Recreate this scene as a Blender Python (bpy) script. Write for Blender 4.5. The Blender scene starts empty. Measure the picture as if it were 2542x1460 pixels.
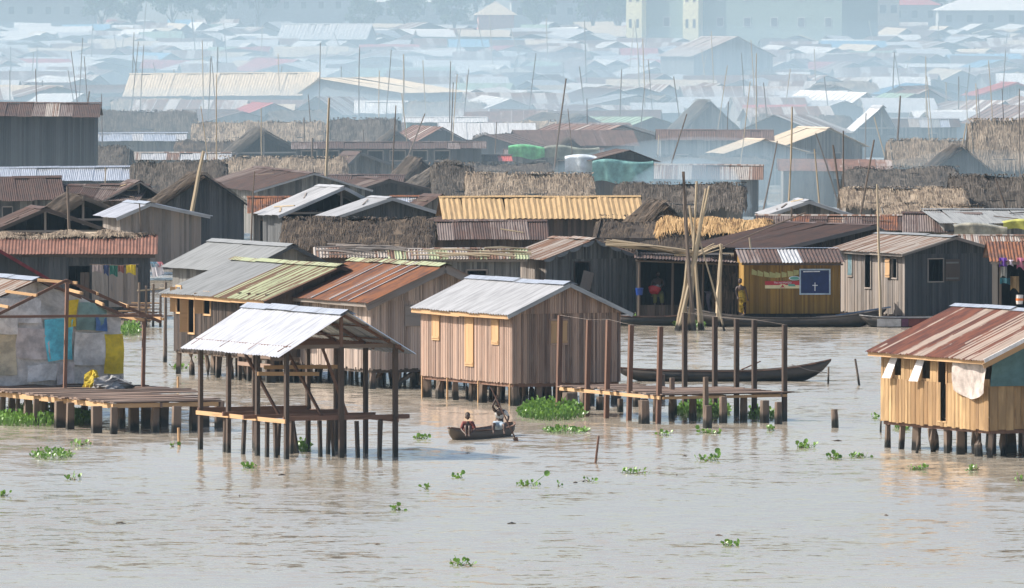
import bpy, math, random
from mathutils import Vector, Matrix

random.seed(7)
R_ = random.random
def RU(a, b): return random.uniform(a, b)
V = Vector
sc = bpy.context.scene
C = sc.collection

# ------------------------------------------------------------------ camera, sky, sun, exposure
F = 25000.0            # focal length in pixels of the 2542 px wide photograph
CAMH = 15.5            # height of the camera above the lagoon
PITCH = math.atan(840.0 / F)
cam_d = bpy.data.cameras.new('camera')
cam = bpy.data.objects.new('camera', cam_d); C.objects.link(cam)
cam_d.sensor_width = 36.0
cam_d.lens = 36.0 * F / 2542.0
cam_d.clip_start = 1.0
cam_d.clip_end = 20000.0
cam.location = (0, 0, CAMH)
cam.rotation_euler = (math.radians(90) - PITCH, 0, 0)
sc.camera = cam

SUN_EL, SUN_AZ = math.radians(44), math.atan2(0.12, -0.99)     # direction towards the sun, from the left and a little behind the town
sun_dir = V((math.cos(SUN_EL) * math.cos(SUN_AZ), math.cos(SUN_EL) * math.sin(SUN_AZ), math.sin(SUN_EL)))
world = bpy.data.worlds.new("World"); sc.world = world
world.use_nodes = True
wn = world.node_tree
for n in list(wn.nodes): wn.nodes.remove(n)
sky = wn.nodes.new('ShaderNodeTexSky'); sky.sky_type = 'NISHITA'; sky.sun_disc = False
sky.sun_elevation = SUN_EL
sky.sun_rotation = math.atan2(sun_dir.x, sun_dir.y)
sky.air_density = 1.0; sky.dust_density = 2.8; sky.ozone_density = 1.0
bg = wn.nodes.new('ShaderNodeBackground'); bg.inputs['Strength'].default_value = 0.12
wo = wn.nodes.new('ShaderNodeOutputWorld')
wn.links.new(sky.outputs[0], bg.inputs[0]); wn.links.new(bg.outputs[0], wo.inputs['Surface'])
sl = bpy.data.lights.new('sun', 'SUN'); sl.energy = 5.0; sl.angle = math.radians(0.5); sl.color = (1.0, 0.93, 0.84)
so = bpy.data.objects.new('sun', sl); C.objects.link(so)
so.location = (-300, 300, 400)
so.rotation_euler = (-sun_dir).to_track_quat('-Z', 'Y').to_euler()
sc.view_settings.view_transform = 'Standard'; sc.view_settings.look = 'None'
sc.view_settings.gamma = 1.0; sc.view_settings.use_curve_mapping = False
sc.view_settings.exposure = 0.6
cy = sc.cycles
cy.use_denoising = True
cy.max_bounces = 6; cy.diffuse_bounces = 3; cy.glossy_bounces = 3; cy.transmission_bounces = 3
cy.volume_bounces = 2; cy.transparent_max_bounces = 8
cy.caustics_reflective = False; cy.caustics_refractive = False

# ------------------------------------------------------------------ pixel <-> place
_FW = V((0, math.cos(PITCH), -math.sin(PITCH))); _UP = V((0, math.sin(PITCH), math.cos(PITCH)))
def ray(px, py):
    return _FW + V(((px - 1271.0) / F, 0, 0)) + _UP * (-(py - 730.0) / F)
def at_z(px, py, z=0.0):
    d = ray(px, py); t = (z - CAMH) / d.z
    return V((0, 0, CAMH)) + d * t
def at_y(px, py, y):
    d = ray(px, py); t = y / d.y
    return V((0, 0, CAMH)) + d * t
def z_at(py, y): return at_y(1271, py, y).z

# ------------------------------------------------------------------ materials
_mats = {}
def nt(name):
    m = bpy.data.materials.new(name); m.use_nodes = True
    t = m.node_tree
    for n in list(t.nodes): t.nodes.remove(n)
    o = t.nodes.new('ShaderNodeOutputMaterial')
    b = t.nodes.new('ShaderNodeBsdfPrincipled')
    t.links.new(b.outputs[0], o.inputs['Surface'])
    return m, t, b, o
def mixc(t, fac, a, b, mode='MIX'):
    n = t.nodes.new('ShaderNodeMix'); n.data_type = 'RGBA'; n.blend_type = mode
    def put(i, v):
        if isinstance(v, (int, float)): n.inputs[i].default_value = v
        elif isinstance(v, tuple): n.inputs[i].default_value = (*v[:3], 1)
        else: t.links.new(v, n.inputs[i])
    put(0, fac); put(6, a); put(7, b)
    return n.outputs[2]
def math_(t, op, a, b=None, c=None, clamp=False):
    n = t.nodes.new('ShaderNodeMath'); n.operation = op; n.use_clamp = clamp
    for i, v in enumerate((a, b, c)):
        if v is None: continue
        if isinstance(v, (int, float)): n.inputs[i].default_value = v
        else: t.links.new(v, n.inputs[i])
    return n.outputs[0]
def ramp(t, fac, lo, hi):
    n = t.nodes.new('ShaderNodeMapRange'); n.interpolation_type = 'SMOOTHSTEP'
    t.links.new(fac, n.inputs[0]); n.inputs[1].default_value = lo; n.inputs[2].default_value = hi
    return n.outputs[0]
def uvc(t, su, sv, ko=37.0, ki=0.0):
    """UV in metres, scaled, shifted per object (and per island) so that no two pieces look alike"""
    uv = t.nodes.new('ShaderNodeUVMap')
    s = t.nodes.new('ShaderNodeSeparateXYZ'); t.links.new(uv.outputs[0], s.inputs[0])
    oi = t.nodes.new('ShaderNodeObjectInfo')
    c = t.nodes.new('ShaderNodeCombineXYZ')
    t.links.new(math_(t, 'MULTIPLY', s.outputs[0], su), c.inputs[0])
    t.links.new(math_(t, 'MULTIPLY', s.outputs[1], sv), c.inputs[1])
    z = math_(t, 'MULTIPLY', oi.outputs['Random'], ko)
    if ki:
        g = t.nodes.new('ShaderNodeNewGeometry')
        z = math_(t, 'ADD', z, math_(t, 'MULTIPLY', g.outputs['Random Per Island'], ki))
    t.links.new(z, c.inputs[2])
    return c.outputs[0]
def noise(t, vec, scale=1.0, detail=3.0, rough=0.55):
    n = t.nodes.new('ShaderNodeTexNoise'); t.links.new(vec, n.inputs['Vector'])
    n.inputs['Scale'].default_value = scale; n.inputs['Detail'].default_value = detail; n.inputs['Roughness'].default_value = rough
    return n.outputs[0]
def bump(t, b, h, strength, dist):
    n = t.nodes.new('ShaderNodeBump'); n.inputs['Strength'].default_value = strength; n.inputs['Distance'].default_value = dist
    t.links.new(h, n.inputs['Height']); t.links.new(n.outputs[0], b.inputs['Normal'])
def irand(t):
    return t.nodes.new('ShaderNodeNewGeometry').outputs['Random Per Island']
def orand(t):
    return t.nodes.new('ShaderNodeObjectInfo').outputs['Random']
def wood(name, dark, light, rough=0.85, grey=None, greyamt=0.4, wet=False, vary=1.0, ov=0.35):
    if name in _mats: return _mats[name]
    m, t, b, o = nt(name)
    g = noise(t, uvc(t, 26.0, 1.3, ki=61.0), 1.0, 4.0, 0.6)
    fac = math_(t, 'ADD', math_(t, 'MULTIPLY', g, 0.35), math_(t, 'MULTIPLY', irand(t), 0.85 * vary))
    fac = math_(t, 'ADD', fac, math_(t, 'MULTIPLY', math_(t, 'SUBTRACT', orand(t), 0.5), ov * vary), clamp=True)
    col = mixc(t, fac, dark, light)
    if grey:
        n2 = noise(t, uvc(t, 3.0, 0.8, ki=17.0), 1.0, 3.0)
        col = mixc(t, math_(t, 'MULTIPLY', ramp(t, n2, 0.35, 0.65), greyamt * .6), col, grey)
    # small dark weather stains running down the grain
    st = noise(t, uvc(t, 9.0, 0.9, ki=29.0), 1.0, 2.0)
    col = mixc(t, math_(t, 'MULTIPLY', ramp(t, st, 0.58, 0.75), 0.45), col, tuple(c * 0.4 for c in dark))
    if wet:      # slime and tide mark on everything that stands in the lagoon
        gp = t.nodes.new('ShaderNodeNewGeometry'); s = t.nodes.new('ShaderNodeSeparateXYZ'); t.links.new(gp.outputs['Position'], s.inputs[0])
        wv = math_(t, 'ADD', s.outputs[2], math_(t, 'MULTIPLY', noise(t, uvc(t, 5.0, 2.0), 1.0, 2.0), -0.35))
        mk = ramp(t, wv, 0.0, 0.22)
        col = mixc(t, mk, (0.012, 0.011, 0.009), col)
        t.links.new(math_(t, 'ADD', math_(t, 'MULTIPLY', mk, 0.5), 0.35), b.inputs['Roughness'])
    else:
        b.inputs['Roughness'].default_value = rough
    t.links.new(col, b.inputs['Base Color'])
    bump(t, b, g, 0.5, 0.006)
    _mats[name] = m
    return m
def metal(name, zinc, rust, amount, rough=0.45, metallic=0.5, rust2=None, streak=1.0, isl=0.0, objvar=0.35, sharp=0.10, vs=0.28):
    """corrugated roofing: coated or zinc colour, rust that runs down the slope in streaks"""
    if name in _mats: return _mats[name]
    m, t, b, o = nt(name)
    big = noise(t, uvc(t, 2.6 * streak, vs, ki=isl), 1.0, 3.0, 0.6)
    fin = noise(t, uvc(t, 13.0, 0.9, ki=isl), 1.0, 3.0, 0.6)
    patch = noise(t, uvc(t, 1.3, 1.3, ki=isl), 1.0, 4.0, 0.65)
    v = math_(t, 'ADD', math_(t, 'MULTIPLY', big, 0.6), math_(t, 'MULTIPLY', fin, 0.25))
    if sharp < 0.08:      # rust keeps to whole corrugations and ends abruptly at a lap or nail line
        uvn = t.nodes.new('ShaderNodeUVMap'); sp = t.nodes.new('ShaderNodeSeparateXYZ'); t.links.new(uvn.outputs[0], sp.inputs[0])
        cc = t.nodes.new('ShaderNodeCombineXYZ'); t.links.new(math_(t, 'FLOOR', math_(t, 'MULTIPLY', sp.outputs[0], 5.2 * streak)), cc.inputs[0])
        t.links.new(math_(t, 'FLOOR', math_(t, 'ADD', math_(t, 'MULTIPLY', sp.outputs[1], .55), math_(t, 'MULTIPLY', orand(t), 9.0))), cc.inputs[1]); t.links.new(math_(t, 'MULTIPLY', orand(t), 91.0), cc.inputs[2])
        wnz = t.nodes.new('ShaderNodeTexWhiteNoise'); wnz.noise_dimensions = '3D'; t.links.new(cc.outputs[0], wnz.inputs['Vector'])
        c2 = t.nodes.new('ShaderNodeCombineXYZ'); t.links.new(math_(t, 'FLOOR', math_(t, 'MULTIPLY', sp.outputs[0], 5.2 * streak)), c2.inputs[0]); t.links.new(math_(t, 'MULTIPLY', orand(t), 57.0), c2.inputs[2])
        wn2 = t.nodes.new('ShaderNodeTexWhiteNoise'); wn2.noise_dimensions = '3D'; t.links.new(c2.outputs[0], wn2.inputs['Vector'])
        stp = math_(t, 'ADD', math_(t, 'MULTIPLY', wn2.outputs[0], .75), math_(t, 'MULTIPLY', wnz.outputs[0], .25))
        v = math_(t, 'ADD', math_(t, 'MULTIPLY', stp, 0.62), math_(t, 'MULTIPLY', fin, 0.23))
    v = math_(t, 'ADD', v, math_(t, 'MULTIPLY', patch, 0.25))
    r = orand(t) if not isl else irand(t)
    v = math_(t, 'ADD', v, math_(t, 'MULTIPLY', math_(t, 'SUBTRACT', r, 0.5), objvar))
    th = 1.08 - amount * 1.06
    rf = ramp(t, v, th - sharp, th + sharp)
    r2 = rust2 or tuple(c * 0.55 for c in rust)
    rc = mixc(t, ramp(t, math_(t, 'ADD', math_(t, 'MULTIPLY', fin, .5), math_(t, 'MULTIPLY', patch, .5)), .38, .62), r2, rust)
    zc = mixc(t, ramp(t, fin, 0.35, 0.7), zinc, tuple(c * 0.66 for c in zinc))
    zc = mixc(t, math_(t, 'MULTIPLY', ramp(t, patch, 0.55, 0.7), 0.22), zc, tuple(c * 0.6 for c in zinc))
    col = mixc(t, rf, zc, rc)
    t.links.new(col, b.inputs['Base Color'])
    inv = math_(t, 'SUBTRACT', 1.0, rf)
    t.links.new(math_(t, 'MULTIPLY', inv, metallic), b.inputs['Metallic'])
    t.links.new(math_(t, 'ADD', math_(t, 'MULTIPLY', rf, 0.85 - rough), rough), b.inputs['Roughness'])
    _mats[name] = m
    return m
def straw(name, dark, mid, light, bias=0.0):
    if name in _mats: return _mats[name]
    m, t, b, o = nt(name)
    i = irand(t)
    big = noise(t, uvc(t, 0.9, 0.9), 1.0, 3.0)
    f = math_(t, 'ADD', math_(t, 'MULTIPLY', i, 0.8), math_(t, 'MULTIPLY', math_(t, 'SUBTRACT', big, 0.5), 0.9))
    f = math_(t, 'ADD', f, bias, clamp=True)
    col = mixc(t, ramp(t, f, 0.0, 0.55), dark, mid)
    col = mixc(t, ramp(t, f, 0.5, 1.0), col, light)
    t.links.new(col, b.inputs['Base Color']); b.inputs['Roughness'].default_value = 0.9
    _mats[name] = m
    return m
def plain(name, col, rough=0.8, var=0.25, scale=4.0, metallic=0.0, isl=0.0, sheen=0.0):
    if name in _mats: return _mats[name]
    m, t, b, o = nt(name)
    n = noise(t, uvc(t, scale, scale, ki=isl), 1.0, 4.0, 0.6)
    lo = tuple(c * (1 - var) for c in col); hi = tuple(min(1, c * (1 + var)) for c in col)
    c = mixc(t, ramp(t, n, 0.25, 0.75), lo, hi)
    t.links.new(c, b.inputs['Base Color']); b.inputs['Roughness'].default_value = rough; b.inputs['Metallic'].default_value = metallic
    bump(t, b, n, 0.3, 0.01)
    _mats[name] = m
    return m
def cloth(name, col, rough=0.75, var=0.2, thr=0.25):
    if name in _mats: return _mats[name]
    m, t, b, o = nt(name)
    n = noise(t, uvc(t, 2.2, 2.2), 1.0, 5.0, 0.65)
    c = mixc(t, ramp(t, n, 0.3, 0.7), tuple(c * (1 - var) for c in col), tuple(min(1, c * (1 + var)) for c in col))
    t.links.new(c, b.inputs['Base Color']); b.inputs['Roughness'].default_value = rough
    tr = t.nodes.new('ShaderNodeBsdfTranslucent'); t.links.new(c, tr.inputs[0])
    mx = t.nodes.new('ShaderNodeMixShader'); mx.inputs[0].default_value = thr
    t.links.new(b.outputs[0], mx.inputs[1]); t.links.new(tr.outputs[0], mx.inputs[2]); t.links.new(mx.outputs[0], o.inputs['Surface'])
    n3 = noise(t, uvc(t, 3.0, 3.0), 1.0, 3.0)
    bump(t, b, n3, 0.6, 0.08)
    _mats[name] = m
    return m

# woods
W_BROWN = wood('brown_slat', (0.065, 0.036, 0.027), (0.47, 0.32, 0.24), grey=(0.30, 0.25, 0.22), greyamt=0.5)
W_TAUPE = wood('taupe_slat', (0.10, 0.07, 0.055), (0.52, 0.41, 0.34), grey=(0.34, 0.31, 0.29), greyamt=0.6)
W_GREY = wood('grey_slat', (0.035, 0.034, 0.032), (0.24, 0.235, 0.22), grey=(0.085, 0.09, 0.095), greyamt=0.5)
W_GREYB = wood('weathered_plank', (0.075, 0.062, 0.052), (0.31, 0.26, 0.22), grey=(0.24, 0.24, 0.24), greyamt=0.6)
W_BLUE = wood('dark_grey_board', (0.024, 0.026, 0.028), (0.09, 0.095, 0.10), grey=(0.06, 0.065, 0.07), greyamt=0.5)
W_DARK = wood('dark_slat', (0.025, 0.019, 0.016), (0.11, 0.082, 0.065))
W_YEL = wood('golden_plank', (0.17, 0.085, 0.03), (0.50, 0.335, 0.165), grey=(0.16, 0.10, 0.05), greyamt=0.9, ov=0.8)
W_NEW = wood('fresh_board', (0.36, 0.21, 0.10), (0.62, 0.41, 0.22), vary=0.5)
W_RED = wood('red_brown_timber', (0.06, 0.03, 0.02), (0.22, 0.12, 0.08))
W_POST = wood('wet_timber', (0.016, 0.011, 0.009), (0.10, 0.068, 0.05), wet=True)
W_PILE = wood('wet_pile', (0.04, 0.029, 0.022), (0.23, 0.165, 0.12), grey=(0.14, 0.12, 0.10), greyamt=0.5, wet=True)
W_DECK = wood('deck_board', (0.05, 0.034, 0.026), (0.28, 0.19, 0.14), grey=(0.15, 0.12, 0.10), greyamt=0.4, ov=0.9)
W_OCHRE = wood('ochre_slat', (0.13, 0.07, 0.012), (0.33, 0.19, 0.035))
BAMBOO = wood('bamboo', (0.26, 0.19, 0.11), (0.52, 0.42, 0.28), rough=0.6, grey=(0.3, 0.27, 0.22), greyamt=0.5, wet=True)
POLE_D = wood('dark_pole', (0.05, 0.038, 0.03), (0.17, 0.13, 0.10), wet=True)
# metals
M_WHITE = metal('new_zinc', (0.70, 0.72, 0.74), (0.3, 0.2, 0.12), 0.02, 0.33, 0.75)
M_ZINC = metal('dull_zinc', (0.42, 0.43, 0.44), (0.34, 0.24, 0.16), 0.10, 0.5, 0.25)
M_GREY = metal('grey_zinc', (0.235, 0.248, 0.25), (0.17, 0.14, 0.11), 0.12, 0.55, 0.2)
M_RUST = metal('rusty_iron', (0.30, 0.22, 0.18), (0.20, 0.07, 0.02), 0.78, 0.5, 0.1, rust2=(0.06, 0.024, 0.018), streak=1.4, vs=.12, objvar=.5)
M_HALF = metal('half_rusted_iron', (0.40, 0.32, 0.26), (0.17, 0.055, 0.03), 0.55, 0.55, 0.1, rust2=(0.075, 0.025, 0.02), streak=2.4, sharp=0.035, vs=0.12)
M_DARK = metal('old_dark_iron', (0.15, 0.115, 0.10), (0.07, 0.036, 0.027), 0.68, 0.6, 0.05, rust2=(0.034, 0.021, 0.019), streak=1.6, objvar=.55, vs=.15)
M_GREEN = metal('faded_green_iron', (0.30, 0.34, 0.20), (0.12, 0.055, 0.03), 0.46, 0.65, 0.0, streak=2.0, sharp=0.04, vs=0.12)
M_TAN = metal('tan_sheet', (0.40, 0.27, 0.125), (0.4, 0.26, 0.12), 0.06, 0.6, 0.0)
M_PALE = metal('pale_rusted_iron', (0.31, 0.275, 0.24), (0.17, 0.09, 0.055), 0.48, 0.6, 0.1, streak=1.8, sharp=0.05, vs=0.16)
M_RED = metal('red_sheet', (0.42, 0.07, 0.05), (0.2, 0.06, 0.04), 0.2, 0.5, 0.0)
M_BLUE = metal('blue_sheet', (0.16, 0.36, 0.52), (0.2, 0.12, 0.08), 0.1, 0.5, 0.0)
FAR_M = {}
for k, (z, r_, a) in {'white': ((0.80, 0.78, 0.74), (0.4, 0.3, 0.2), 0.06), 'zinc': ((0.55, 0.56, 0.56), (0.34, 0.24, 0.16), 0.12),
                      'rust': ((0.40, 0.34, 0.30), (0.17, 0.08, 0.05), 0.66), 'mixed': ((0.55, 0.5, 0.45), (0.22, 0.12, 0.08), 0.45),
                      'brown': ((0.24, 0.18, 0.16), (0.11, 0.06, 0.045), 0.8), 'tan': ((0.66, 0.55, 0.40), (0.36, 0.25, 0.16), 0.2),
                      'red': ((0.5, 0.10, 0.08), (0.25, 0.08, 0.06), 0.15), 'blue': ((0.16, 0.38, 0.55), (0.3, 0.2, 0.15), 0.08),
                      'green': ((0.30, 0.42, 0.30), (0.2, 0.15, 0.1), 0.2)}.items():
    FAR_M[k] = metal('roofing_' + k, z, r_, a, 0.55, 0.12, isl=43.0, objvar=0.55)
T_GREY = straw('grey_thatch', (0.028, 0.023, 0.019), (0.09, 0.075, 0.06), (0.19, 0.16, 0.13))
T_BROWN = straw('brown_thatch', (0.022, 0.015, 0.011), (0.075, 0.054, 0.037), (0.17, 0.125, 0.082), bias=-0.05)
T_TAN = straw('straw_thatch', (0.075, 0.054, 0.037), (0.24, 0.185, 0.13), (0.42, 0.34, 0.245), bias=0.05)
T_DARK = straw('black_thatch', (0.022, 0.016, 0.012), (0.075, 0.055, 0.038), (0.17, 0.12, 0.08))
T_GOLD = straw('fresh_thatch', (0.16, 0.09, 0.035), (0.42, 0.26, 0.11), (0.60, 0.41, 0.20), bias=0.05)
SKIN = plain('dark_skin', (0.055, 0.028, 0.018), 0.5, 0.15)
INNER = plain('shade_black', (0.02, 0.016, 0.013), 0.95)  # near-black that puts the shade of porches, rooms and openings into the colour

# ------------------------------------------------------------------ mesh helpers
class MB:
    def __init__(s): s.v = []; s.f = []; s.uv = []
    def add(s, vs, fs, uvs):
        k = len(s.v); s.v.extend(tuple(v) for v in vs)
        for f, u in zip(fs, uvs):
            s.f.append(tuple(i + k for i in f)); s.uv.extend(u)
    def quad(s, a, b, c, d, flip=False):
        a, b, c, d = V(a), V(b), V(c), V(d)
        w = (b - a).length; h = (d - a).length; uo = RU(0, 40)
        s.add([a, b, c, d], [(0, 1, 2, 3)], [[(uo, 0), (uo + w, 0), (uo + w, h), (uo, h)]])
    def poly(s, pts):
        pts = [V(p) for p in pts]; o = pts[0]; ux = (pts[1] - o).normalized()
        n = (pts[1] - o).cross(pts[-1] - o).normalized(); uy = n.cross(ux); q = RU(0, 40)
        s.add(pts, [tuple(range(len(pts)))], [[(q + (p - o).dot(ux), (p - o).dot(uy)) for p in pts]])
    def beam(s, p0, p1, w, h, up=(0, 0, 1), w1=None, h1=None, cham=False):
        p0, p1, up = V(p0), V(p1), V(up)
        d = p1 - p0; L = d.length
        if L < 1e-6: return
        d /= L
        sx = d.cross(up)
        if sx.length < 1e-4: sx = d.cross(V((0, 1, 0)))
        if sx.length < 1e-4: sx = V((1, 0, 0))
        sx.normalize(); sy = sx.cross(d).normalized()
        w1 = w if w1 is None else w1; h1 = h if h1 is None else h1
        vs = []
        for p, a, b in ((p0, w, h), (p1, w1, h1)):
            for i, j in ((-1, -1), (1, -1), (1, 1), (-1, 1)):
                vs.append(p + sx * (a / 2 * i) + sy * (b / 2 * j))
        uo = RU(0, 40)
        fs = [(0, 1, 5, 4), (1, 2, 6, 5), (2, 3, 7, 6), (3, 0, 4, 7), (3, 2, 1, 0), (4, 5, 6, 7)]
        u4 = lambda a, b, k: [(uo + k, 0), (uo + k + a, 0), (uo + k + b, L), (uo + k, L)]
        uvs = [u4(w, w1, 0), u4(h, h1, w), u4(w, w1, w + h), u4(h, h1, 2 * w + h),
               [(uo, 0), (uo + w, 0), (uo + w, h), (uo, h)], [(uo, 0), (uo + w, 0), (uo + w, h), (uo, h)]]
        s.add(vs, fs, uvs)
    def box(s, x0, x1, y0, y1, z0, z1):
        s.beam(((x0 + x1) / 2, (y0 + y1) / 2, z0), ((x0 + x1) / 2, (y0 + y1) / 2, z1), x1 - x0, y1 - y0, up=(0, 1, 0))
    def tube(s, pts, rad, n=6, cap=True, jit=0.0):
        pts = [V(p) for p in pts]
        if isinstance(rad, (int, float)): rad = [rad] * len(pts)
        rings = []; vs = []; Ls = [0.0]
        for i in range(1, len(pts)): Ls.append(Ls[-1] + (pts[i] - pts[i - 1]).length)
        for i, p in enumerate(pts):
            d = (pts[min(i + 1, len(pts) - 1)] - pts[max(i - 1, 0)]).normalized()
            a = d.cross(V((0, 0, 1)))
            if a.length < 0.05: a = d.cross(V((0, 1, 0)))
            a.normalize(); b = d.cross(a)
            for k in range(n):
                th = 2 * math.pi * k / n; rr = rad[i] * (1 + RU(-jit, jit))
                vs.append(p + a * (math.cos(th) * rr) + b * (math.sin(th) * rr))
        fs = []; uvs = []; uo = RU(0, 40); c = 2 * math.pi * max(rad) / n
        for i in range(len(pts) - 1):
            for k in range(n):
                k2 = (k + 1) % n
                fs.append((i * n + k, i * n + k2, (i + 1) * n + k2, (i + 1) * n + k))
                uvs.append([(uo + k * c, Ls[i]), (uo + k * c + c, Ls[i]), (uo + k * c + c, Ls[i + 1]), (uo + k * c, Ls[i + 1])])
        if cap:
            fs.append(tuple(range(n))[::-1]); uvs.append([(uo + math.cos(2 * math.pi * k / n) * rad[0], math.sin(2 * math.pi * k / n) * rad[0]) for k in range(n)])
            m = (len(pts) - 1) * n
            fs.append(tuple(range(m, m + n))); uvs.append([(uo + math.cos(2 * math.pi * k / n) * rad[-1], math.sin(2 * math.pi * k / n) * rad[-1]) for k in range(n)])
        s.add(vs, fs, uvs)
    def mesh(s, name, mat, smooth=False):
        me = bpy.data.meshes.new(name); me.from_pydata(s.v, [], s.f)
        ul = me.uv_layers.new(name='UVMap'); flat = [c for u in s.uv for c in u]
        ul.data.foreach_set('uv', flat)
        if smooth: me.polygons.foreach_set('use_smooth', [True] * len(me.polygons))
        me.materials.append(mat); me.update()
        return me
    def grid(s, g, nx, ny, su=1.0, sv=1.0):
        k = len(s.v); uo = RU(0, 40)
        for j in range(ny + 1):
            for i in range(nx + 1): s.v.append(tuple(g[i, j]))
        for j in range(ny):
            for i in range(nx):
                a = k + j * (nx + 1) + i; s.f.append((a, a + 1, a + nx + 2, a + nx + 1))
                s.uv.extend([(uo + i * su / nx, j * sv / ny), (uo + (i + 1) * su / nx, j * sv / ny), (uo + (i + 1) * su / nx, (j + 1) * sv / ny), (uo + i * su / nx, (j + 1) * sv / ny)])
    def build(s, name, mat, parent=None, kind=None, smooth=False):
        return obj(name, s.mesh(name, mat, smooth), parent, kind=kind)

def obj(name, me, parent=None, mat4=None, kind=None):
    o = bpy.data.objects.new(name, me); C.objects.link(o)
    if parent is not None: o.parent = parent
    if mat4 is not None: o.matrix_basis = mat4
    if kind: o['kind'] = kind
    return o
def tag(o, label, cat, group=None):
    o['label'] = label; o['category'] = cat
    if group: o['group'] = group
    return o
def thing(name, label, cat, loc=(0, 0, 0), rot=0.0, group=None):
    o = bpy.data.objects.new(name, None); C.objects.link(o)
    o.empty_display_size = 0.3
    o.location = loc; o.rotation_euler = (0, 0, rot)
    return tag(o, label, cat, group)

_sheets = {}
def sheet_mesh(w, l, pitch, amp, mat):
    key = (round(w, 2), round(l, 1), pitch, mat.name)
    if key not in _sheets:
        n = max(2, int(round(w / pitch))) * 2
        vs = []; fs = []; uvs = []
        rows = 3
        for j in range(rows):
            for i in range(n + 1):
                vs.append((w * i / n, l * j / (rows - 1), amp * (1 if i % 2 else -1)))
        for j in range(rows - 1):
            for i in range(n):
                a = j * (n + 1) + i
                fs.append((a, a + 1, a + n + 2, a + n + 1))
                u0, u1, v0, v1 = w * i / n, w * (i + 1) / n, l * j / (rows - 1), l * (j + 1) / (rows - 1)
                uvs.append([(u0, v0), (u1, v0), (u1, v1), (u0, v1)])
        m = MB(); m.add(vs, fs, uvs)
        _sheets[key] = m.mesh('roof_sheet', mat)
    return _sheets[key]
def frame4(o, x, y):
    x = V(x).normalized(); y = V(y); z = x.cross(y).normalized(); y = z.cross(x).normalized()
    M = Matrix((x, y, z)).transposed().to_4x4(); M.translation = V(o)
    return M
def slats(mb, P, U, N, length, z0, ztop, w, holes=(), depth=0.02, wj=0.25, zj=0.0, cb=None):
    """boards side by side on the plane through P with direction U and outward normal N"""
    P, U, N = V(P), V(U), V(N); u = 0.0
    while u < length - 0.01:
        ww = w * (1 + RU(-wj, wj)); u1 = min(length, u + ww)
        if length - u1 < w * 0.3: u1 = length
        cuts = set([u, u1])
        segs = [(z0 + RU(-zj, zj), None)]
        hs = sorted([h for h in holes if h[0] < (u + u1) / 2 < h[1]], key=lambda h: h[2])
        spans = []; lo = z0 + RU(-zj, zj)
        for h in hs:
            if h[2] > lo + 0.02: spans.append((lo, h[2], h[2]))
            lo = h[3]
        ta, tb = ztop(u), ztop(u1)
        spans.append((lo, ta, tb))
        dd = depth * RU(0.5, 1.3); tw = (u1 - u) * 0.15
        for (a, ba, bb) in spans:
            if max(ba, bb) <= a + 0.01: continue
            ba = max(ba, a + 0.004); bb = max(bb, a + 0.004)
            q = lambda uu, zz, dn: P + U * uu + N * dn + V((0, 0, zz))
            ia = ba + (bb - ba) * 0.15; ib = ba + (bb - ba) * 0.85
            vs = [q(u, a, 0), q(u1, a, 0), q(u1, bb, 0), q(u, ba, 0),
                  q(u + tw, a, dd), q(u1 - tw, a, dd), q(u1 - tw, ib, dd), q(u + tw, ia, dd)]
            uo = RU(0, 60); k = u1 - u; h1 = ba - a
            fs = [(4, 5, 6, 7), (0, 4, 7, 3), (5, 1, 2, 6), (0, 1, 5, 4), (7, 6, 2, 3)]
            uvs = [[(uo, 0), (uo + k, 0), (uo + k, h1), (uo, h1)], [(uo, 0), (uo + .02, 0), (uo + .02, h1), (uo, h1)],
                   [(uo, 0), (uo + .02, 0), (uo + .02, h1), (uo, h1)], [(uo, 0), (uo + k, 0), (uo + k, .02), (uo, .02)], [(uo, 0), (uo + k, 0), (uo + k, .02), (uo, .02)]]
            if cb:
                m = MB(); m.add(vs, fs, uvs); cb(m)
            else:
                mb.add(vs, fs, uvs)
        u = u1
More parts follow.
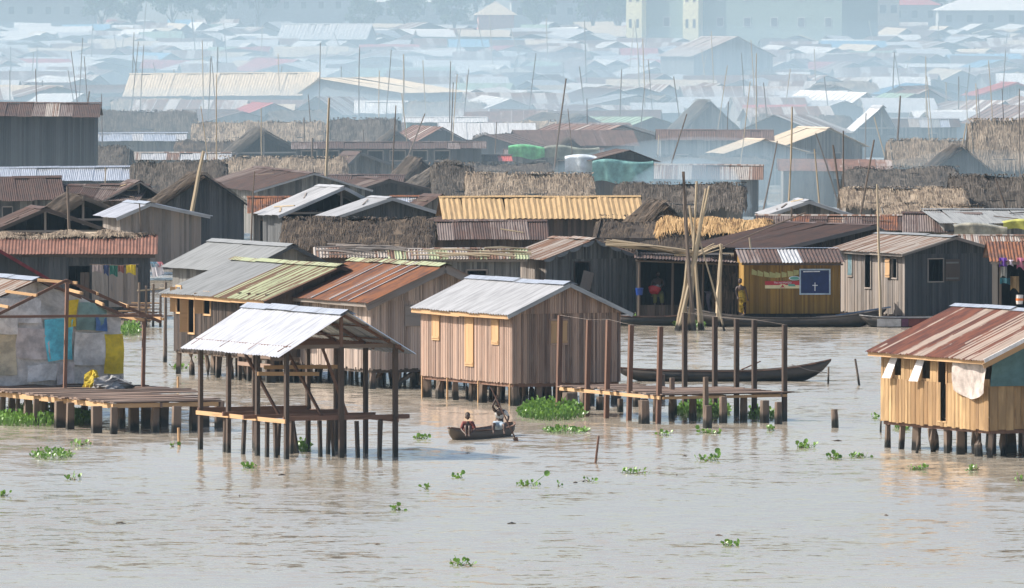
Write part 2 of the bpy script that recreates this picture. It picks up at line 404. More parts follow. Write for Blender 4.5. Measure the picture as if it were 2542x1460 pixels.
def thatch(mb, O, X, Yu, L, S, pitch=0.028, rows=0.2, ln=0.75, wd=0.03, lift=0.025, sag=0.0, fray=0.11):
    """thatch of separate stalks lying on a slope: O lower left corner, X along the eave, Yu up the slope"""
    O, X, Yu = V(O), V(X).normalized(), V(Yu).normalized(); N = X.cross(Yu).normalized()
    if N.z < 0: N = -N
    nr = max(2, int(S / rows))
    k1, k2, k3 = RU(0, 6), RU(0, 6), RU(0, 6)
    sg = lambda x, y: -sag * math.sin(math.pi * max(0, min(1, x / L))) + .05 * math.sin(1.1 * x + k1) + .035 * math.sin(2.7 * x + k2) + .02 * math.sin(6.1 * x + k3) - .28 * (math.exp(-max(0, x) / .35) + math.exp(-max(0, L - x) / .35))
    ns = max(2, int(L / 1.0))
    for i in range(ns):
        a, b = L * i / ns, L * (i + 1) / ns
        z = V((0, 0, 1))
        mb.quad(O + X * a + z * sg(a, 0), O + X * b + z * sg(b, 0), O + X * b + Yu * S + z * sg(b, 0), O + X * a + Yu * S + z * sg(a, 0))
    for r in range(nr):
        y = S * (r + 1) / nr
        x = RU(0, pitch)
        while x < L:
            l = ln * RU(0.5, 1.3) * (1 + .3 * max(0, math.sin(3.1 * x + k2)) * (r < 2)); yy = y + RU(-rows, rows) * 0.6
            yy = min(yy, S + 0.08)
            dx = RU(-fray, fray) * l; w = wd * RU(0.5, 1.3)
            bm_ = .035 * math.sin(4 * x + 5 * yy + k1) + .03 * math.sin(9 * yy - 3 * x)
            a = O + X * x + Yu * yy + N * (0.04 + bm_ + RU(0, 0.03)) + V((0, 0, sg(x, 0)))
            b = O + X * (x + dx) + Yu * (yy - l) + N * (0.03 + RU(0.2, 1.0) * lift) + V((0, 0, sg(x, 0)))
            uo = x; s_ = X * (w / 2)
            mb.add([a - s_, a + s_, b + s_ * 0.6, b - s_ * 0.6], [(3, 2, 1, 0)], [[(uo, yy - l), (uo + w, yy - l), (uo + w, yy), (uo, yy)]])
            x += pitch * RU(0.5, 1.5)

# ------------------------------------------------------------------ building of huts
class Hut:
    """rectangle W (local x) by L (local y); the roof ridge runs along 'x' or 'y'. Canonical X runs along the ridge, Y across it,
    Y = 0 is the side whose roof slope the photograph shows, X = R the right-hand gable."""
    def __init__(s, name, label, cat, A, phi, W, L, zf, ze, zr, ridge='y', group=None, apex=0.5):
        s.root = thing(name, label, cat, (A[0], A[1], 0), phi, group)
        s.root.rotation_euler = (RU(-.008, .008), RU(-.008, .008), phi) if A[1] > 430 else (0, 0, phi)
        s.M = Matrix.Translation((A[0], A[1], 0)) @ Matrix.Rotation(phi, 4, 'Z')
        s.W, s.L, s.zf, s.ze, s.zr, s.ridge = W, L, zf, ze, zr, ridge
        if ridge == 'y': s.R, s.S = L, W; s.cx, s.cy = V((0, -1, 0)), V((1, 0, 0)); s.o = V((0, L, 0))
        else: s.R, s.S = W, L; s.cx, s.cy = V((1, 0, 0)), V((0, 1, 0)); s.o = V((0, 0, 0))
        s.half = s.S * apex
    def c(s, X, Y, Z): return s.o + s.cx * X + s.cy * Y + V((0, 0, Z))
    def side(s, k):
        if k == 'front': return s.c(0, 0, 0), s.cx, -s.cy, s.R
        if k == 'gr': return s.c(s.R, 0, 0), s.cy, s.cx, s.S
        if k == 'gl': return s.c(0, 0, 0), s.cy, -s.cx, s.S
        return s.c(0, s.S, 0), s.cx, s.cy, s.R
    def hit(s, k, px, py):
        P, U, N, ln = s.side(k)
        P = s.M @ P; U = s.M.to_3x3() @ U; N = s.M.to_3x3() @ N
        o = V((0, 0, CAMH)); d = ray(px, py); t = (P - o).dot(N) / d.dot(N); q = o + d * t - P
        return q.dot(U), q.z
    def rect(s, k, x0, y0, x1, y1):
        u0, z1 = s.hit(k, x0, y0); u1, z0 = s.hit(k, x1, y1)
        if u0 > u1: u0, u1 = u1, u0
        return (u0, u1, z0, z1)
    def ztop(s, k):
        if k == 'gr' or k == 'gl':
            return lambda u: s.ze + (s.zr - s.ze) * max(0, min(1, u / s.half, (s.S - u) / max(0.01, s.S - s.half)))
        return lambda u: s.ze
    def wall(s, k, mat, w=0.08, holes=(), depth=0.02, gable=True, parts=None, wj=0.25, z0=None, z1=None, drop=0.0, zj=0.01):
        P, U, N, ln = s.side(k)
        z0 = s.zf - drop if z0 is None else z0; z1 = s.ze if z1 is None else z1
        mb = MB()
        cb = (lambda m: m.build(parts, mat, s.root)) if parts else None
        flat = lambda u: z1
        slats(mb, P, U, N, ln, z0, flat, w, holes, depth, wj, zj, cb=cb)
        if not parts: mb.build('slat_wall', mat, s.root, 'stuff')
        if gable and k in ('gr', 'gl'):
            mg = MB(); zt = s.ztop(k)
            slats(mg, P + N * 0.035 + V((0, 0, 0)), U, N, ln, s.ze - 0.07, lambda u: zt(u) + 0.0, w, (), depth, wj, 0.0)
            mg.build('gable_wall', mat, s.root, 'stuff')
    def solid(s, mat, sides=('front', 'gr', 'gl', 'back'), w=0.35, name='wall'):
        for k in sides:
            P, U, N, ln = s.side(k)
            mb = MB(); slats(mb, P, U, N, ln, s.zf, s.ztop(k), w, (), 0.015, 0.2)
            mb.build(name, mat, s.root, 'stuff')
    def floor(s, mat=None, z=None):
        mb = MB(); z = s.zf if z is None else z
        a, b, c, d = s.c(0.05, 0.05, z - 0.06), s.c(s.R - 0.05, 0.05, z - 0.06), s.c(s.R - 0.05, s.S - 0.05, z - 0.06), s.c(0.05, s.S - 0.05, z - 0.06)
        x0, x1 = min(a.x, c.x), max(a.x, c.x); y0, y1 = min(a.y, c.y), max(a.y, c.y)
        mb.box(x0, x1, y0, y1, z - 0.12, z); mb.build('floor', mat or W_DARK, s.root)
    def slope(s, k, oe=0.35):
        """lower-left corner, X axis, up-slope axis and slope length of one roof slope"""
        span = s.half if k == 'front' else s.S - s.half
        rise = s.zr - s.ze; zo = s.ze - oe * rise / span + 0.05
        up = (s.cy if k == 'front' else -s.cy) * span + V((0, 0, rise))
        base = s.c(0, -oe if k == 'front' else s.S + oe, zo)
        return base, up.normalized(), up.length * (span + oe) / span
    def sheets(s, mat, mat_fn=None, sw=0.8, oe=0.35, og=0.35, sides=('front', 'back'), pitch=0.13, amp=0.012, rot=0.006, jl=0.04, jz=0.012, rows=1, name='roof_sheet'):
        n = max(1, int(round((s.R + 2 * og) / sw))); sw = (s.R + 2 * og) / n
        for k in sides:
            base, up, Ls = s.slope(k, oe)
            X = s.cx if k == 'front' else -s.cx
            org = base - s.cx * og if k == 'front' else base + s.cx * (s.R + og)
            nrm = X.cross(up).normalized()
            for i in range(n):
                j = i if k == 'front' else n - 1 - i
                mm = mat_fn(j, n) if mat_fn else mat
                for r in range(rows):
                    l = Ls / rows + (0.12 if r < rows - 1 else 0)
                    me = sheet_mesh(sw + 0.04, l, pitch, amp, mm)
                    fr = frame4(org + X * (sw * i) + up * (Ls / rows * r - RU(0, jl) - (0.0)) + nrm * (0.006 * (i % 2) + 0.012 * r + RU(0, jz)), X, up)
                    fr = fr @ Matrix.Rotation(RU(-rot, rot), 4, 'Z') @ Matrix.Rotation(RU(-rot, rot) * 0.5, 4, 'X')
                    obj(name, me, s.root, fr)
    def cap(s, mat, og=0.35, w=0.28, seg=2.2, wav=0.03, zo=0.0):
        n = max(1, int(round((s.R + 2 * og) / seg))); g = (s.R + 2 * og) / n
        t = (s.zr - s.ze) / s.half
        for i in range(n):
            mb = MB(); x0 = -og + g * i - 0.05; x1 = x0 + g + 0.1; dz = 0.085 + 0.012 * (i % 2) + zo
            ka, kb = RU(0, wav), RU(0, wav)
            for sg in (-1, 1):
                A_, B_ = s.c(x0, s.half, s.zr + dz + ka), s.c(x1, s.half, s.zr + dz + kb)
                C_, D_ = s.c(x1, s.half + sg * w, s.zr + dz + kb - w * t * 0.95), s.c(x0, s.half + sg * w, s.zr + dz + ka - w * t * 0.95)
                mb.quad(A_, B_, C_, D_) if sg < 0 else mb.quad(B_, A_, D_, C_)
            mb.build('ridge_cap', mat, s.root)
    def fascia(s, mat, oe=0.3, og=0.3, h=0.16, sides=('front',), th=0.03, name='fascia_board', pieces=2):
        for k in sides:
            base, up, Ls = s.slope(k, oe)
            for i in range(pieces):
                a, b = -og + (s.R + 2 * og) * i / pieces, -og + (s.R + 2 * og) * (i + 1) / pieces
                mb = MB(); dz = V((0, 0, -h / 2 - 0.02)); off = (s.cy if k == 'front' else -s.cy) * (0.05 - 0.012 * (i % 2))
                mb.beam(base + s.cx * (a - 0.1 * (i > 0)) + dz + off, base + s.cx * b + dz + off + V((0, 0, RU(-.03, .03))), th, h)
                mb.build(name, mat, s.root)
    def barge(s, mat, og=0.32, oe=0.35, h=0.18, ends=('gr',), th=0.03, name='barge_board', dn=0.0):
        for e in ends:
            X = s.R + og if e == 'gr' else -og
            for k in ('front', 'back'):
                base, up, Ls = s.slope(k, oe)
                p0 = base + s.cx * X + V((0, 0, -h * 0.45 - dn)); p1 = p0 + up * Ls
                mb = MB(); mb.beam(p0, p1, th, h); mb.build(name, mat, s.root)
    def piles(s, nx, ny, zt=None, mat=None, w=(0.12, 0.3), name='stilt', skip=0.0, zb=-0.6, edge=0.15, tall=0.0):
        zt = (s.zf - 0.12) if zt is None else zt
        for i in range(nx):
            for j in range(ny):
                if R_() < skip: continue
                x = edge + (s.W - 2 * edge) * i / max(1, nx - 1) + RU(-.15, .15) * (0 < i < nx - 1)
                y = edge + (s.L - 2 * edge) * j / max(1, ny - 1) + RU(-.15, .15) * (0 < j < ny - 1)
                mb = MB(); a = RU(*w); b = RU(0.09, 0.16)
                lx, ly = RU(-.08, .08), RU(-.08, .08)
                if R_() < 0.5: mb.tube([(x + lx, y + ly, zb), (x + lx * .6 + RU(-.03, .03), y + ly * .6, zt * .5), (x, y, zt)], [a * .52, a * .42, a * .38], 8, jit=0.16)
                else: mb.beam((x + lx, y + ly, zb), (x, y, zt), a, b, up=(RU(-1, 1), RU(-1, 1), 0), w1=a * .85)
                mb.build(name, mat or W_PILE, s.root)
    def thatched(s, mat, oe=0.3, og=0.25, sides=('front', 'back'), name='thatch', **kw):
        for k in sides:
            base, up, Ls = s.slope(k, oe); mb = MB()
            dense = dict(kw)
            if k == 'back': dense['pitch'] = kw.get('pitch', 0.04) * 3
            thatch(mb, base - s.cx * og, s.cx, up, s.R + 2 * og, Ls, **dense)
            mb.build(name, mat, s.root, 'stuff')
    def ridge_roll(s, mat, og=0.25, r=0.16, n=None):
        """straw laid over the ridge"""
        mb = MB(); n = int((n or (s.R + 2 * og) / 0.035) * .55)
        for i in range(n):
            x = -og + RU(0, s.R + 2 * og); a = RU(0.2, 0.42)
            for sg in (-1, 1):
                if R_() < 0.45: continue
                w = RU(.02, .045); dx = RU(-.15, .15); t = (s.zr - s.ze) / s.half
                p = s.c(x, s.half - sg * 0.05, s.zr + 0.07 + RU(0, .05)); q = s.c(x + dx, s.half + sg * a, s.zr + 0.13 - a * t + RU(0, .08)); m = s.cx * w
                mb.add([p - m, p + m, q + m * .5, q - m * .5], [(0, 1, 2, 3)], [[(0, 0), (w, 0), (w, a), (0, a)]])
        mb.build('ridge_thatch', mat, s.root, 'stuff')
    def window(s, k, r, kind='closed', frame=None, shut=None, fw=0.07, label=None, cross=False):
        """trim and shutter boards of one opening; r = (u0, u1, z0, z1)"""
        P, U, N, ln = s.side(k); u0, u1, z0, z1 = r; Z = V((0, 0, 1))
        p = lambda u, z, d=0.0: P + U * u + Z * z + N * d
        frame = frame or W_NEW; shut = shut or W_NEW
        mb = MB()
        if fw > 0:
            mb.beam(p(u0 - fw / 2, z0 - fw, .035), p(u0 - fw / 2, z1 + fw, .035), .04, fw, up=U)
            mb.beam(p(u1 + fw / 2, z0 - fw, .035), p(u1 + fw / 2, z1 + fw, .035), .04, fw, up=U)
            mb.beam(p(u0, z0 - fw / 2, .037), p(u1, z0 - fw / 2, .037), .044, fw)
            mb.beam(p(u0, z1 + fw / 2, .037), p(u1, z1 + fw / 2, .037), .044, fw)
            f = mb.build('window_frame', frame, s.root)
            if label: f['label'] = label
        if kind == 'closed':
            n = 2; sh = MB()
            for i in range(n):
                a = u0 + (u1 - u0) * i / n; b = u0 + (u1 - u0) * (i + 1) / n
                m = MB(); m.beam(p((a + b) / 2, z0 + .005, .03), p((a + b) / 2, z1 - .005, .03), .03, (b - a) * 0.97, up=U)
                m.build('shutter_board', shut, s.root)
            for zz in (z0 + 0.06, z1 - 0.06):
                m = MB(); m.beam(p(u0, zz, .06), p(u1, zz, .06), .02, .08); m.build('batten', shut, s.root)
        elif kind == 'open':          # leaf swung open against the wall at the left
            m = MB(); w = (u1 - u0)
            m.beam(p(u0 - fw - w * .45, z0, .11), p(u0 - fw - w * .45, z1, .11), .03, w * .9, up=U); m.build('shutter', shut, s.root)
            for zz in (z0 + 0.12, z1 - 0.12):
                m = MB(); m.beam(p(u0 - fw - w * .9, zz, .135), p(u0 - fw, zz, .135), .02, .07); m.build('batten', shut, s.root)
        elif kind == 'edge':          # leaf standing open at a right angle to the wall
            m = MB(); w = min(.3, (u1 - u0) * 0.5)
            m.beam(p(u0 - fw, (z0 + z1) / 2, 0.05), p(u0 - fw - .1, (z0 + z1) / 2, 0.05 + w), z1 - z0, .03, up=U); m.build('shutter', shut, s.root)

def solve_len(A, dirv, px):
    """distance along a level direction from A at which the picture column px is reached"""
    k = (px - 1271.0) / F
    return (k * A.y - A.x) / (dirv.x - k * dirv.y)
def hut_px(name, label, cat, A_px, xl, xr, yf, ye, ya, phi=25, **kw):
    """near corner pixel at the water, columns of the left and right corners, rows of floor, eave and apex"""
    ph = math.radians(phi); A = at_z(A_px[0], A_px[1], 0)
    ex = V((math.cos(ph), math.sin(ph), 0)); ey = V((-math.sin(ph), math.cos(ph), 0))
    W = solve_len(A, ex, xr); L = solve_len(A, ey, xl)
    zf = z_at(yf, A.y); ze = z_at(ye, A.y); zr = z_at(ya, (A + ex * W / 2).y)
    return Hut(name, label, cat, A, ph, W, L, zf, ze, zr, **kw)
def hut_long(name, label, cat, xl, xr, yr, ye, half=2.0, phi=2.0, ze=2.6, zf=0.5, oe=0.3, **kw):
    """hut whose long side and roof slope face the camera: columns of its ends, rows of ridge and eave"""
    ph = math.radians(phi); E = at_z((xl + xr) / 2, ye, ze)
    ex = V((math.cos(ph), math.sin(ph), 0)); ey = V((-math.sin(ph), math.cos(ph), 0))
    A0 = at_y(xl, ye, E.y); A0.z = 0
    W = solve_len(A0, ex, xr)
    c = A0 + ex * (W / 2)
    A0 += V((0, E.y - c.y, 0)); A0 = A0 + ey * oe
    zr = z_at(yr, (A0 + ex * W / 2 + ey * half).y) - 0.05
    zr = max(zr, ze + 0.35)
    zee = ze + oe * (zr - ze) / (half + oe)
    return Hut(name, label, cat, A0, ph, W, half * 2, zf, zee, zr, ridge='x', **kw)
def hut_gable(name, label, cat, x1, y1, x2, xa, ya, xb=None, phi=25, ze=2.6, zf=0.5, L=None, oe=0.0, **kw):
    """hut whose right gable faces the camera: eave corner (x1, y1), right corner column x2, apex row ya, far ridge column xb"""
    ph = math.radians(phi); A = at_z(x1, y1, ze); A.z = 0
    ex = V((math.cos(ph), math.sin(ph), 0)); ey = V((-math.sin(ph), math.cos(ph), 0))
    W = solve_len(A, ex, x2); half = solve_len(A, ex, xa)
    P = A + ex * half
    if L is None: L = max(2.0, solve_len(P, ey, xb))
    return Hut(name, label, cat, A, ph, W, L, zf, ze, z_at(ya, P.y), ridge='y', apex=half / W, **kw)

# ------------------------------------------------------------------ water, far land, haze
WAVE = 0.40
def water_mat():
    m, t, b, o = nt('lagoon_water')
    tc = t.nodes.new('ShaderNodeTexCoord')
    def mp(sx, sy, rz=0.0):
        n = t.nodes.new('ShaderNodeMapping'); n.inputs['Scale'].default_value = (sx, sy, 1); n.inputs['Rotation'].default_value = (0, 0, rz)
        t.links.new(tc.outputs['Object'], n.inputs['Vector']); return n.outputs[0]
    big = noise(t, mp(0.02, 0.02), 1.0, 3.0)
    w1 = noise(t, mp(0.55, 0.42, 0.3), 1.0, 2.0, 0.5)
    w2 = noise(t, mp(1.7, 1.2, -0.2), 1.0, 3.0, 0.6)
    w3 = noise(t, mp(5.0, 3.4, 0.1), 1.0, 2.0, 0.5)
    h = math_(t, 'ADD', math_(t, 'MULTIPLY', w1, 0.9), math_(t, 'MULTIPLY', w2, 0.5))
    h = math_(t, 'ADD', h, math_(t, 'MULTIPLY', w3, 0.12))
    h = math_(t, 'MULTIPLY', h, math_(t, 'ADD', 0.55, big))
    col = mixc(t, ramp(t, big, 0.3, 0.7), (0.265, 0.235, 0.185), (0.31, 0.275, 0.225))
    t.links.new(col, b.inputs['Base Color'])
    b.inputs['Roughness'].default_value = 0.08; b.inputs['IOR'].default_value = 1.33
    def slope(vec, det):
        n = t.nodes.new('ShaderNodeTexNoise'); t.links.new(vec, n.inputs['Vector']); n.inputs['Scale'].default_value = 1.0; n.inputs['Detail'].default_value = det; n.inputs['Roughness'].default_value = .55
        s = t.nodes.new('ShaderNodeVectorMath'); s.operation = 'SUBTRACT'; t.links.new(n.outputs[1], s.inputs[0]); s.inputs[1].default_value = (.5, .5, .5); return s.outputs[0]
    def vscale(v, k):
        s = t.nodes.new('ShaderNodeVectorMath'); s.operation = 'SCALE'; t.links.new(v, s.inputs[0])
        if isinstance(k, (int, float)): s.inputs[3].default_value = k
        else: t.links.new(k, s.inputs[3])
        return s.outputs[0]
    def vadd(a, c):
        s = t.nodes.new('ShaderNodeVectorMath'); s.operation = 'ADD'; t.links.new(a, s.inputs[0])
        if isinstance(c, tuple): s.inputs[1].default_value = c
        else: t.links.new(c, s.inputs[1])
        return s.outputs[0]
    calm = math_(t, 'ADD', math_(t, 'MULTIPLY', ramp(t, noise(t, mp(0.05, 0.035, .4), 1.0, 3.0), .35, .65), .8), .45)
    v = vadd(vscale(slope(mp(0.7, 0.7, .1), 2.0), WAVE * .7), vscale(slope(mp(1.7, 2.6, -.08), 3.0), WAVE))
    v = vadd(v, vscale(slope(mp(5.0, 8.0, .05), 2.0), WAVE * .6))
    v = vscale(v, calm)
    ms = t.nodes.new('ShaderNodeVectorMath'); ms.operation = 'MULTIPLY'; t.links.new(v, ms.inputs[0]); ms.inputs[1].default_value = (.55, 1, 0)
    nv = t.nodes.new('ShaderNodeVectorMath'); nv.operation = 'NORMALIZE'; t.links.new(vadd(ms.outputs[0], (0, -.05, 1)), nv.inputs[0])      # at this grazing angle only the wave faces turned to the viewer are seen
    t.links.new(nv.outputs[0], b.inputs['Normal'])
    return m
def setting():
    mb = MB(); mb.quad((-700, -60, 0), (700, -60, 0), (700, 1500, 0), (-700, 1500, 0))
    me = mb.mesh('water', water_mat()); obj('water', me, kind='structure')
    mb = MB()
    n = 24
    for i in range(n):
        for j in range(6):
            y0 = 1480 + (9000 - 1480) * (j / 6) ** 2; y1 = 1480 + (9000 - 1480) * ((j + 1) / 6) ** 2
            x0, x1 = -4500 + 9000 * i / n, -4500 + 9000 * (i + 1) / n
            mb.quad((x0, y0, .5), (x1, y0, .5), (x1, y1, .5), (x0, y1, .5))
    mb.quad((-4500, -60, -1.0), (4500, -60, -1.0), (4500, 1485, -1.0), (-4500, 1485, -1.0))
    mb.build('ground', plain('muddy_ground', (0.16, 0.14, 0.10), 0.9, scale=0.05), kind='structure')
    # the air
    hz = MB(); x, y0, y1, z0, z1 = 4600, -80, 9100, -2.0, 24.0
    P = [(-x, y0, z0), (x, y0, z0), (x, y1, z0), (-x, y1, z0), (-x, y0, z1), (x, y0, z1), (x, y1, z1), (-x, y1, z1)]
    hz.add(P, [(3, 2, 1, 0), (4, 5, 6, 7), (0, 1, 5, 4), (1, 2, 6, 5), (2, 3, 7, 6), (3, 0, 4, 7)], [[(0, 0)] * 4] * 6)
    m = bpy.data.materials.new('haze_air'); m.use_nodes = True; t = m.node_tree
    for k in list(t.nodes): t.nodes.remove(k)
    o = t.nodes.new('ShaderNodeOutputMaterial'); v = t.nodes.new('ShaderNodeVolumePrincipled')
    v.inputs['Color'].default_value = HAZE_COL; v.inputs['Density'].default_value = HAZE_D; v.inputs['Anisotropy'].default_value = 0.1; v.inputs['Absorption Color'].default_value = (1, 1, 1, 1)
    t.links.new(v.outputs[0], o.inputs['Volume'])
    obj('haze', hz.mesh('haze', m), kind='stuff')
SMK_COL = (0.44, 0.595, 0.71, 1); HAZE_COL = (0.50, 0.77, 1.0, 1); HAZE_D = 0.00006
_smk = {}
def smoke(px, py, y, rx, ry, rz, dens, label):
    """a drifting bank of cooking smoke: thin, even, rounded"""
    c = at_y(px, py, y)
    k = round(dens, 5)
    if k not in _smk:
        m = bpy.data.materials.new('smoke'); m.use_nodes = True; t = m.node_tree
        for q in list(t.nodes): t.nodes.remove(q)
        o = t.nodes.new('ShaderNodeOutputMaterial'); v = t.nodes.new('ShaderNodeVolumePrincipled')
        v.inputs['Color'].default_value = SMK_COL; v.inputs['Density'].default_value = dens
        t.links.new(v.outputs[0], o.inputs['Volume']); _smk[k] = m
    vs = []; fs = []; nu, nv = 20, 12
    for j in range(nv + 1):
        for i in range(nu):
            th = math.pi * j / nv; ph = 2 * math.pi * i / nu
            q = 1 + 0.12 * math.sin(3 * ph + j) * math.sin(th)
            vs.append((rx * q * math.sin(th) * math.cos(ph), ry * q * math.sin(th) * math.sin(ph), rz * math.cos(th)))
    for j in range(nv):
        for i in range(nu):
            fs.append((j * nu + i, (j + 1) * nu + i, (j + 1) * nu + (i + 1) % nu, j * nu + (i + 1) % nu))
    mb = MB(); mb.add(vs, fs, [[(0, 0)] * 4] * len(fs))
    o = obj('smoke', mb.mesh('smoke', _smk[k], True), mat4=Matrix.Translation((c.x, c.y, max(c.z, 0.2))), kind='stuff')
    tag(o, label, 'smoke')


setting()
c_ = at_y(1271, 300, 1500)
def bank(y, ry, rx, rz, dens, z, lab):
    smoke(1271, 300, y, rx, ry, rz, dens, lab); o = [o for o in C.objects if o.name.startswith('smoke')][-1]; o.location = (0, y, z)
bank(1750, 1150, 700, 21, .0004, 2, 'broad thin bank of blue smoke lying over the whole far town')
bank(870, 330, 300, 17, .0014, 1, 'thicker blue smoke lying over the middle of the village')

# ------------------------------------------------------------------ front row of stilt houses
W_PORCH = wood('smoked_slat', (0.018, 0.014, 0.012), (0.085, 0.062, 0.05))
def H1():
    h = hut_px('stilt_house', 'brown slatted stilt house with silver corrugated roof and three pale closed shutters', 'house',
               (1272, 1008), 1045, 1541, 953, 775, 706)
    fr = [h.rect('front', *r) for r in ((1076, 781, 1092, 842), (1158, 782, 1176, 907), (1224, 791, 1239, 853))]
    gr = h.rect('gr', 1366, 796, 1407, 852)
    h.wall('front', W_BROWN, 0.085, holes=fr, zj=0.02); h.wall('gr', W_BROWN, 0.075, holes=[gr], zj=0.02)
    h.wall('gl', W_BROWN, 0.3); h.wall('back', W_BROWN, 0.3, gable=False); h.floor(W_RED)
    for r in fr: h.window('front', r, 'closed', fw=0.045)
    h.window('gr', gr, 'closed', frame=W_BROWN, shut=W_NEW, fw=0.06)
    h.sheets(M_ZINC, sw=0.8, oe=0.32, og=0.28, pitch=0.2, amp=0.026); h.cap(M_WHITE, og=0.28)
    h.fascia(W_NEW, oe=0.3, og=0.26, h=0.15, pieces=2); h.barge(M_ZINC, og=0.3, oe=0.32, h=0.14)
    h.piles(5, 7, w=(0.14, 0.42)); 
    # thin props nailed to the corner and along the left wall
    for f in (0.02, 0.36, 0.7, 0.98):
        mb = MB(); y = h.L * f; mb.beam((-.03, y, -.5), (-.03, y, h.zf), .05, .05); mb.build('corner_strip', W_NEW, h.root)
    # sheet of old canvas hanging at the far right corner
    mb = MB(); n = 7
    for i in range(n):
        a, b = i / n, (i + 1) / n
        f = lambda q: (h.W + 0.02 + 0.22 * math.sin(math.pi * q) + .05 * math.sin(9 * q), 0.05 + .5 * math.sin(2 * q), 0)
        za, zb = h.ze - 0.05 - 2.1 * a, h.ze - 0.05 - 2.1 * b
        mb.quad((h.W + .03, .3, zb), (h.W + .2 + .12 * math.sin(5 * b), .75 + .1 * b, zb), (h.W + .2 + .12 * math.sin(5 * a), .75 + .1 * a, za), (h.W + .03, .3, za))
    mb.build('canvas_flap', cloth('old_canvas', (0.42, 0.42, 0.40)), h.root, smooth=True)
    return h
def H2():
    h = hut_px('stilt_house', 'taupe slatted stilt house with rust-brown white-seamed roof, left of the silver roofed one', 'house',
               (920, 966), 722, 1262, 918, 743, 660)
    hl = [h.rect('gr', 1004, 758, 1046, 810)]
    h.wall('front', W_TAUPE, 0.1, zj=0.05, wj=0.4); h.wall('gr', W_TAUPE, 0.08, holes=[], zj=0.03)
    h.wall('gl', W_TAUPE, 0.3); h.wall('back', W_TAUPE, 0.3, gable=False); h.floor()
    P, U, N, ln = h.side('gr'); u0, u1, z0, z1 = hl[0]
    for i in range(2):
        mb = MB(); za = z0 + (z1 - z0) * i / 2; mb.beam(P + U * u0 + N * .05 + V((0, 0, za + (z1 - z0) / 4)), P + U * u1 + N * .05 + V((0, 0, za + (z1 - z0) / 4)), .03, (z1 - z0) / 2 - .02)
        mb.build('patch_board', W_GREYB, h.root)
    mats = [M_RUST] * 4
    h.sheets(M_RUST, sw=0.78, oe=0.4, og=0.55, pitch=0.16, amp=0.016, mat_fn=lambda i, n: M_RUST)
    # pale seams between some of the sheets
    base, up, Ls = h.slope('front', 0.4); n = int(round((h.R + 1.1) / 0.78)); sw = (h.R + 1.1) / n
    for i in (4, 6, 7, 8):
        mb = MB(); q = base + h.cx * (-.55 + sw * i) + V((0, 0, .05)); mb.beam(q, q + up * Ls, .07, .02); mb.build('seam_strip', M_ZINC, h.root)
    h.cap(M_GREEN, og=0.55, w=.3, zo=.01); h.barge(W_GREYB, og=0.5, oe=0.4, h=0.3); h.fascia(W_GREYB, oe=0.36, og=0.5, h=0.14, pieces=2)
    h.piles(6, 6, w=(0.1, 0.3), skip=.1)
    for a in (0.9, 1.9):       # slanting braces
        mb = MB(); mb.beam((a, 0.2, 0.0), (a + .9, .3, h.zf - .15), .18, .12); mb.build('brace', W_PILE, h.root)
    return h
def H3():
    h = hut_px('stilt_house', 'open-sided stilt house with faded green and rust striped roof turning grey at its far end', 'house',
               (668, 951), 431, 1003, 888, 738, 662)
    cut = 5.0
    wl = [h.rect('front', *r) for r in ((441, 712, 451, 775), (470, 727, 484, 826), (508, 727, 524, 780))]
    P, U, N, ln = h.side('front')
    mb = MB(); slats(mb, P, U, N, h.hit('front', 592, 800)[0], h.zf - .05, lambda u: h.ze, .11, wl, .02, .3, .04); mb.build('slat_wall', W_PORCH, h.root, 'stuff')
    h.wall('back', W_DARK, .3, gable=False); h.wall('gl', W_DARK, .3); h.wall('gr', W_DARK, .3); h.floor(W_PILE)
    for r in wl: h.window('front', r, 'edge', frame=W_NEW, shut=W_NEW, fw=.07)
    k = h.hit('front', 592, 800)[0]
    for f in (0.0, .33, .66, 1.0):
        mb = MB(); u = k + .1 + (ln - k - .25) * f; mb.beam(P + U * u + V((0, 0, -.6)), P + U * u + V((0, 0, h.ze + .1)), .14, .12, up=(1, 0, 0)); mb.build('post', W_POST, h.root)
    # a wall inside the porch and things lying in it
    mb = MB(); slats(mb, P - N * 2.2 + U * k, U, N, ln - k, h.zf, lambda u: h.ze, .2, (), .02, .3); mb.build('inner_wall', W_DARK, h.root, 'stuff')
    for z in (h.zf + .02, h.zf - .3):
        mb = MB(); mb.beam(P + U * (k + .1) + N * .06 + V((0, 0, z)), P + U * (ln + .3) + N * .06 + V((0, 0, z)), .05, .14); mb.build('rail', W_DECK, h.root)
    split = .5
    h.sheets(M_GREEN, sw=.8, oe=.4, og=.5, pitch=.2, amp=.022, sides=('front',), mat_fn=lambda i, n: M_GREY if i < n * .47 else M_GREEN)
    h.sheets(M_GREY, sw=.9, oe=.4, og=.5, sides=('back',))
    h.cap(M_GREEN, og=.5, zo=.01); h.fascia(W_NEW, oe=.36, og=.4, h=.15, pieces=3); h.barge(W_DARK, og=.45, oe=.4, h=.14)
    h.piles(5, 8, w=(.1, .28))
    return h
def H4():
    A = (604, 25000 * 15.5 / 393 - 110)
    h = hut_px('house', 'plain grey metal roof behind the green striped roof, its far eave highest at the left', 'house', A, 428, 826, 800, 668, 610)
    h.solid(W_GREY); h.sheets(M_GREY, sw=.85, oe=.35, og=.45); h.cap(M_GREY, og=.45); h.barge(W_BLUE, og=.42, h=.14)
    h.piles(3, 4)
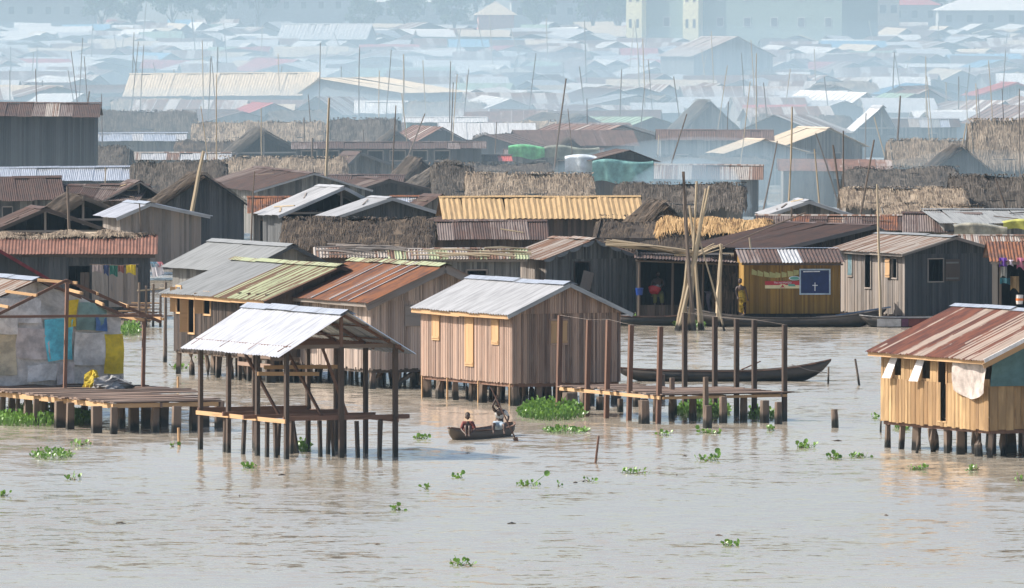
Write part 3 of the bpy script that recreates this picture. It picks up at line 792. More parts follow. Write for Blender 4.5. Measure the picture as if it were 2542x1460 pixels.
def H5():
    h = hut_px('open_shed', 'wall-less shed on tall dark posts with brilliant white metal roof, standing in the water', 'shed',
               (712, 1140), 498, 981, 1048, 864, 776)
    W, L = h.W, h.L; P = h.root
    def beam(a, b, w, hh, name, mat=W_POST, up=(0, 0, 1)):
        mb = MB(); mb.beam(a, b, w, hh, up=up); return mb.build(name, mat, P)
    # posts along the two long sides and the back
    for x in (0, W):
        for y in (0, L * .335, L * .67, L):
            beam((x + RU(-.03, .03), y, -.7), (x, y, h.ze + .04), .15, .12, 'post')
    beam((W / 2, 0, -.7), (W / 2, 0, h.ze), .15, .12, 'post'); beam((W / 2, 0, h.ze), (W / 2, 0, h.zr), .1, .07, 'king_post', W_RED)
    beam((W / 2, L, -.7), (W / 2, L, h.zr), .13, .1, 'post')
    # short posts that only carry the floor frame
    zb = h.zf
    for x, y in ((.0, .9), (.0, 1.5), (.06, 3.4), (.06, 4.9), (.8, 2.4), (1.5, .9), (1.5, 3.0), (2.4, .1), (2.4, 2.2), (W - .5, 0.05), (W + .0, 1.1), (W * .5, 4.1), (1.2, 5.1), (W - .3, 3.2), (W * .8, 5)):
        beam((x + RU(-.1, .1), y, -.7), (x, y, zb - .02), .13, .1, 'floor_post')
    beam((1.9, 3.4, -.5), (1.55, 3.2, zb), .16, .1, 'floor_post'); beam((2.15, 1.2, -.5), (1.95, 1.0, zb), .1, .08, 'floor_post')
    # floor frame, light new boards on the near side, dark ones behind
    beam((-.09, -.1, zb + .02), (-.09, L + .15, zb + .02), .04, .13, 'floor_beam', W_NEW)
    beam((-.1, 0.05, zb + .1), (W + .5, .05, zb + .1), .06, .14, 'floor_beam', W_RED)
    beam((-.55, 2.1, zb + .08), (W + .3, 2.2, zb + .08), .1, .12, 'floor_beam', W_RED)
    beam((-.3, 4.3, zb + .08), (W + .1, 4.2, zb + .1), .1, .13, 'floor_beam', W_RED)
    beam((-.1, L, zb + .1), (W + .1, L, zb + .1), .08, .16, 'floor_beam', W_RED)
    beam((W + .05, -.1, zb), (W + .05, L, zb), .05, .14, 'floor_beam', W_RED)
    # leaning scaffold poles and two loose rails
    beam((1.35, 3.6, zb), (.7, 5.2, h.ze - .1), .09, .07, 'leaning_pole', W_RED)
    beam((2.1, 2.0, zb), (1.7, 4.2, h.ze), .08, .07, 'leaning_pole', W_RED)
    beam((2.45, .8, zb), (1.75, 1.3, h.ze), .09, .08, 'leaning_pole', W_RED)
    beam((-.1, 2.0, zb + 1.42), (2.1, 2.3, zb + 1.36), .04, .12, 'loose_rail', W_NEW); beam((1.2, 4.5, zb + 1.5), (W, 4.4, zb + 1.48), .04, .12, 'loose_rail', W_NEW)
    # roof frame
    for x in (0, W): beam((x, -.4, h.ze), (x, L + .4, h.ze), .06, .12, 'wall_plate', W_RED)
    for y in (0, L * .335, L * .67, L):
        beam((0, y, h.ze + .02), (W, y, h.ze + .02), .06, .12, 'tie_beam', W_RED if y else W_PILE)
        beam((-.3, y, h.ze - .15), (W / 2, y, h.zr - .04), .05, .1, 'rafter', W_RED); beam((W + .3, y, h.ze - .15), (W / 2, y, h.zr - .04), .05, .1, 'rafter', W_RED)
    for f in (0.2, .6):
        for s_ in (0, 1):
            x = f * W / 2 if not s_ else W - f * W / 2
            beam((x, -.4, h.ze + (h.zr - h.ze) * f - .01), (x, L + .4, h.ze + (h.zr - h.ze) * f - .01), .05, .05, 'purlin', W_RED)
    h.sheets(M_WHITE, sw=.84, oe=.5, og=.5, pitch=.21, amp=.022); h.cap(M_WHITE, og=.5)
def H6():
    h = hut_px('stilt_house', 'golden plank stilt house with striped rust and silver roof at the right edge', 'house',
               (2456, 1137), 2189, 2860, 1068, 884, 700)
    h.zr = z_at(762, 318.0)
    fr = [h.rect('front', *r) for r in ((2219, 878, 2236, 932), (2286, 880, 2304, 940), (2332, 878, 2352, 1046), (2380, 880, 2530, 948))]
    fr[3] = (fr[3][0], h.R + 1, fr[3][2], h.ze + .1)
    zm = h.hit('front', 2320, 948)[1]
    # lower and upper courses of planks, each plank its own piece
    P, U, N, ln = h.side('front')
    slats(MB(), P + N * .03, U, N, ln, h.zf - .02, lambda u: zm, .26, fr[2:3], .025, .3, .03, cb=lambda m: m.build('plank', W_YEL, h.root))
    slats(MB(), P, U, N, ln, zm - .04, lambda u: h.ze, .24, fr, .025, .3, .0, cb=lambda m: m.build('plank', W_YEL, h.root))
    P, U, N, ln = h.side('gr')
    slats(MB(), P, U, N, ln, h.zf, lambda u: zm + .05, .26, (), .025, .3, .02, cb=lambda m: m.build('plank', W_YEL, h.root))
    h.wall('gl', W_YEL, .3); h.wall('back', W_YEL, .3, gable=False); h.floor(W_RED)
    h.window('front', fr[2], 'none', frame=W_NEW, fw=.04)
    for i in (0, 1):
        u0, u1, z0, z1 = fr[i]; P, U, N, ln = h.side('front'); mb = MB()
        for j in range(6):     # white cloth pulled out through the small openings
            a, b = j / 6, (j + 1) / 6; z = lambda q: z1 - (z1 - z0 + .1) * q
            o = lambda q: N * (.06 + .22 * q) - U * (.3 * q)
            mb.quad(P + U * u0 + o(b) + V((0, 0, z(b))), P + U * (u1 - .05) + o(b) * .8 + V((0, 0, z(b))), P + U * (u1 - .05) + o(a) * .8 + V((0, 0, z(a))), P + U * u0 + o(a) + V((0, 0, z(a))))
        mb.build('curtain', cloth('white_cloth', (.75, .75, .76)), h.root, smooth=True)
    # white sacking over the open corner and teal tarpaulin on the gable
    P, U, N, ln = h.side('front'); u0 = fr[3][0]; mb = MB(); nx, ny = 12, 8
    g = {}
    for i in range(nx + 1):
        for j in range(ny + 1):
            a, b = i / nx, j / ny
            g[i, j] = P + U * (u0 - .05 + (ln - u0 + .1) * a) + N * (.16 + .06 * math.sin(5 * a + 3 * b) + .03 * math.sin(13 * a)) + V((0, 0, h.ze - .05 - (h.ze - zm + .12 + .26 * math.sin(3 * a)) * b))
    mb.grid(g, nx, ny, 2.5, 1.2)
    mb.build('sacking', cloth('sackcloth', (.52, .46, .42), var=.35), h.root, smooth=True)
    P, U, N, ln = h.side('gr'); mb = MB(); g = {}
    for i in range(nx + 1):
        for j in range(ny + 1):
            a, b = i / nx, j / ny
            g[i, j] = P + U * (0.0 + 3.0 * a) + N * (.12 + .06 * math.sin(6 * a + 5 * b)) + V((0, 0, h.ze + .75 * a + .1 - (h.ze - zm + .1 + .75 * a) * b))
    mb.grid(g, nx, ny, 2.5, 1.2)
    mb.build('tarpaulin', cloth('teal_tarp', (.11, .21, .21)), h.root, smooth=True)
    h.sheets(M_HALF, sw=.8, oe=.4, og=.35, pitch=.18, amp=.024, rows=1); h.cap(M_WHITE, og=.4, w=.22)
    h.barge(plain('white_board', (.75, .74, .72)), og=.42, oe=.4, h=.12, dn=-.05); h.barge(W_NEW, og=.36, oe=.4, h=.16, dn=.1)
    h.fascia(W_NEW, oe=.36, og=.32, h=.13, pieces=2)
    h.piles(6, 8, w=(.16, .42))
h1 = H1(); h2 = H2(); h3 = H3(); H4(); H5(); H6()

# ------------------------------------------------------------------ post frame with plank deck
def frame_deck():
    A = at_z(1640, 1051, 0); ph = math.radians(25); t = thing('post_frame', 'unfinished frame of ten upright timbers round a low plank deck right of the brown house', 'frame', (A.x, A.y, 0), ph)
    ex = V((math.cos(ph), math.sin(ph), 0)); ey = V((-math.sin(ph), math.cos(ph), 0))
    W = solve_len(A, ex, 1948); L = solve_len(A, ey, 1391); zt = z_at(812, A.y)
    row1 = [solve_len(A, ey, x) for x in (1640, 1567, 1511, 1462, 1391)]
    B = A + ex * W; row2 = [solve_len(B, ey, x) for x in (1948, 1873, 1829, 1775, 1700)]
    tops = []
    for x, row in ((0, row1), (W, row2)):
        for i, y in enumerate(row):
            mb = MB(); zz = zt + RU(-.05, .08) + .03 * i; lx = -.1 if x == 0 else 0
            mb.beam((x + lx, y + .0, -.7), (x, y, zz), .15, .13, up=(0, 1, 0)); mb.build('post', W_RED if x == 0 else W_POST, t)
            tops.append(V((x, y, zz + .01)))
    mb = MB()
    for i in range(4): mb.beam(tops[i], tops[i + 1], .006, .006); mb.beam(tops[5 + i], tops[6 + i], .006, .006)
    mb.build('string', W_GREYB, t)
    zd = z_at(978, A.y) - .12
    y = -.25
    while y < L - .2:
        w = RU(.16, .3); mb = MB(); a = RU(-.35, .15); b = W + RU(-.25, .25)
        if y > L * .55: b = W * RU(.45, .62)
        if y < .3: b = W + .25
        mb.beam((a, y + w / 2, zd + .09 + RU(-.02, .03)), (b, y + w / 2, zd + .09 + RU(-.02, .03)), w, .035); mb.build('deck_plank', W_DECK, t)
        y += w + RU(.01, .05)
    for x, m in ((-.12, W_NEW), (W * .5, W_DECK), (W - .2, W_DECK)):
        mb = MB(); mb.beam((x, -.2, zd), (x, L * (.97 if x < 1 else .5), zd), .06, .11); mb.build('joist', m, t)
    mb = MB(); mb.beam((.0, -.16, zd - .01), (W, -.16, zd - .01), .05, .09); mb.build('joist', W_NEW, t)
    def pile(px, py, ytop, wpx, lean=0):
        p = at_z(px, py, 0); q = t.matrix_basis  # world to local by hand
        d = p - A; u = d.dot(ex); v = d.dot(ey); z = z_at(ytop, p.y); r = wpx / 2 * p.y / F
        mb = MB(); mb.tube([(u + lean, v, -.6), (u + lean * .5, v, z * .5), (u, v, z)], [r * 1.05, r * .98, r * .93], 8, jit=.1); mb.build('pile', W_PILE, t)
    for a in ((1415, 1015, 975, 40), (1452, 1018, 975, 30), (1600, 1045, 990, 22), (1627, 1047, 990, 14), (1670, 1030, 990, 22), (1598, 1052, 994, 30), (1668, 1040, 938, 15), (1720, 1044, 985, 20),
              (1752, 1062, 936, 15), (1757, 1063, 1007, 22), (1795, 1050, 985, 22), (1846, 1045, 985, 20), (1898, 1050, 994, 24), (1932, 1053, 998, 20), (1580, 1010, 950, 20), (1645, 992, 930, 12), (1540, 1024, 990, 16), (1490, 1018, 985, 22)):
        pile(*a)
frame_deck()

# ------------------------------------------------------------------ left deck, tarpaulin hut and its gable frame
def left_group():
    ph = math.radians(25); A = at_z(285, 1076, 0); ex = V((math.cos(ph), math.sin(ph), 0)); ey = V((-math.sin(ph), math.cos(ph), 0))
    t = thing('timber_deck', 'plank deck on fat timber piles in front of the patchwork tarpaulin hut', 'deck', (A.x, A.y, 0), ph)
    W = solve_len(A, ex, 568); zd = z_at(1000, A.y); L = 13.0
    y = -.1
    while y < L:
        w = RU(.2, .34); b = W + RU(-.5, .4) if y < 4.5 else (5.6 + RU(-.2, .5) if y > 6 else W + RU(-.6, 0))
        if y < 1.0: b = W - RU(0, .6)
        mb = MB(); mb.beam((RU(-.3, .0), y + w / 2, zd + RU(-.02, .04)), (b, y + w / 2, zd + RU(-.03, .05)), w, .04); mb.build('deck_plank', W_DECK, t)
        y += w + RU(.01, .04)
    for q, m in ((0.0, W_NEW), (1.6, W_DECK), (W - .3, W_DECK)):
        mb = MB(); mb.beam((q, -.1, zd - .11), (q, L, zd - .11), .08, .16); mb.build('joist', m, t)
    mb = MB(); mb.beam((-.1, -.05, zd - .1), (W * .9, -.05, zd - .1), .05, .14); mb.build('joist', W_NEW, t)
    for i, (px, py, w) in enumerate(((8, 1040, 16), (30, 1042, 16), (70, 1050, 20), (108, 1050, 26), (150, 1062, 26), (175, 1066, 20), (212, 1040, 20), (240, 1075, 24), (283, 1078, 17), (300, 1062, 22), (332, 1070, 24),
                     (362, 1060, 22), (386, 1073, 23), (408, 1060, 20), (439, 1075, 22), (482, 1068, 26), (505, 1058, 24), (545, 1062, 22), (45, 1046, 12), (90, 1056, 14), (132, 1044, 12))):
        p = at_z(px, py, 0); d = p - A; u = d.dot(ex); v = d.dot(ey); r = w / 2 * p.y / F
        mb = MB()
        if i % 3: mb.beam((u + RU(-.05, .05), v, -.6), (u, v, zd - .12), 2 * r, r * 1.1, up=(0, 1, 0), w1=2 * r * RU(.85, 1.1))
        else: mb.tube([(u, v, -.6), (u + RU(-.04, .04), v, .4), (u, v, zd - .12)], [r * 1.05, r, r * .95], 8, jit=.1)
        mb.build('pile', W_PILE, t)
    # hut of patched tarpaulin standing on the deck
    B = at_y(299, 955, 340.2); zd2 = zd + .06
    hw = 6.2
    A2 = V((B.x, B.y, 0)) - ex * hw
    h = Hut('tarpaulin_hut', 'hut walled with patchwork tarpaulin in grey, turquoise and yellow on the left deck', 'hut', A2, ph, hw, 6.0, zd2, z_at(782, 340), z_at(694, 338.7))
    P, U, N, ln = h.side('gr')
    cols = {'g': (.66, .64, .61), 'l': (.76, .76, .75), 'b': (.16, .66, .85), 'y': (.75, .56, .03), 't': (.22, .36, .35), 'c': (.68, .61, .45), 'd': (.50, .50, .48), 'p': (.64, .58, .55), 'n': (.08, .18, .42)}
    # patches (columns and rows in the photograph) laid edge over edge
    def puff(u, z): return .22 * math.sin(2.1 * u + 1) * math.sin(1.1 * z) + .05 * math.sin(6.3 * u + 2.2 * z) + .03 * math.sin(13 * u - 3 * z)
    patches = [(-60, 700, 299, 960, 'g'), (-50, 830, 40, 930, 'c'), (38, 815, 118, 890, 'p'), (38, 740, 104, 800, 'l'), (100, 700, 164, 790, 'd'), (108, 792, 178, 894, 'b'), (165, 745, 187, 812, 'y'), (187, 752, 262, 820, 't'),
               (230, 788, 262, 822, 'n'), (183, 825, 258, 905, 'l'), (255, 828, 301, 925, 'y'), (60, 905, 130, 945, 'l'), (130, 900, 185, 955, 'p'), (-50, 740, 40, 828, 'l')]
    zt = h.ztop('gr')
    for k, (x0, y0, x1, y1, c) in enumerate(patches):
        u0, z1 = h.hit('gr', x0, y0); u1, z0 = h.hit('gr', x1, y1); u0 = max(u0, 0); u1 = min(u1, ln)
        z0 = max(z0, h.zf)
        nx = max(2, int((u1 - u0) / .25)); nz = max(2, int((z1 - z0) / .25)); mb = MB(); g = {}
        for i in range(nx + 1):
            for j in range(nz + 1):
                u = u0 + (u1 - u0) * i / nx; top = min(z1, zt(min(max(u, .02), ln - .02)) - .03); z = z0 + (max(top, z0 + .02) - z0) * j / nz
                q = .03 * math.sin(k * 1.7 + j * 1.1)
                g[i, j] = P + U * (u + q) + N * (.02 + .05 * (k > 0) + .008 * k + puff(u, z)) + V((0, 0, z + .03 * math.sin(k + i)))
        mb.grid(g, nx, nz, u1 - u0, z1 - z0)
        o = mb.build('tarp_patch' if k else 'tarp_wall', cloth('tarp_' + c, cols[c], rough=.6, var=.3, thr=.2), h.root, smooth=True)
    h.solid(W_GREYB, ('front', 'back', 'gl'))
    h.sheets(M_PALE, sw=.8, oe=.3, og=.35, sides=('front',)); h.sheets(M_DARK, sw=.8, oe=.3, og=.2, sides=('back',)); h.cap(M_WHITE, og=.35, w=.3)
    h.barge(W_RED, og=.2, oe=.3, h=.1)
    # open gable frame in front
    Y = 336.6; q = lambda px, py: at_y(px, py, Y + (px - 163) * .00517)
    f = thing('gable_frame', 'bare timber roof frame with two posts in front of the patchwork tarpaulin hut', 'frame', (q(163, 960).x, Y, 0), 0)
    O = V(f.location)
    def bm(a, b, w, hh, nm, mt):
        mb = MB(); mb.beam(q(*a) - O, q(*b) - O, w, hh); mb.build(nm, mt, f)
    bm((161, 970), (167, 700), .11, .11, 'post', W_RED); bm((355, 968), (358, 790), .11, .11, 'post', W_RED)
    bm((-60, 787), (402, 783), .07, .09, 'tie_beam', W_RED)
    bm((165, 696), (-60, 808), .06, .1, 'rafter', W_RED); bm((165, 696), (400, 800), .06, .1, 'rafter', W_RED)
    for x0, y0, x1, y1 in ((90, 698, 192, 702), (10, 726, 92, 733), (-40, 755, 22, 762), (165, 722, 205, 728), (222, 726, 243, 729), (235, 751, 257, 756), (290, 755, 318, 760), (295, 788, 357, 794), (360, 786, 406, 792)):
        mb = MB(); a = q(x1, y1) - O; b = a + V((0, 0, 0)) + (q(x0, y0) - q(x1, y1)) + V((0, 1.2, 0)) * 1.0
        mb.beam(a + V((0, -.15, 0)), b, .07, .09); mb.build('purlin', W_NEW, f)
    # heap of nets and a yellow sack on the deck
    def heap(px0, px1, py, y, hgt, mat, name, label, cat):
        a = at_z(px0, py, zd2); b = at_z(px1, py, zd2); c = (a + b) / 2; rx = (b.x - a.x) / 2
        mb = MB(); n, m = 18, 8; vs = []; fs = []
        for j in range(m + 1):
            for i in range(n):
                th = math.pi / 2 * j / m; p = 2 * math.pi * i / n; r = math.cos(th) * (1 + .18 * math.sin(3 * p + j) + .1 * math.sin(7 * p + 2 * j))
                vs.append((rx * r * math.cos(p), .5 * r * math.sin(p), max(0, hgt * math.sin(th) * (1 + .2 * math.sin(4 * p)))))
        for j in range(m):
            for i in range(n): fs.append((j * n + i, j * n + (i + 1) % n, (j + 1) * n + (i + 1) % n, (j + 1) * n + i))
        mb.add(vs, fs, [[(vs[i][0], vs[i][1] + vs[i][2]) for i in f_] for f_ in fs])
        o = mb.build(name, mat); o.location = (c.x, c.y, zd2 - .02); tag(o, label, cat)
    heap(225, 325, 962, 0, .38, cloth('net_heap', (.22, .22, .22), var=.6, thr=.1), 'net_heap', 'grey heap of folded fishing nets on the left deck', 'net')
    heap(205, 255, 960, 0, .5, cloth('yellow_sack', (.55, .42, .03)), 'yellow_sack', 'crumpled yellow sack against the tarpaulin hut', 'sack')
left_group()

# ------------------------------------------------------------------ far bank of the channel
def H7():
    h = hut_px('stilt_house', 'grey slatted house with scalloped tin edging and a broken shutter hanging in its dark window', 'house', (1355, 800), 1270, 1580, 778, 640, 596)
    r = h.rect('gr', 1426, 652, 1462, 706)
    h.wall('gr', W_GREY, .075, holes=[r], zj=.02); h.wall('front', W_GREYB, .16, wj=.4, zj=.03); h.wall('gl', W_GREY, .3); h.wall('back', W_GREY, .3, gable=False); h.floor()
    h.window('gr', r, 'none', frame=W_DARK, fw=.05)
    P, U, N, ln = h.side('gr'); mb = MB(); c = P + U * ((r[0] + r[1]) / 2 + .16) + N * .12 + V((0, 0, (r[2] + r[3]) / 2 - .3))
    mb.beam(c + V((0, 0, -.38)) + U * -.08, c + V((0, 0, .38)) + U * .12, .03, .5, up=U); mb.build('broken_shutter', W_GREYB, h.root)
    h.sheets(M_PALE, sw=.8, oe=.35, og=.4, pitch=.16, amp=.018, rot=.02); h.cap(M_PALE, og=.4, wav=.05)
    # half-moon tin edging under the gable eaves
    for k in ('front', 'back'):
        base, up, Ls = h.slope(k, .3)
        for i in range(4):
            p = base + h.cx * (h.R + .44) + up * (Ls * (i + .5) / 4.05) ; w = Ls / 8.4
            mb = MB(); pts = []
            sgn = 1
            a = [p + up * (w * math.cos(math.pi * j / 8)) + V((0, 0, -w * .55 * math.sin(math.pi * j / 8) - .03)) for j in range(9)]
            mb.poly(a); mb.poly([q - h.cx * .02 for q in reversed(a)]); mb.build('tin_scallop', M_GREY, h.root)
    h.piles(4, 3)
def H8():
    h = hut_px('stilt_house', 'grey board house with streaked pale roof, narrow dark doorway and a half-shuttered window', 'house', (2246, 806), 2078, 2477, 784, 627, 590)
    fr = [h.rect('front', *r) for r in ((2107, 631, 2117, 684), (2149, 633, 2163, 714), (2216, 642, 2228, 690))]
    g = h.rect('gr', 2304, 644, 2340, 698)
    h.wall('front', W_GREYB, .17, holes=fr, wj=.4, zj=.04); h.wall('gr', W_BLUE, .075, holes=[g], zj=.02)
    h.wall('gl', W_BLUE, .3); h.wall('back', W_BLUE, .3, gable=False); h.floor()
    h.window('front', fr[0], 'closed', frame=W_GREYB, shut=plain('teal_paint', (.10, .17, .19)), fw=.06); h.window('front', fr[1], 'none', frame=W_GREYB, fw=.06); h.window('front', fr[2], 'open', frame=W_GREYB, shut=W_NEW, fw=.06)
    h.window('gr', g, 'none', frame=W_GREYB, fw=.05)
    P, U, N, ln = h.side('gr'); mb = MB(); w = g[1] - g[0]
    mb.beam(P + U * (g[1] + .08 + w / 2) + N * .09 + V((0, 0, g[2])), P + U * (g[1] + .08 + w / 2) + N * .09 + V((0, 0, g[3])), .03, w, up=U); mb.build('shutter', W_DARK, h.root)
    for zz in (g[2] + .12, g[3] - .15):
        mb = MB(); mb.beam(P + U * (g[1] + .1) + N * .12 + V((0, 0, zz)), P + U * (g[1] + w) + N * .12 + V((0, 0, zz)), .02, .07); mb.build('batten', W_GREY, h.root)
    h.sheets(M_PALE, sw=.8, oe=.35, og=.4, pitch=.16, amp=.016); h.cap(M_GREY, og=.4); h.barge(W_GREYB, og=.4, h=.12); h.fascia(W_GREYB, oe=.32, h=.1)
    h.piles(5, 5)
def H9():          # ochre kiosk
    Y = 421.0; ph = math.radians(3)
    A = at_y(1846, 780, Y); A.z = 0; ex = V((math.cos(ph), math.sin(ph), 0)); W = solve_len(A, ex, 2086)
    zt = z_at(652, Y); zf = z_at(779, Y); zr = z_at(622, Y + 2.6)
    h = Hut('ochre_kiosk', 'ochre slatted kiosk with red and cream banner, yellow bunting and blue window with white cross', 'kiosk', A, ph, W, 3.0, zf, zt, zr, ridge='x', apex=.93)
    r = h.rect('front', 1988, 671, 2058, 728)
    h.wall('front', W_OCHRE, .06, holes=[r], zj=.01, depth=.012); h.wall('gr', W_DARK, .2); h.wall('gl', W_OCHRE, .2); h.wall('back', W_DARK, .3); h.floor()
    P, U, N, ln = h.side('front'); p = lambda u, z, d=0.: P + U * u + N * d + V((0, 0, z))
    h.window('front', r, 'none', frame=plain('pale_blue_paint', (.42, .52, .60)), fw=.06)
    mb = MB(); mb.beam(p((r[0] + r[1]) / 2, r[2], .01), p((r[0] + r[1]) / 2, r[3], .01), .02, r[1] - r[0], up=U); mb.build('window_pane', plain('deep_blue_cloth', (.006, .02, .10), .6), h.root)
    wh = plain('white_paint', (.7, .72, .75))
    cx_, cz = r[0] + (r[1] - r[0]) * .5, r[2] + (r[3] - r[2]) * .28
    mb = MB(); mb.beam(p(cx_, cz - .17, .03), p(cx_, cz + .18, .03), .012, .035, up=U); mb.beam(p(cx_ - .11, cz + .06, .033), p(cx_ + .11, cz + .06, .033), .012, .035); mb.beam(p(cx_ - .02, cz + .06, .036), p(cx_ + .02, cz + .06, .036), .012, .06); mb.build('cross', wh, h.root)
    mb = MB(); mb.beam(p(r[0] + .1, r[3] - .06, .03), p(r[0] + .8, r[3] - .05, .03), .012, .04); mb.build('blind_edge', wh, h.root)
    # banner: red above, cream below, with print
    b = h.rect('front', 1899, 698, 1986, 716); red = plain('banner_red', (.45, .02, .03), .5, .1); cr = plain('banner_cream', (.70, .62, .36), .5, .08); gn = plain('banner_green', (.10, .33, .25), .5, .1)
    zm = b[2] + (b[3] - b[2]) * .45
    ban = MB(); ban.quad(p(b[0], zm, .04), p(b[1], zm, .04), p(b[1], b[3], .04), p(b[0], b[3], .04)); bo = ban.build('banner', red, h.root)
    m = MB(); m.quad(p(b[0], b[2], .041), p(b[1], b[2], .041), p(b[1], zm, .041), p(b[0], zm, .041)); m.build('banner_band', cr, bo)
    uc = b[0] + (b[1] - b[0]) * .5; m = MB(); m.poly([p(uc - .16, zm - .005, .044), p(uc + .16, zm - .005, .044), p(uc + .06, zm + .04, .044), p(uc - .06, zm + .04, .044)]); m.build('banner_crest', cr, bo)
    m = MB(); m.quad(p(uc + .25, zm - .05, .046), p(uc + .55, zm - .05, .046), p(uc + .5, zm + .05, .046), p(uc + .22, zm + .04, .046)); m.build('banner_badge', gn, bo)
    m = MB(); m.poly([p(uc - .07, b[2] + .06, .046), p(uc + .07, b[2] + .06, .046), p(uc + .015, zm + .02, .046), p(uc - .015, zm + .02, .046)]); m.build('banner_emblem', red, bo)
    m = MB(); e = [p(uc + .5 + .24 * math.cos(2 * math.pi * k / 16), b[3] + .12 + .09 * math.sin(2 * math.pi * k / 16), .045) for k in range(16)]; m.poly(e); m.build('oval_badge', wh, bo)
    m = MB(); e = [p(uc + .5 + .20 * math.cos(2 * math.pi * k / 16), b[3] + .12 + .065 * math.sin(2 * math.pi * k / 16), .048) for k in range(16)]; m.poly(e); m.build('oval_centre', gn, bo)
    def text(s, u, z, size, mat, name, par):
        cu = bpy.data.curves.new(name, 'FONT'); cu.body = s; cu.size = size; cu.extrude = .002; cu.align_x = 'CENTER'; cu.materials.append(mat)
        o = bpy.data.objects.new(name, cu); C.objects.link(o); me = bpy.data.meshes.new_from_object(o.evaluated_get(bpy.context.evaluated_depsgraph_get())); bpy.data.objects.remove(o); o = bpy.data.objects.new(name, me); C.objects.link(o); o.parent = par
        o.matrix_basis = Matrix.Translation(p(u, z, .052)) @ Matrix(((1, 0, 0, 0), (0, 0, -1, 0), (0, 1, 0, 0), (0, 0, 0, 1))); return o
    text('The real MAGGI', uc, b[3] - .1, .11, wh, 'banner_lettering', bo)
    text('MAGGI', uc, b[2] + .015, .07, red, 'banner_small_lettering', bo)
    # bunting
    u0, zA = h.hit('front', 1866, 668); u1, zB = h.hit('front', 1984, 672); n = 8; yl = cloth('yellow_paper', (.42, .40, .16), thr=.1)
    for i in range(n):
        a = u0 + (u1 - u0) * i / n; b_ = a + (u1 - u0) / n * RU(.82, .97); sg = lambda u: -.14 * math.sin(math.pi * (u - u0) / (u1 - u0))
        m = MB(); q = RU(-.03, .03); m.quad(p(a + q, zA - .23 + sg(a), .05), p(b_ + q, zA - .22 + sg(b_), .06), p(b_, zB + .02 + sg(b_), .05), p(a, zA + .02 + sg(a), .05)); m.build('paper_flag', yl, h.root)
    h.sheets(M_DARK, sw=.8, oe=.3, og=.15, pitch=.14, amp=.02, mat_fn=lambda i, n: M_ZINC if i in (n - 3,) else M_DARK); h.cap(M_WHITE, og=.1, w=.12)
    h.fascia(W_DARK, oe=.3, og=.1, h=.08)
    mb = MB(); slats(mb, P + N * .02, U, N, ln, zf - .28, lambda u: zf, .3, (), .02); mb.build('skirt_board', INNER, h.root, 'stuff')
    h.piles(5, 3)
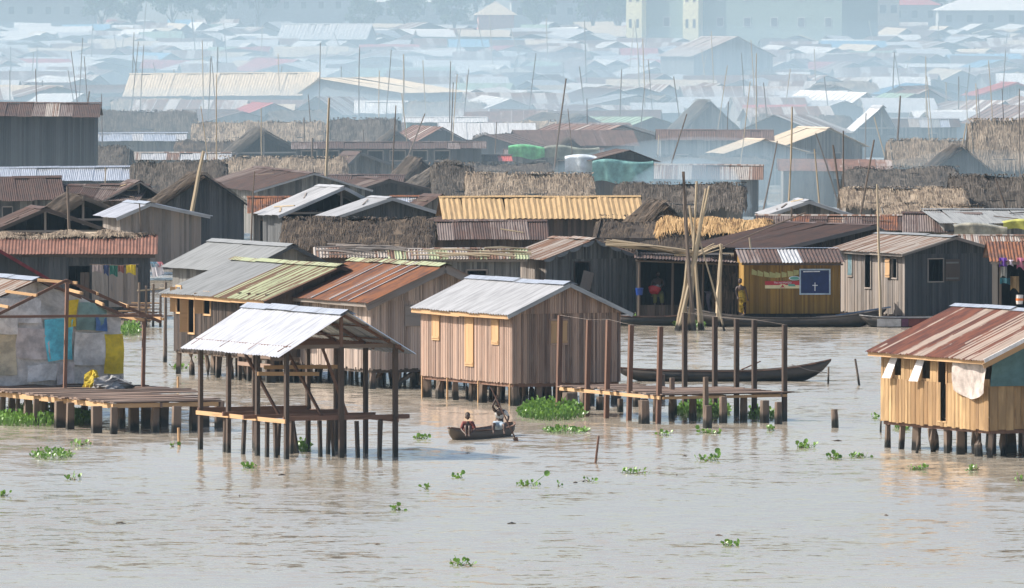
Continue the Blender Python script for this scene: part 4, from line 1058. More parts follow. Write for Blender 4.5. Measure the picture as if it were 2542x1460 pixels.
def porch():
    """dark open porch between the grey house and the kiosk, roofed with tin and loose cane"""
    Y = 424.0; q = lambda px, py, dy=0: at_y(px, py, Y + dy)
    A = q(1583, 800); A.z = 0; t = thing('open_porch', 'dark open porch with cane poles heaped on its tin roof beside the grey house', 'porch', A)
    W = q(1842, 800).x - A.x
    zf = z_at(790, Y); zt = z_at(648, Y)
    mb = MB(); mb.box(0, W, 0, 5, zf - .12, zf); mb.build('floor', INNER, t)  # floor, rear roof and walls near black: porch shade painted in
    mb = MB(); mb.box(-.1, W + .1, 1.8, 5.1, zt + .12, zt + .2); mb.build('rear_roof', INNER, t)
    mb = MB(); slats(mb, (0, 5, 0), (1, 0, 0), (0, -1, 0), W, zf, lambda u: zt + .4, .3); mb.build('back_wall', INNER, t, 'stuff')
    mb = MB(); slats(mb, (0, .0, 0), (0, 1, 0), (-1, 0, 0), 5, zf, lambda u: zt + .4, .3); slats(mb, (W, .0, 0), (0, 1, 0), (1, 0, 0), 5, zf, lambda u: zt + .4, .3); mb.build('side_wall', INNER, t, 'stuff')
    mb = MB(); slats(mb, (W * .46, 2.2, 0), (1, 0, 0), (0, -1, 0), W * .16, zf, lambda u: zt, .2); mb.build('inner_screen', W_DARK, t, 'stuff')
    up = V((0, 1, .05)).normalized(); n = 6; sw = (W + .3) / n
    for i in range(n):
        me = sheet_mesh(sw + .04, 2.8, .14, .02, M_DARK)
        z0 = zt + .15 - .045 * i * (1 if i < 4 else .8)
        obj('roof_sheet', me, t, frame4((-.15 + sw * i, -.6, z0), (1, 0, -.03), up))
    for x in (.05, W * .33, W * .62, W - .1):
        mb = MB(); mb.tube([(x, 0, -.6), (x + .03, 0, zt)], [.06, .05], 7); mb.build('post', POLE_D, t)
    mb = MB(); mb.tube([(-.1, -.05, zt + .02), (W + .1, -.05, zt - .16)], .05, 6); mb.build('eave_pole', POLE_D, t)
    mb = MB(); slats(mb, (.1, .15, 0), (1, 0, 0), (0, -1, 0), W * .42, zf - .1, lambda u: zf + .55, .14); mb.build('low_screen', W_DARK, t, 'stuff')
    # cloth bundle and thatch screen at its right end
    mb = MB(); P0 = V((W - 1.25, .25, 0)); thatch(mb, P0 + V((0, 0, z_at(740, Y))), (1, 0, 0), (0, .1, 1), 1.2, 1.9, pitch=.03, rows=.2, wd=.05); mb.build('straw_screen', T_DARK, t, 'stuff')
    # bundle of long canes on the roof: each a pole
    for i in range(15):
        x0, y0 = 1508 + RU(-8, 12), 598 + RU(-4, 14); x1, y1 = 1700 + RU(-30, 60), 626 + RU(-6, 8)
        mb = MB(); a = q(x0, y0, 1.0 + i * .08); b = q(x1, y1, 1.0 + i * .08); m = (a + b) / 2 + V((0, 0, .12 * (1 - i / 15)))
        mb.tube([a, m, b], [.035, .04, .03], 6); o = mb.build('cane_pole', BAMBOO)
        tag(o, 'pale cane pole in the bundle lying across the porch roof beside the grey house', 'pole', 'cane poles heaped on the porch roof')
    for i in range(9):
        x0, y0 = 1690 + RU(-20, 10), 632 + RU(-4, 6); x1, y1 = 1785 + RU(-15, 15), 606 + RU(-2, 12)
        mb = MB(); a = q(x0, y0, 1.2 + i * .1); b = q(x1, y1, 1.2 + i * .1); mb.tube([a, (a + b) / 2 + V((0, 0, -.15)), b], [.035, .035, .025], 6); o = mb.build('cane_pole', BAMBOO)
        tag(o, 'thin cane curving up to the right over the porch behind the tall bamboo poles', 'pole', 'canes curving over the porch')
    for i in range(7):
        mb = MB(); a = q(1800 + RU(-15, 30), 626 + i * 3.2, .8 + i * .2); b = q(2010 + RU(-60, 10), 628 + i * 3.5 + RU(-3, 3), .9 + i * .2); mb.tube([a, b], [.03, .03], 6); o = mb.build('cane_pole', BAMBOO)
        tag(o, 'long straight cane resting level on the kiosk roof', 'pole', 'canes resting on the kiosk roof')
    mb = MB(); a = q(1908, 655, .3); b = q(1990, 620, 2.2); mb.beam(a, b, .3, .05); o = mb.build('loose_plank', W_GREYB); tag(o, 'weathered plank lying slantwise on the kiosk roof', 'plank')
    # slanting pole and yellow tray
    for x0, y0, x1, y1, d, lab in ((1650, 636, 1612, 604, 1.5, 'stick'),): pass
def shack_row_left():
    """long rust roof with straw ridge at the far left bank, doorways, laundry"""
    h = hut_long('long_shack', 'long shack with red-brown tin roof and straw laid along its ridge, laundry line in front', 'shack', -30, 368, 583, 633, half=2.4, phi=1.5, ze=2.75, zf=.4)
    fr = [h.rect('front', *r) for r in ((172, 660, 222, 742),)]
    h.wall('front', W_BLUE, .14, holes=fr, wj=.4, zj=.03); h.wall('gr', W_BLUE, .2); h.wall('gl', W_BLUE, .3); h.wall('back', W_BLUE, .3); h.floor()
    h.sheets(metal('red_brown_iron', (.42, .30, .22), (.20, .09, .06), .82, .6, .1, streak=1.8), sw=.8, oe=.35, og=.35, pitch=.14, amp=.016); h.ridge_roll(T_TAN, og=.3, n=900)
    base, up, Ls = h.slope('front', .35); mb = MB(); thatch(mb, base - h.cx * .3 + up * (Ls - .55) + V((0, 0, .06)), h.cx, up, h.R + .5, .6, pitch=.026, rows=.15, ln=.4, wd=.035, fray=.3); mb.build('ridge_thatch', T_TAN, h.root, 'stuff')
    h.fascia(W_DARK, h=.14); h.piles(8, 3)
    P, U, N, ln = h.side('front')
    for px0, px1, y0, y1, m, l in ((226, 268, 668, 745, M_PALE, 'rusty tin sheet leaning in the long shack doorway'), (205, 226, 676, 742, W_DARK, ''), (268, 340, 664, 762, W_GREYB, '')):
        r = h.rect('front', px0, y0, px1, y1); mb = MB()
        slats(mb, P + N * .1, U, N, ln, r[2], lambda u: r[3], .16, [(0, r[0], -9, 99), (r[1], ln + 9, -9, 99)], .02); o = mb.build('screen_panel', m, h.root, 'stuff')
    # maroon lean-to at the edge
    h2_ = hut_gable('lean_to', 'grey hut with maroon-edged roof cut off by the left edge of the view', 'hut', -190, 700, 118, -60, 592, L=3.5, phi=20, ze=2.5)
    h2_.solid(W_BLUE); h2_.sheets(M_DARK, oe=.3, og=.4); h2_.barge(plain('maroon_paint', (.16, .02, .025)), og=.45, oe=.3, h=.13)
    h2_.piles(3, 3)
    # laundry: each cloth on the line
    Y = 421.5; q = lambda px, py: at_y(px, py, Y)
    mb = MB(); mb.tube([q(222, 656), q(300, 659), q(345, 656)], .012, 4); o = mb.build('washing_line', POLE_D); tag(o, 'thin washing line strung before the long shack', 'line')
    for x0, x1, y0, y1, c, nm, lab in ((229, 256, 657, 676, (.30, .25, .24), 'grey', 'faded pink-grey cloth at the left end of the washing line'), (258, 270, 658, 682, (.04, .06, .14), 'navy', 'navy cloth hanging second from left on the washing line'),
                        (272, 292, 659, 684, (.03, .13, .10), 'green', 'dark green cloth in the middle of the washing line'), (293, 308, 659, 676, (.2, .08, .07), 'brown', 'brown-red cloth right of the green one on the washing line'), (313, 337, 657, 680, (.55, .42, .03), 'yellow', 'bright yellow cloth at the right end of the washing line')):
        mb = MB(); n = 6
        for i in range(n):
            a, b = i / n, (i + 1) / n; f = lambda s: q(x0 + (x1 - x0) * s, y0) ; g = lambda s, l: q(x0 + (x1 - x0) * s, y0 + (y1 - y0) * l) + V((0, .05 * math.sin(9 * s), 0))
            mb.quad(g(a, 1 - .15 * math.sin(5 * a)), g(b, 1 - .15 * math.sin(5 * b)), g(b, 0), g(a, 0))
        o = mb.build('hanging_cloth', cloth('cloth_' + nm, c), smooth=True); tag(o, lab, 'cloth', 'laundry on the line')
    # clutter landing at 340-410
    t = thing('landing_stage', 'rickety landing stage of posts and stacked boards left of the dark porch house', 'jetty', (q(375, 790).x, Y - 2, 0)); O = V(t.location); q2 = lambda px, py, dy=0: at_y(px, py, Y - 2 + dy) - O
    for i in range(14):
        x0 = 290 + RU(0, 70); y0 = 752 + i * 3.4; mb = MB(); d = RU(0, 3); mb.beam(q2(x0, y0, d), q2(x0 + RU(45, 90), y0 + RU(-3, 3), d), RU(.15, .3), .05); mb.build('loose_board', W_DECK if i % 3 else W_NEW, t)
    for px in (345, 362, 380, 398): mb = MB(); mb.tube([q2(px, 812), q2(px + 1, RU(700, 740))], [.06, .05], 7); mb.build('post', W_PILE, t)
    mb = MB(); mb.tube([q2(340, 722), q2(408, 716)], .04, 6); mb.build('rail', BAMBOO, t)
    for x0, x1, y0, y1, c, nm, lab in ((374, 402, 655, 690, (.7, .68, .70), 'white', 'white shirt hung at the corner of the grey roofs'), (372, 390, 650, 664, (.25, .4, .5), 'skyblue', 'light blue cloth bunched above the white shirt'), (388, 402, 650, 664, (.7, .3, .33), 'pink', 'pink cloth bunched above the white shirt')):
        mb = MB(); n = 5
        for i in range(n):
            a, b = i / n, (i + 1) / n; g = lambda s, l: at_y(x0 + (x1 - x0) * s + 6 * l, y0 + (y1 - y0) * l * (1 - .3 * s), 408) + V((0, .08 * math.sin(11 * s), 0))
            mb.quad(g(a, 1), g(b, 1), g(b, 0), g(a, 0))
        o = mb.build('hanging_cloth', cloth('cloth_' + nm, c), smooth=True); tag(o, lab, 'cloth')
def back_long():
    h = hut_long('long_shack', 'long low shack with green-grey tin roof strewn with poles behind the brown house', 'shack', 985, 1292, 618, 646, half=2.2, phi=2, ze=2.75, zf=.5)
    r = h.rect('front', 1160, 672, 1207, 692)
    h.wall('front', W_GREY, .08, holes=[r]); h.wall('gr', W_GREY, .2); h.wall('gl', W_GREY, .3); h.wall('back', W_GREY, .3); h.floor(); h.window('front', r, 'none', frame=W_GREYB, fw=.07)
    h.sheets(M_PALE, sw=.8, pitch=.13, amp=.02, mat_fn=lambda i, n: M_PALE if i % 2 else M_GREEN); h.cap(M_PALE); h.fascia(W_GREYB, h=.1); h.piles(6, 3)
    hl = h
    h = hut_long('low_shack', 'low tin-roofed shack covered in loose poles left of the long low shack', 'shack', 800, 982, 618, 642, half=2.2, phi=2, ze=2.8, zf=.5)
    h.solid(W_DARK); h.sheets(M_PALE, sw=.8, pitch=.13, amp=.02); h.piles(5, 3)
    for i in range(30):
        g = hl if i % 2 else h; base, up, Ls = g.slope('front', .3); x = RU(-.3, g.R - 1.0); l = RU(1.2, 3.4); y = RU(.1, .95) * Ls; y2 = min(Ls, max(.05, y + RU(-.9, .5))); lf = V((0, 0, RU(.06, .22)))
        a = g.M @ (base + g.cx * x + up * y + lf); b = g.M @ (base + g.cx * min(g.R + .5, x + l) + up * y2 + lf * .6); mb = MB(); mb.tube([a, (a + b) / 2 + V((0, 0, .05)), b], [RU(.025, .05)] * 3, 6)
        o = mb.build('loose_pole', BAMBOO if i % 2 else W_GREYB); tag(o, 'loose pole in the litter on the low roofs behind the rust-brown roof', 'pole', 'loose poles littering the low roofs')
H7(); H8(); H9(); porch(); shack_row_left(); back_long()

# ------------------------------------------------------------------ middle distance: roofs one can tell apart
FT, FM = {}, {}
keep = []          # picture areas already taken by placed houses
def K(x0, y0, x1, y1): keep.append((x0, y0, x1, y1))
NL = [0]
def opening(h):
    if R_() < .45 or h.M.translation.y > 900: return
    k = 'gr' if h.ridge == 'y' else 'front'; P, U, N, ln = h.side(k); Z = V((0, 0, 1))
    if ln < 1.8: return
    for q in range(1 if ln < 5 else 2):
        u = ln * (RU(.15, .42) if q == 0 else RU(.58, .85)); w = RU(.5, .9); door = R_() < .4; z0 = h.zf + (.1 if door else .9); z1 = min(h.ze - .2, z0 + (1.7 if door else .8))
        mb = MB()
        for a, b in (((u - w / 2, z0), (u - w / 2, z1)), ((u + w / 2, z0), (u + w / 2, z1)), ((u - w / 2, z1), (u + w / 2, z1)), ((u - w / 2, z0), (u + w / 2, z0))): mb.beam(P + U * a[0] + N * .05 + Z * a[1], P + U * b[0] + N * .05 + Z * b[1], .05, .07)
        f = mb.build('doorway' if door else 'window', W_GREYB, h.root)
        mb = MB(); mb.beam(P + U * u + N * .03 + Z * z0, P + U * u + N * .03 + Z * z1, .03, w, up=U); mb.build('shade_panel', INNER, f)  # near-black panel on the uncut wall paints the shade indoors
def litter(h, lab):
    if h.M.translation.y > 560 or h.M.translation.y < 432: return
    base, up, Ls = h.slope('front', .3); n = random.choice((0, 1, 2, 3))
    for i in range(n):
        x = RU(0, h.R - .5); y = RU(.2, .8) * Ls; p = h.M @ (base + h.cx * x + up * y + V((0, 0, .07))); q = h.M @ (base + h.cx * min(h.R, x + RU(.8, 2.6)) + up * max(.1, min(Ls - .1, y + RU(-.8, .8))) + V((0, 0, .08)))
        mb = MB(); mb.beam(p, q, RU(.04, .09), RU(.03, .05)); o = mb.build('loose_stick', random.choice((W_GREYB, BAMBOO, POLE_D))); NL[0] += 1
        w = lab.split(); short = ' '.join(w[:9])
        while short.split()[-1] in ('a', 'the', 'of', 'with', 'and', 'its', 'at', 'in', 'on', 'above', 'behind', 'right', 'left', 'by'): short = ' '.join(short.split()[:-1])
        tag(o, 'loose stick lying on the ' + short, 'stick', 'loose sticks on the ' + short)
def TL(lab, xl, xr, yr, ye, mat, half=1.8, phi=2.0, wall=None, sag=.12, cat='hut', name='thatched_hut', **kw):
    h = hut_long(name, lab, cat, xl, xr, yr, ye, half=half, phi=phi, **kw); K(xl, yr, xr, ye + 8)
    far = h.M.translation.y > 650
    h.solid(wall or W_GREY, w=.3)
    h.thatched(mat, pitch=.055 if far else .026, wd=.06 if far else .032, rows=.2, sag=sag)
    h.ridge_roll(mat, n=int(h.R / (.06 if far else .03)))
    h.piles(max(2, int(h.W / 2.5)), 2, w=(.1, .16)); return h
def ML(lab, xl, xr, yr, ye, mat, half=2.0, phi=2.0, wall=None, fn=None, cat='shack', name='shack', capm=None, sw=.8, pitch=.11, win=(), **kw):
    h = hut_long(name, lab, cat, xl, xr, yr, ye, half=half, phi=phi, **kw); K(xl, yr, xr, ye + 8)
    if win:
        holes = [h.rect('front', *r) for r in win]; h.wall('front', wall or W_GREY, .25, holes=holes); h.solid(wall or W_GREY, ('gr', 'gl', 'back'))
        for r in holes: h.window('front', r, 'none', frame=W_GREYB, fw=.08)
        h.floor()
    else: h.solid(wall or W_GREY, w=.13); opening(h)
    h.sheets(mat, mat_fn=fn, sw=sw, pitch=pitch, amp=.02 if pitch > .3 else .013, og=.3, oe=.3, rot=.02, jl=.16, jz=.03)
    litter(h, lab)
    h.cap(capm or mat, og=.3); h.piles(max(2, int(h.W / 2.5)), 2, w=(.1, .16)); return h
def GB(lab, x1, y1, x2, xa, ya, xb=None, mat=None, wall=None, phi=25, L=None, ze=2.7, cat='house', name='hut', barge=None, th=None, open_=False, barge_h=.16, win=(), **kw):
    h = hut_gable(name, lab, cat, x1, y1, x2, xa, ya, xb, phi=phi, L=L, ze=ze, **kw); K(min(x1, xb or x1), ya, x2, y1 + 25)
    if open_:
        h.solid(INNER, ('back', 'gl')); h.solid(wall or W_DARK, ('front',)); h.wall('gr', wall or W_DARK, .2, gable=False, z1=h.ze - .5)
        mb = MB(); P, U, N, ln = h.side('gr'); mb.beam(P + U * h.half + V((0, 0, h.ze - .5)), P + U * h.half + V((0, 0, h.zr)), .1, .1); mb.beam(P + V((0, 0, h.ze)), P + U * ln + V((0, 0, h.ze)), .06, .1); mb.build('gable_frame', W_GREYB, h.root)
    else: h.solid(wall or W_GREY, w=.13); opening(h)
    if th: h.thatched(th, pitch=.04, wd=.045, oe=.35, og=.35); h.ridge_roll(th, og=.35, n=int(h.R / .03))
    else:
        h.sheets(mat, sw=.8, pitch=.11, amp=.013, oe=.35, og=.4, rot=.018, jl=.14, jz=.03); h.cap(mat, og=.4); litter(h, lab)
    if barge: h.barge(barge, og=.44, oe=.35, h=barge_h)
    h.piles(max(2, int(h.W / 2.5)), max(2, int(h.L / 2.5)), w=(.1, .16)); return h

TL('long dark brown thatched roof just behind the grey-green roofs', 705, 1062, 539, 610, T_BROWN, half=2.4, phi=-2, ze=2.7, wall=W_DARK, sag=.1)
ML('dark red-brown tin roof between the dark thatch and the scalloped house', 1050, 1345, 548, 597, M_DARK, phi=2, wall=W_DARK, ze=2.6)
h = ML('long ribbed tan roof, the only mustard coloured roof', 1114, 1584, 488, 546, M_TAN, half=3.0, phi=3, sw=.52, pitch=.52, wall=W_DARK, ze=2.8, capm=M_TAN)
TL('pale straw roof directly above the long tan roof', 1167, 1466, 428, 486, T_TAN, half=2.2, phi=2)
TL('drooping grey thatch to the left of the pale straw roof', 1083, 1170, 405, 482, T_GREY, half=2.4, phi=2)
TL('low brown thatch behind the pale straw roof', 1160, 1365, 404, 428, T_GREY, half=1.6)
TL('long greyed straw roof left of centre with shaggy right end', 556, 852, 388, 434, T_TAN, half=2.0, phi=1)
ML('cream corrugated roof left of the greyed straw roof', 328, 560, 379, 399, M_PALE, half=1.5, phi=0, fn=lambda i, n: M_ZINC if i % 3 else M_PALE)
TL('tall dull matted wall-like thatch behind the steep dark gable', 332, 552, 400, 470, T_GREY, half=2.6, phi=0)
ML('brilliant white corrugated roof at the left edge', -40, 322, 417, 452, M_WHITE, half=1.8, phi=-1, wall=W_BLUE)
TL('round-shouldered grey thatch at the upper left of the near village', 62, 318, 362, 414, T_GREY, half=2.0, phi=0)
TL('dark flat thatch above the cream corrugated roof', 440, 638, 348, 378, T_DARK, half=1.6, phi=0)
ML('purple-brown tin roofs sloping away at the left below the white roof', -60, 150, 440, 500, M_DARK, half=2.2, phi=8)
ML('dark tin roof falling towards the white roofed gable', 120, 330, 458, 500, M_DARK, half=2.0, phi=-12, wall=W_DARK)
GB('steep dark gabled house with a pale pole leaning on it', 405, 500, 605, 505, 432, xb=470, th=T_DARK, wall=W_BLUE, phi=14, ze=3.0)
h = GB('grey plank house with bright white left roof slope and white edged gable', 300, 535, 498, 367, 506, xb=322, mat=M_WHITE, wall=W_GREYB, phi=18, ze=3.1, barge=M_ZINC)
GB('ragged palm-thatched gable leaning right at the left of the village', 120, 545, 350, 205, 487, xb=160, th=T_BROWN, wall=W_DARK, phi=16, open_=True, ze=2.7)
GB('black open gable in front of the ragged thatch', -20, 575, 268, 112, 519, xb=80, mat=M_DARK, wall=W_DARK, phi=10, open_=True, ze=2.8, barge=W_DARK)
GB('collapsed frame of a small hut left of the steep dark gable', 262, 495, 410, 343, 452, xb=320, mat=M_DARK, wall=W_DARK, phi=12, open_=True, barge=W_GREYB, barge_h=.08)
GB('dark roof with a scalloped white edge and shallow gable', 640, 472, 905, 775, 432, xb=640, mat=M_DARK, wall=W_GREY, phi=15, barge=M_ZINC, barge_h=.1, ze=2.9)
ML('dark purple tin roof right of the scalloped edged gable', 780, 985, 434, 462, M_DARK, half=2.0, phi=-3)
GB('wide low gable of dark tin beside the thatch mound', 880, 474, 1075, 962, 448, xb=900, mat=M_DARK, wall=W_DARK, phi=15, barge=W_DARK)
ML('rust roof with a grey wall left of the silver edged gable', 628, 770, 488, 531, M_RUST, half=2.0, phi=1, wall=W_GREY)
GB('open gable with a broad silver roof edge left of the second silver gable', 700, 530, 960, 848, 466, xb=800, mat=M_ZINC, wall=W_BLUE, phi=22, barge=M_ZINC, open_=True)
GB('grey gabled hut with broad silver roof edge touching the dark thatch', 843, 534, 1095, 965, 492, xb=930, mat=M_ZINC, wall=W_BLUE, phi=22, barge=M_ZINC)
ML('small rust shed under a white sheet right of the silver gables', 985, 1045, 487, 512, M_RUST, half=1.2, wall=W_RED, fn=lambda i, n: M_WHITE)
GB('little grey hut with a dark roof left of the tan roof', 1048, 512, 1115, 1092, 486, xb=1070, mat=M_DARK, wall=W_GREY, phi=20)
GB('low dark peaked roof in front of the tan roof', 1105, 548, 1290, 1195, 528, xb=1170, mat=M_DARK, wall=W_DARK, phi=8)
GB('dark gabled house with shallow roof above the greyed straw roof', 850, 418, 990, 890, 380, xb=858, mat=M_DARK, wall=W_GREY, phi=18, barge=W_GREY)
h = ML('very long dark shed with posts along its open side', 735, 1195, 357, 372, M_DARK, half=2.4, phi=1, wall=W_BLUE, ze=3.4, win=[(750 + i * 55, 376, 785 + i * 55, 398) for i in range(7)])
GB('brown thatch mound like a haystack right of centre-left', 1000, 445, 1100, 1045, 395, xb=1010, th=T_DARK, wall=W_DARK, phi=10)
GB('curved straw-edged roof leaning beside the thatch mound', 1035, 465, 1160, 1140, 402, xb=1090, th=T_GREY, wall=W_DARK, phi=30)
ML('small rust-purple roof with a red awning at its right end', 1112, 1260, 388, 403, M_DARK, half=1.3, phi=2, fn=lambda i, n: M_RED if i > n * .62 else M_DARK)
TL('grey-brown thatch behind the drifting smoke', 1532, 1840, 454, 512, T_GREY, half=2.4, phi=-2)
ML('long pale grey roof of patched sheets behind the teal tarpaulin', 1622, 1880, 408, 446, M_PALE, half=2.2, phi=-2, fn=lambda i, n: M_PALE if i % 5 < 3 else M_DARK)
TL('low greyed thatch over the pale patched roof', 1628, 1905, 386, 410, T_GREY, half=1.8, phi=-2)
GB('black round-topped thatch with open end beside the smoke', 1585, 560, 1705, 1650, 500, xb=1610, th=T_DARK, wall=W_DARK, phi=22, ze=2.9)
TL('sagging dark thatch in front of the black round-topped thatch', 1478, 1650, 536, 596, T_BROWN, half=2.6, phi=-6, wall=W_DARK, sag=.3, ze=2.6)
h = TL('old dark thatch capped with a fresh golden straw ridge behind the porch', 1648, 1930, 550, 632, T_BROWN, half=2.4, phi=-1, wall=W_DARK, ze=2.6)
base, up, Ls = h.slope('front', .3); mb = MB(); thatch(mb, base - h.cx * .35 + up * (Ls - 1.0) + V((0, 0, .1)) - h.cy * .06, h.cx, up, h.R + .3, 1.0, pitch=.016, rows=.2, ln=.6, wd=.035, fray=.22); mb.build('fresh_ridge_thatch', T_GOLD, h.root, 'stuff')
h = GB('big dark brown tin roof falling left above the ochre kiosk', 1925, 618, 2250, 2158, 562, xb=1960, mat=M_DARK, wall=W_DARK, phi=35, barge=W_GREYB, ze=3.0)
ML('long brown roof with pale stripes behind the big brown tin roof', 1890, 2300, 534, 574, M_DARK, half=2.2, phi=-2, fn=lambda i, n: (M_DARK, M_DARK, M_RUST, M_DARK, M_PALE)[i % 5], capm=M_PALE)
ML('plain brown tin roof right of the striped brown roof', 2255, 2420, 528, 578, M_DARK, half=2.2, phi=-2)
GB('grey hut with silver edged gable in the gap of the brown roofs', 1915, 530, 2095, 2005, 500, xb=1990, mat=M_ZINC, wall=W_GREY, phi=10, barge=M_ZINC)
TL('straw roof with ragged brown fringe above the brown striped roof', 2100, 2395, 465, 508, T_TAN, half=2.0, phi=1)
TL('narrow pale straw roof below the ragged straw roof', 2192, 2445, 508, 532, T_TAN, half=1.6, phi=1)
TL('broad grey thatch at the right behind the ragged straw roof', 2112, 2380, 415, 468, T_GREY, half=2.4, phi=2)
GB('grey thatched gable at the right end of the broad grey thatch', 2200, 462, 2360, 2268, 432, xb=2230, th=T_GREY, wall=W_GREY, phi=20)
TL('dark thatch wall at the right edge above the narrow pale straw roof', 2372, 2600, 434, 505, T_GREY, half=2.2, phi=1, wall=W_DARK)
TL('long pinkish straw roof at the upper right', 2215, 2510, 345, 402, T_TAN, half=2.2, phi=1)
TL('tall pinkish straw roof cut by the right edge', 2418, 2640, 296, 405, T_TAN, half=3.0, phi=0, ze=3.2)
GB('steep dark triangular thatch before the pinkish straw roofs', 2300, 428, 2462, 2384, 362, xb=2360, th=T_DARK, wall=W_BLUE, phi=8)
h = ML('large blue-grey building with a rust panelled roof at the left edge', -80, 232, 254, 290, M_DARK, half=2.6, phi=0, wall=W_BLUE, ze=6.0, fn=lambda i, n: M_PALE if i % 5 == 1 else M_DARK, cat='building', name='warehouse')
ML('low roof of white, grey and rust panels at right of centre', 2140, 2375, 295, 318, M_ZINC, half=1.8, phi=1, fn=lambda i, n: (M_ZINC, M_GREY, M_WHITE, M_DARK, M_DARK, M_PALE)[i % 6])
GB('small black gable with a broken white truss', 2128, 318, 2220, 2188, 264, xb=2170, mat=M_ZINC, wall=W_BLUE, phi=12, open_=True)
GB('gabled house with one sunlit tan roof slope in the haze at right', 1945, 362, 2140, 2054, 320, xb=1990, mat=FAR_M['tan'], wall=W_GREY, phi=22)
GB('long narrow tan roof slope pointing at the sunlit gabled house', 1805, 378, 1990, 1893, 348, xb=1860, mat=FAR_M['tan'], wall=W_GREY, phi=24)
TL('wide lilac-grey thatch below the long cream warehouse roof', 232, 478, 274, 326, T_GREY, half=2.2, phi=0)
ML('white sheeted low roof under the lilac-grey thatch', 228, 452, 330, 352, M_WHITE, half=1.6, phi=0, fn=lambda i, n: M_WHITE if i % 4 else M_ZINC)
TL('pinkish thatch right of the white sheeted roof', 482, 800, 302, 346, T_TAN, half=2.2, phi=0)
GB('large dark thatched gable with bare rafters at left of centre', 580, 380, 760, 655, 320, xb=630, th=T_GREY, wall=W_GREY, phi=14, open_=True)
TL('tall lilac thatch behind the dark long shed', 818, 985, 293, 352, T_GREY, half=2.6, phi=0)
GB('dark peaked thatch in front of the tall lilac thatch', 940, 362, 1035, 985, 326, xb=968, th=T_DARK, wall=W_GREY, phi=10)
ML('turquoise walled shed left of the tall thin pole', 1010, 1200, 300, 306, FAR_M['zinc'], half=1.5, phi=1, wall=plain('turquoise_wall', (.24, .36, .36)), ze=3.4)
ML('white boxy roof in the haze over the dark peaked thatch', 888, 1002, 252, 283, FAR_M['white'], half=2.0, phi=0)
h = ML('very long cream warehouse roof with diagonal seams', 312, 770, 182, 241, FAR_M['tan'], half=6.0, phi=-4, ze=3.2, sw=1.0, wall=W_BLUE, cat='warehouse', name='warehouse', pitch=.25)
GB('pale gabled house standing against the right end of the cream warehouse', 752, 230, 1000, 800, 196, xb=790, mat=FAR_M['tan'], wall=plain('bluegrey_wall', (.25, .28, .30)), phi=-40, ze=3.6, L=8, cat='house')
TL('pink-grey thatch over the turquoise walled shed', 1005, 1200, 250, 285, T_TAN, half=2.2, phi=0)
GB('big blue-grey gabled barn with pale left slope in front of the yellow block', 1722, 138, 1918, 1828, 92, xb=1745, mat=FAR_M['mixed'], wall=W_GREY, phi=18, ze=5.2, cat='barn', name='barn')
GB('house with a bright red roof edge at the right side', 2425, 236, 2600, 2520, 206, xb=2490, mat=FAR_M['red'], wall=W_GREY, phi=25, barge=FAR_M['red'])
GB('dark thatched dome in the smoke right of the tall leaning pole', 1690, 320, 1835, 1760, 250, xb=1730, th=T_GREY, wall=W_GREY, phi=20)
ML('long blue-lilac shed behind the low greyed thatch', 1640, 1910, 322, 350, FAR_M['brown'], half=2.2, phi=0, ze=3.2)
# blue and lilac roofed house, hip roofed house
h = ML('house with a half blue half lilac roof below the pink building', 1120, 1298, 98, 118, FAR_M['blue'], half=3.0, phi=2, ze=3.2, fn=lambda i, n: FAR_M['blue'] if i < n * .5 else FAR_M['brown'], wall=W_BLUE, cat='house', name='house')
h = ML('house with a wide white hipped roof at upper left of centre', 690, 905, 60, 99, FAR_M['zinc'], half=5.0, phi=-8, ze=3.4, wall=plain('bluegrey_wall', (.25, .28, .30)), cat='house', name='house', pitch=.5, sw=1.0)

# patched tarpaulins among the roofs
def drape(lab, x0, y0, x1, y1, Y, mat, depth=2.5, cat='tarpaulin'):
    a, b = at_y(x0, y1, Y), at_y(x1, y1, Y); zt = z_at(y0, Y); W = b.x - a.x; h_ = zt - a.z
    mb = MB(); nx, ny = max(6, int(W / .25)), 10; g = {}
    for i in range(nx + 1):
        for j in range(ny + 1):
            s, v = i / nx, j / ny; u = s * W
            fold = .13 * math.sin(u * 4.2 + .6 * math.sin(v * 3)) * (1 - .6 * v) + .05 * math.sin(u * 11 + v * 2)
            g[i, j] = V((u, -.35 + fold if v < .85 else (v - .85) / .15 * depth, h_ * min(1, v / .85) + .12 * math.sin(u * 1.7) * v + .1 * math.sin(3 * u) * (1 - v)))
    mb.grid(g, nx, ny, W, h_)
    t = mb.build('tarpaulin', mat, smooth=True); t.location = (a.x, Y, a.z); tag(t, lab, cat)
Yt = at_z(1500, 470, 2.2).y
drape('shiny turquoise-green tarpaulin hung in folds over a hut at centre', 1470, 398, 1622, 452, Yt, cloth('teal_plastic', (.16, .33, .31), rough=.3, var=.35, thr=.05))
drape('crumpled white plastic sheet left of the turquoise tarpaulin', 1402, 390, 1500, 428, Yt + .8, cloth('white_plastic', (.62, .68, .72), rough=.3, var=.2, thr=.05))
h = hut_gable('hut', 'hut with dark low gable wrapped in turquoise and white sheeting', 'hut', 1470, 398, 1622, 1560, 374, 1530, phi=10, ze=z_at(398, Yt + .5)); h.solid(W_DARK); h.sheets(M_DARK); K(1400, 370, 1620, 470)
Yg = at_z(1370, 395, 2.4).y
drape('bright green tarpaulin over the left part of a hut roof', 1262, 364, 1352, 392, Yg, cloth('green_plastic', (.10, .38, .14), rough=.4, var=.4, thr=.05))
drape('dull olive canvas over the right part of the green covered hut', 1350, 366, 1488, 394, Yg, cloth('olive_canvas', (.16, .17, .13), var=.35, thr=.05))
ML('low hut beneath the green and olive tarpaulins', 1262, 1488, 372, 388, M_DARK, half=1.4, phi=0, ze=2.5)
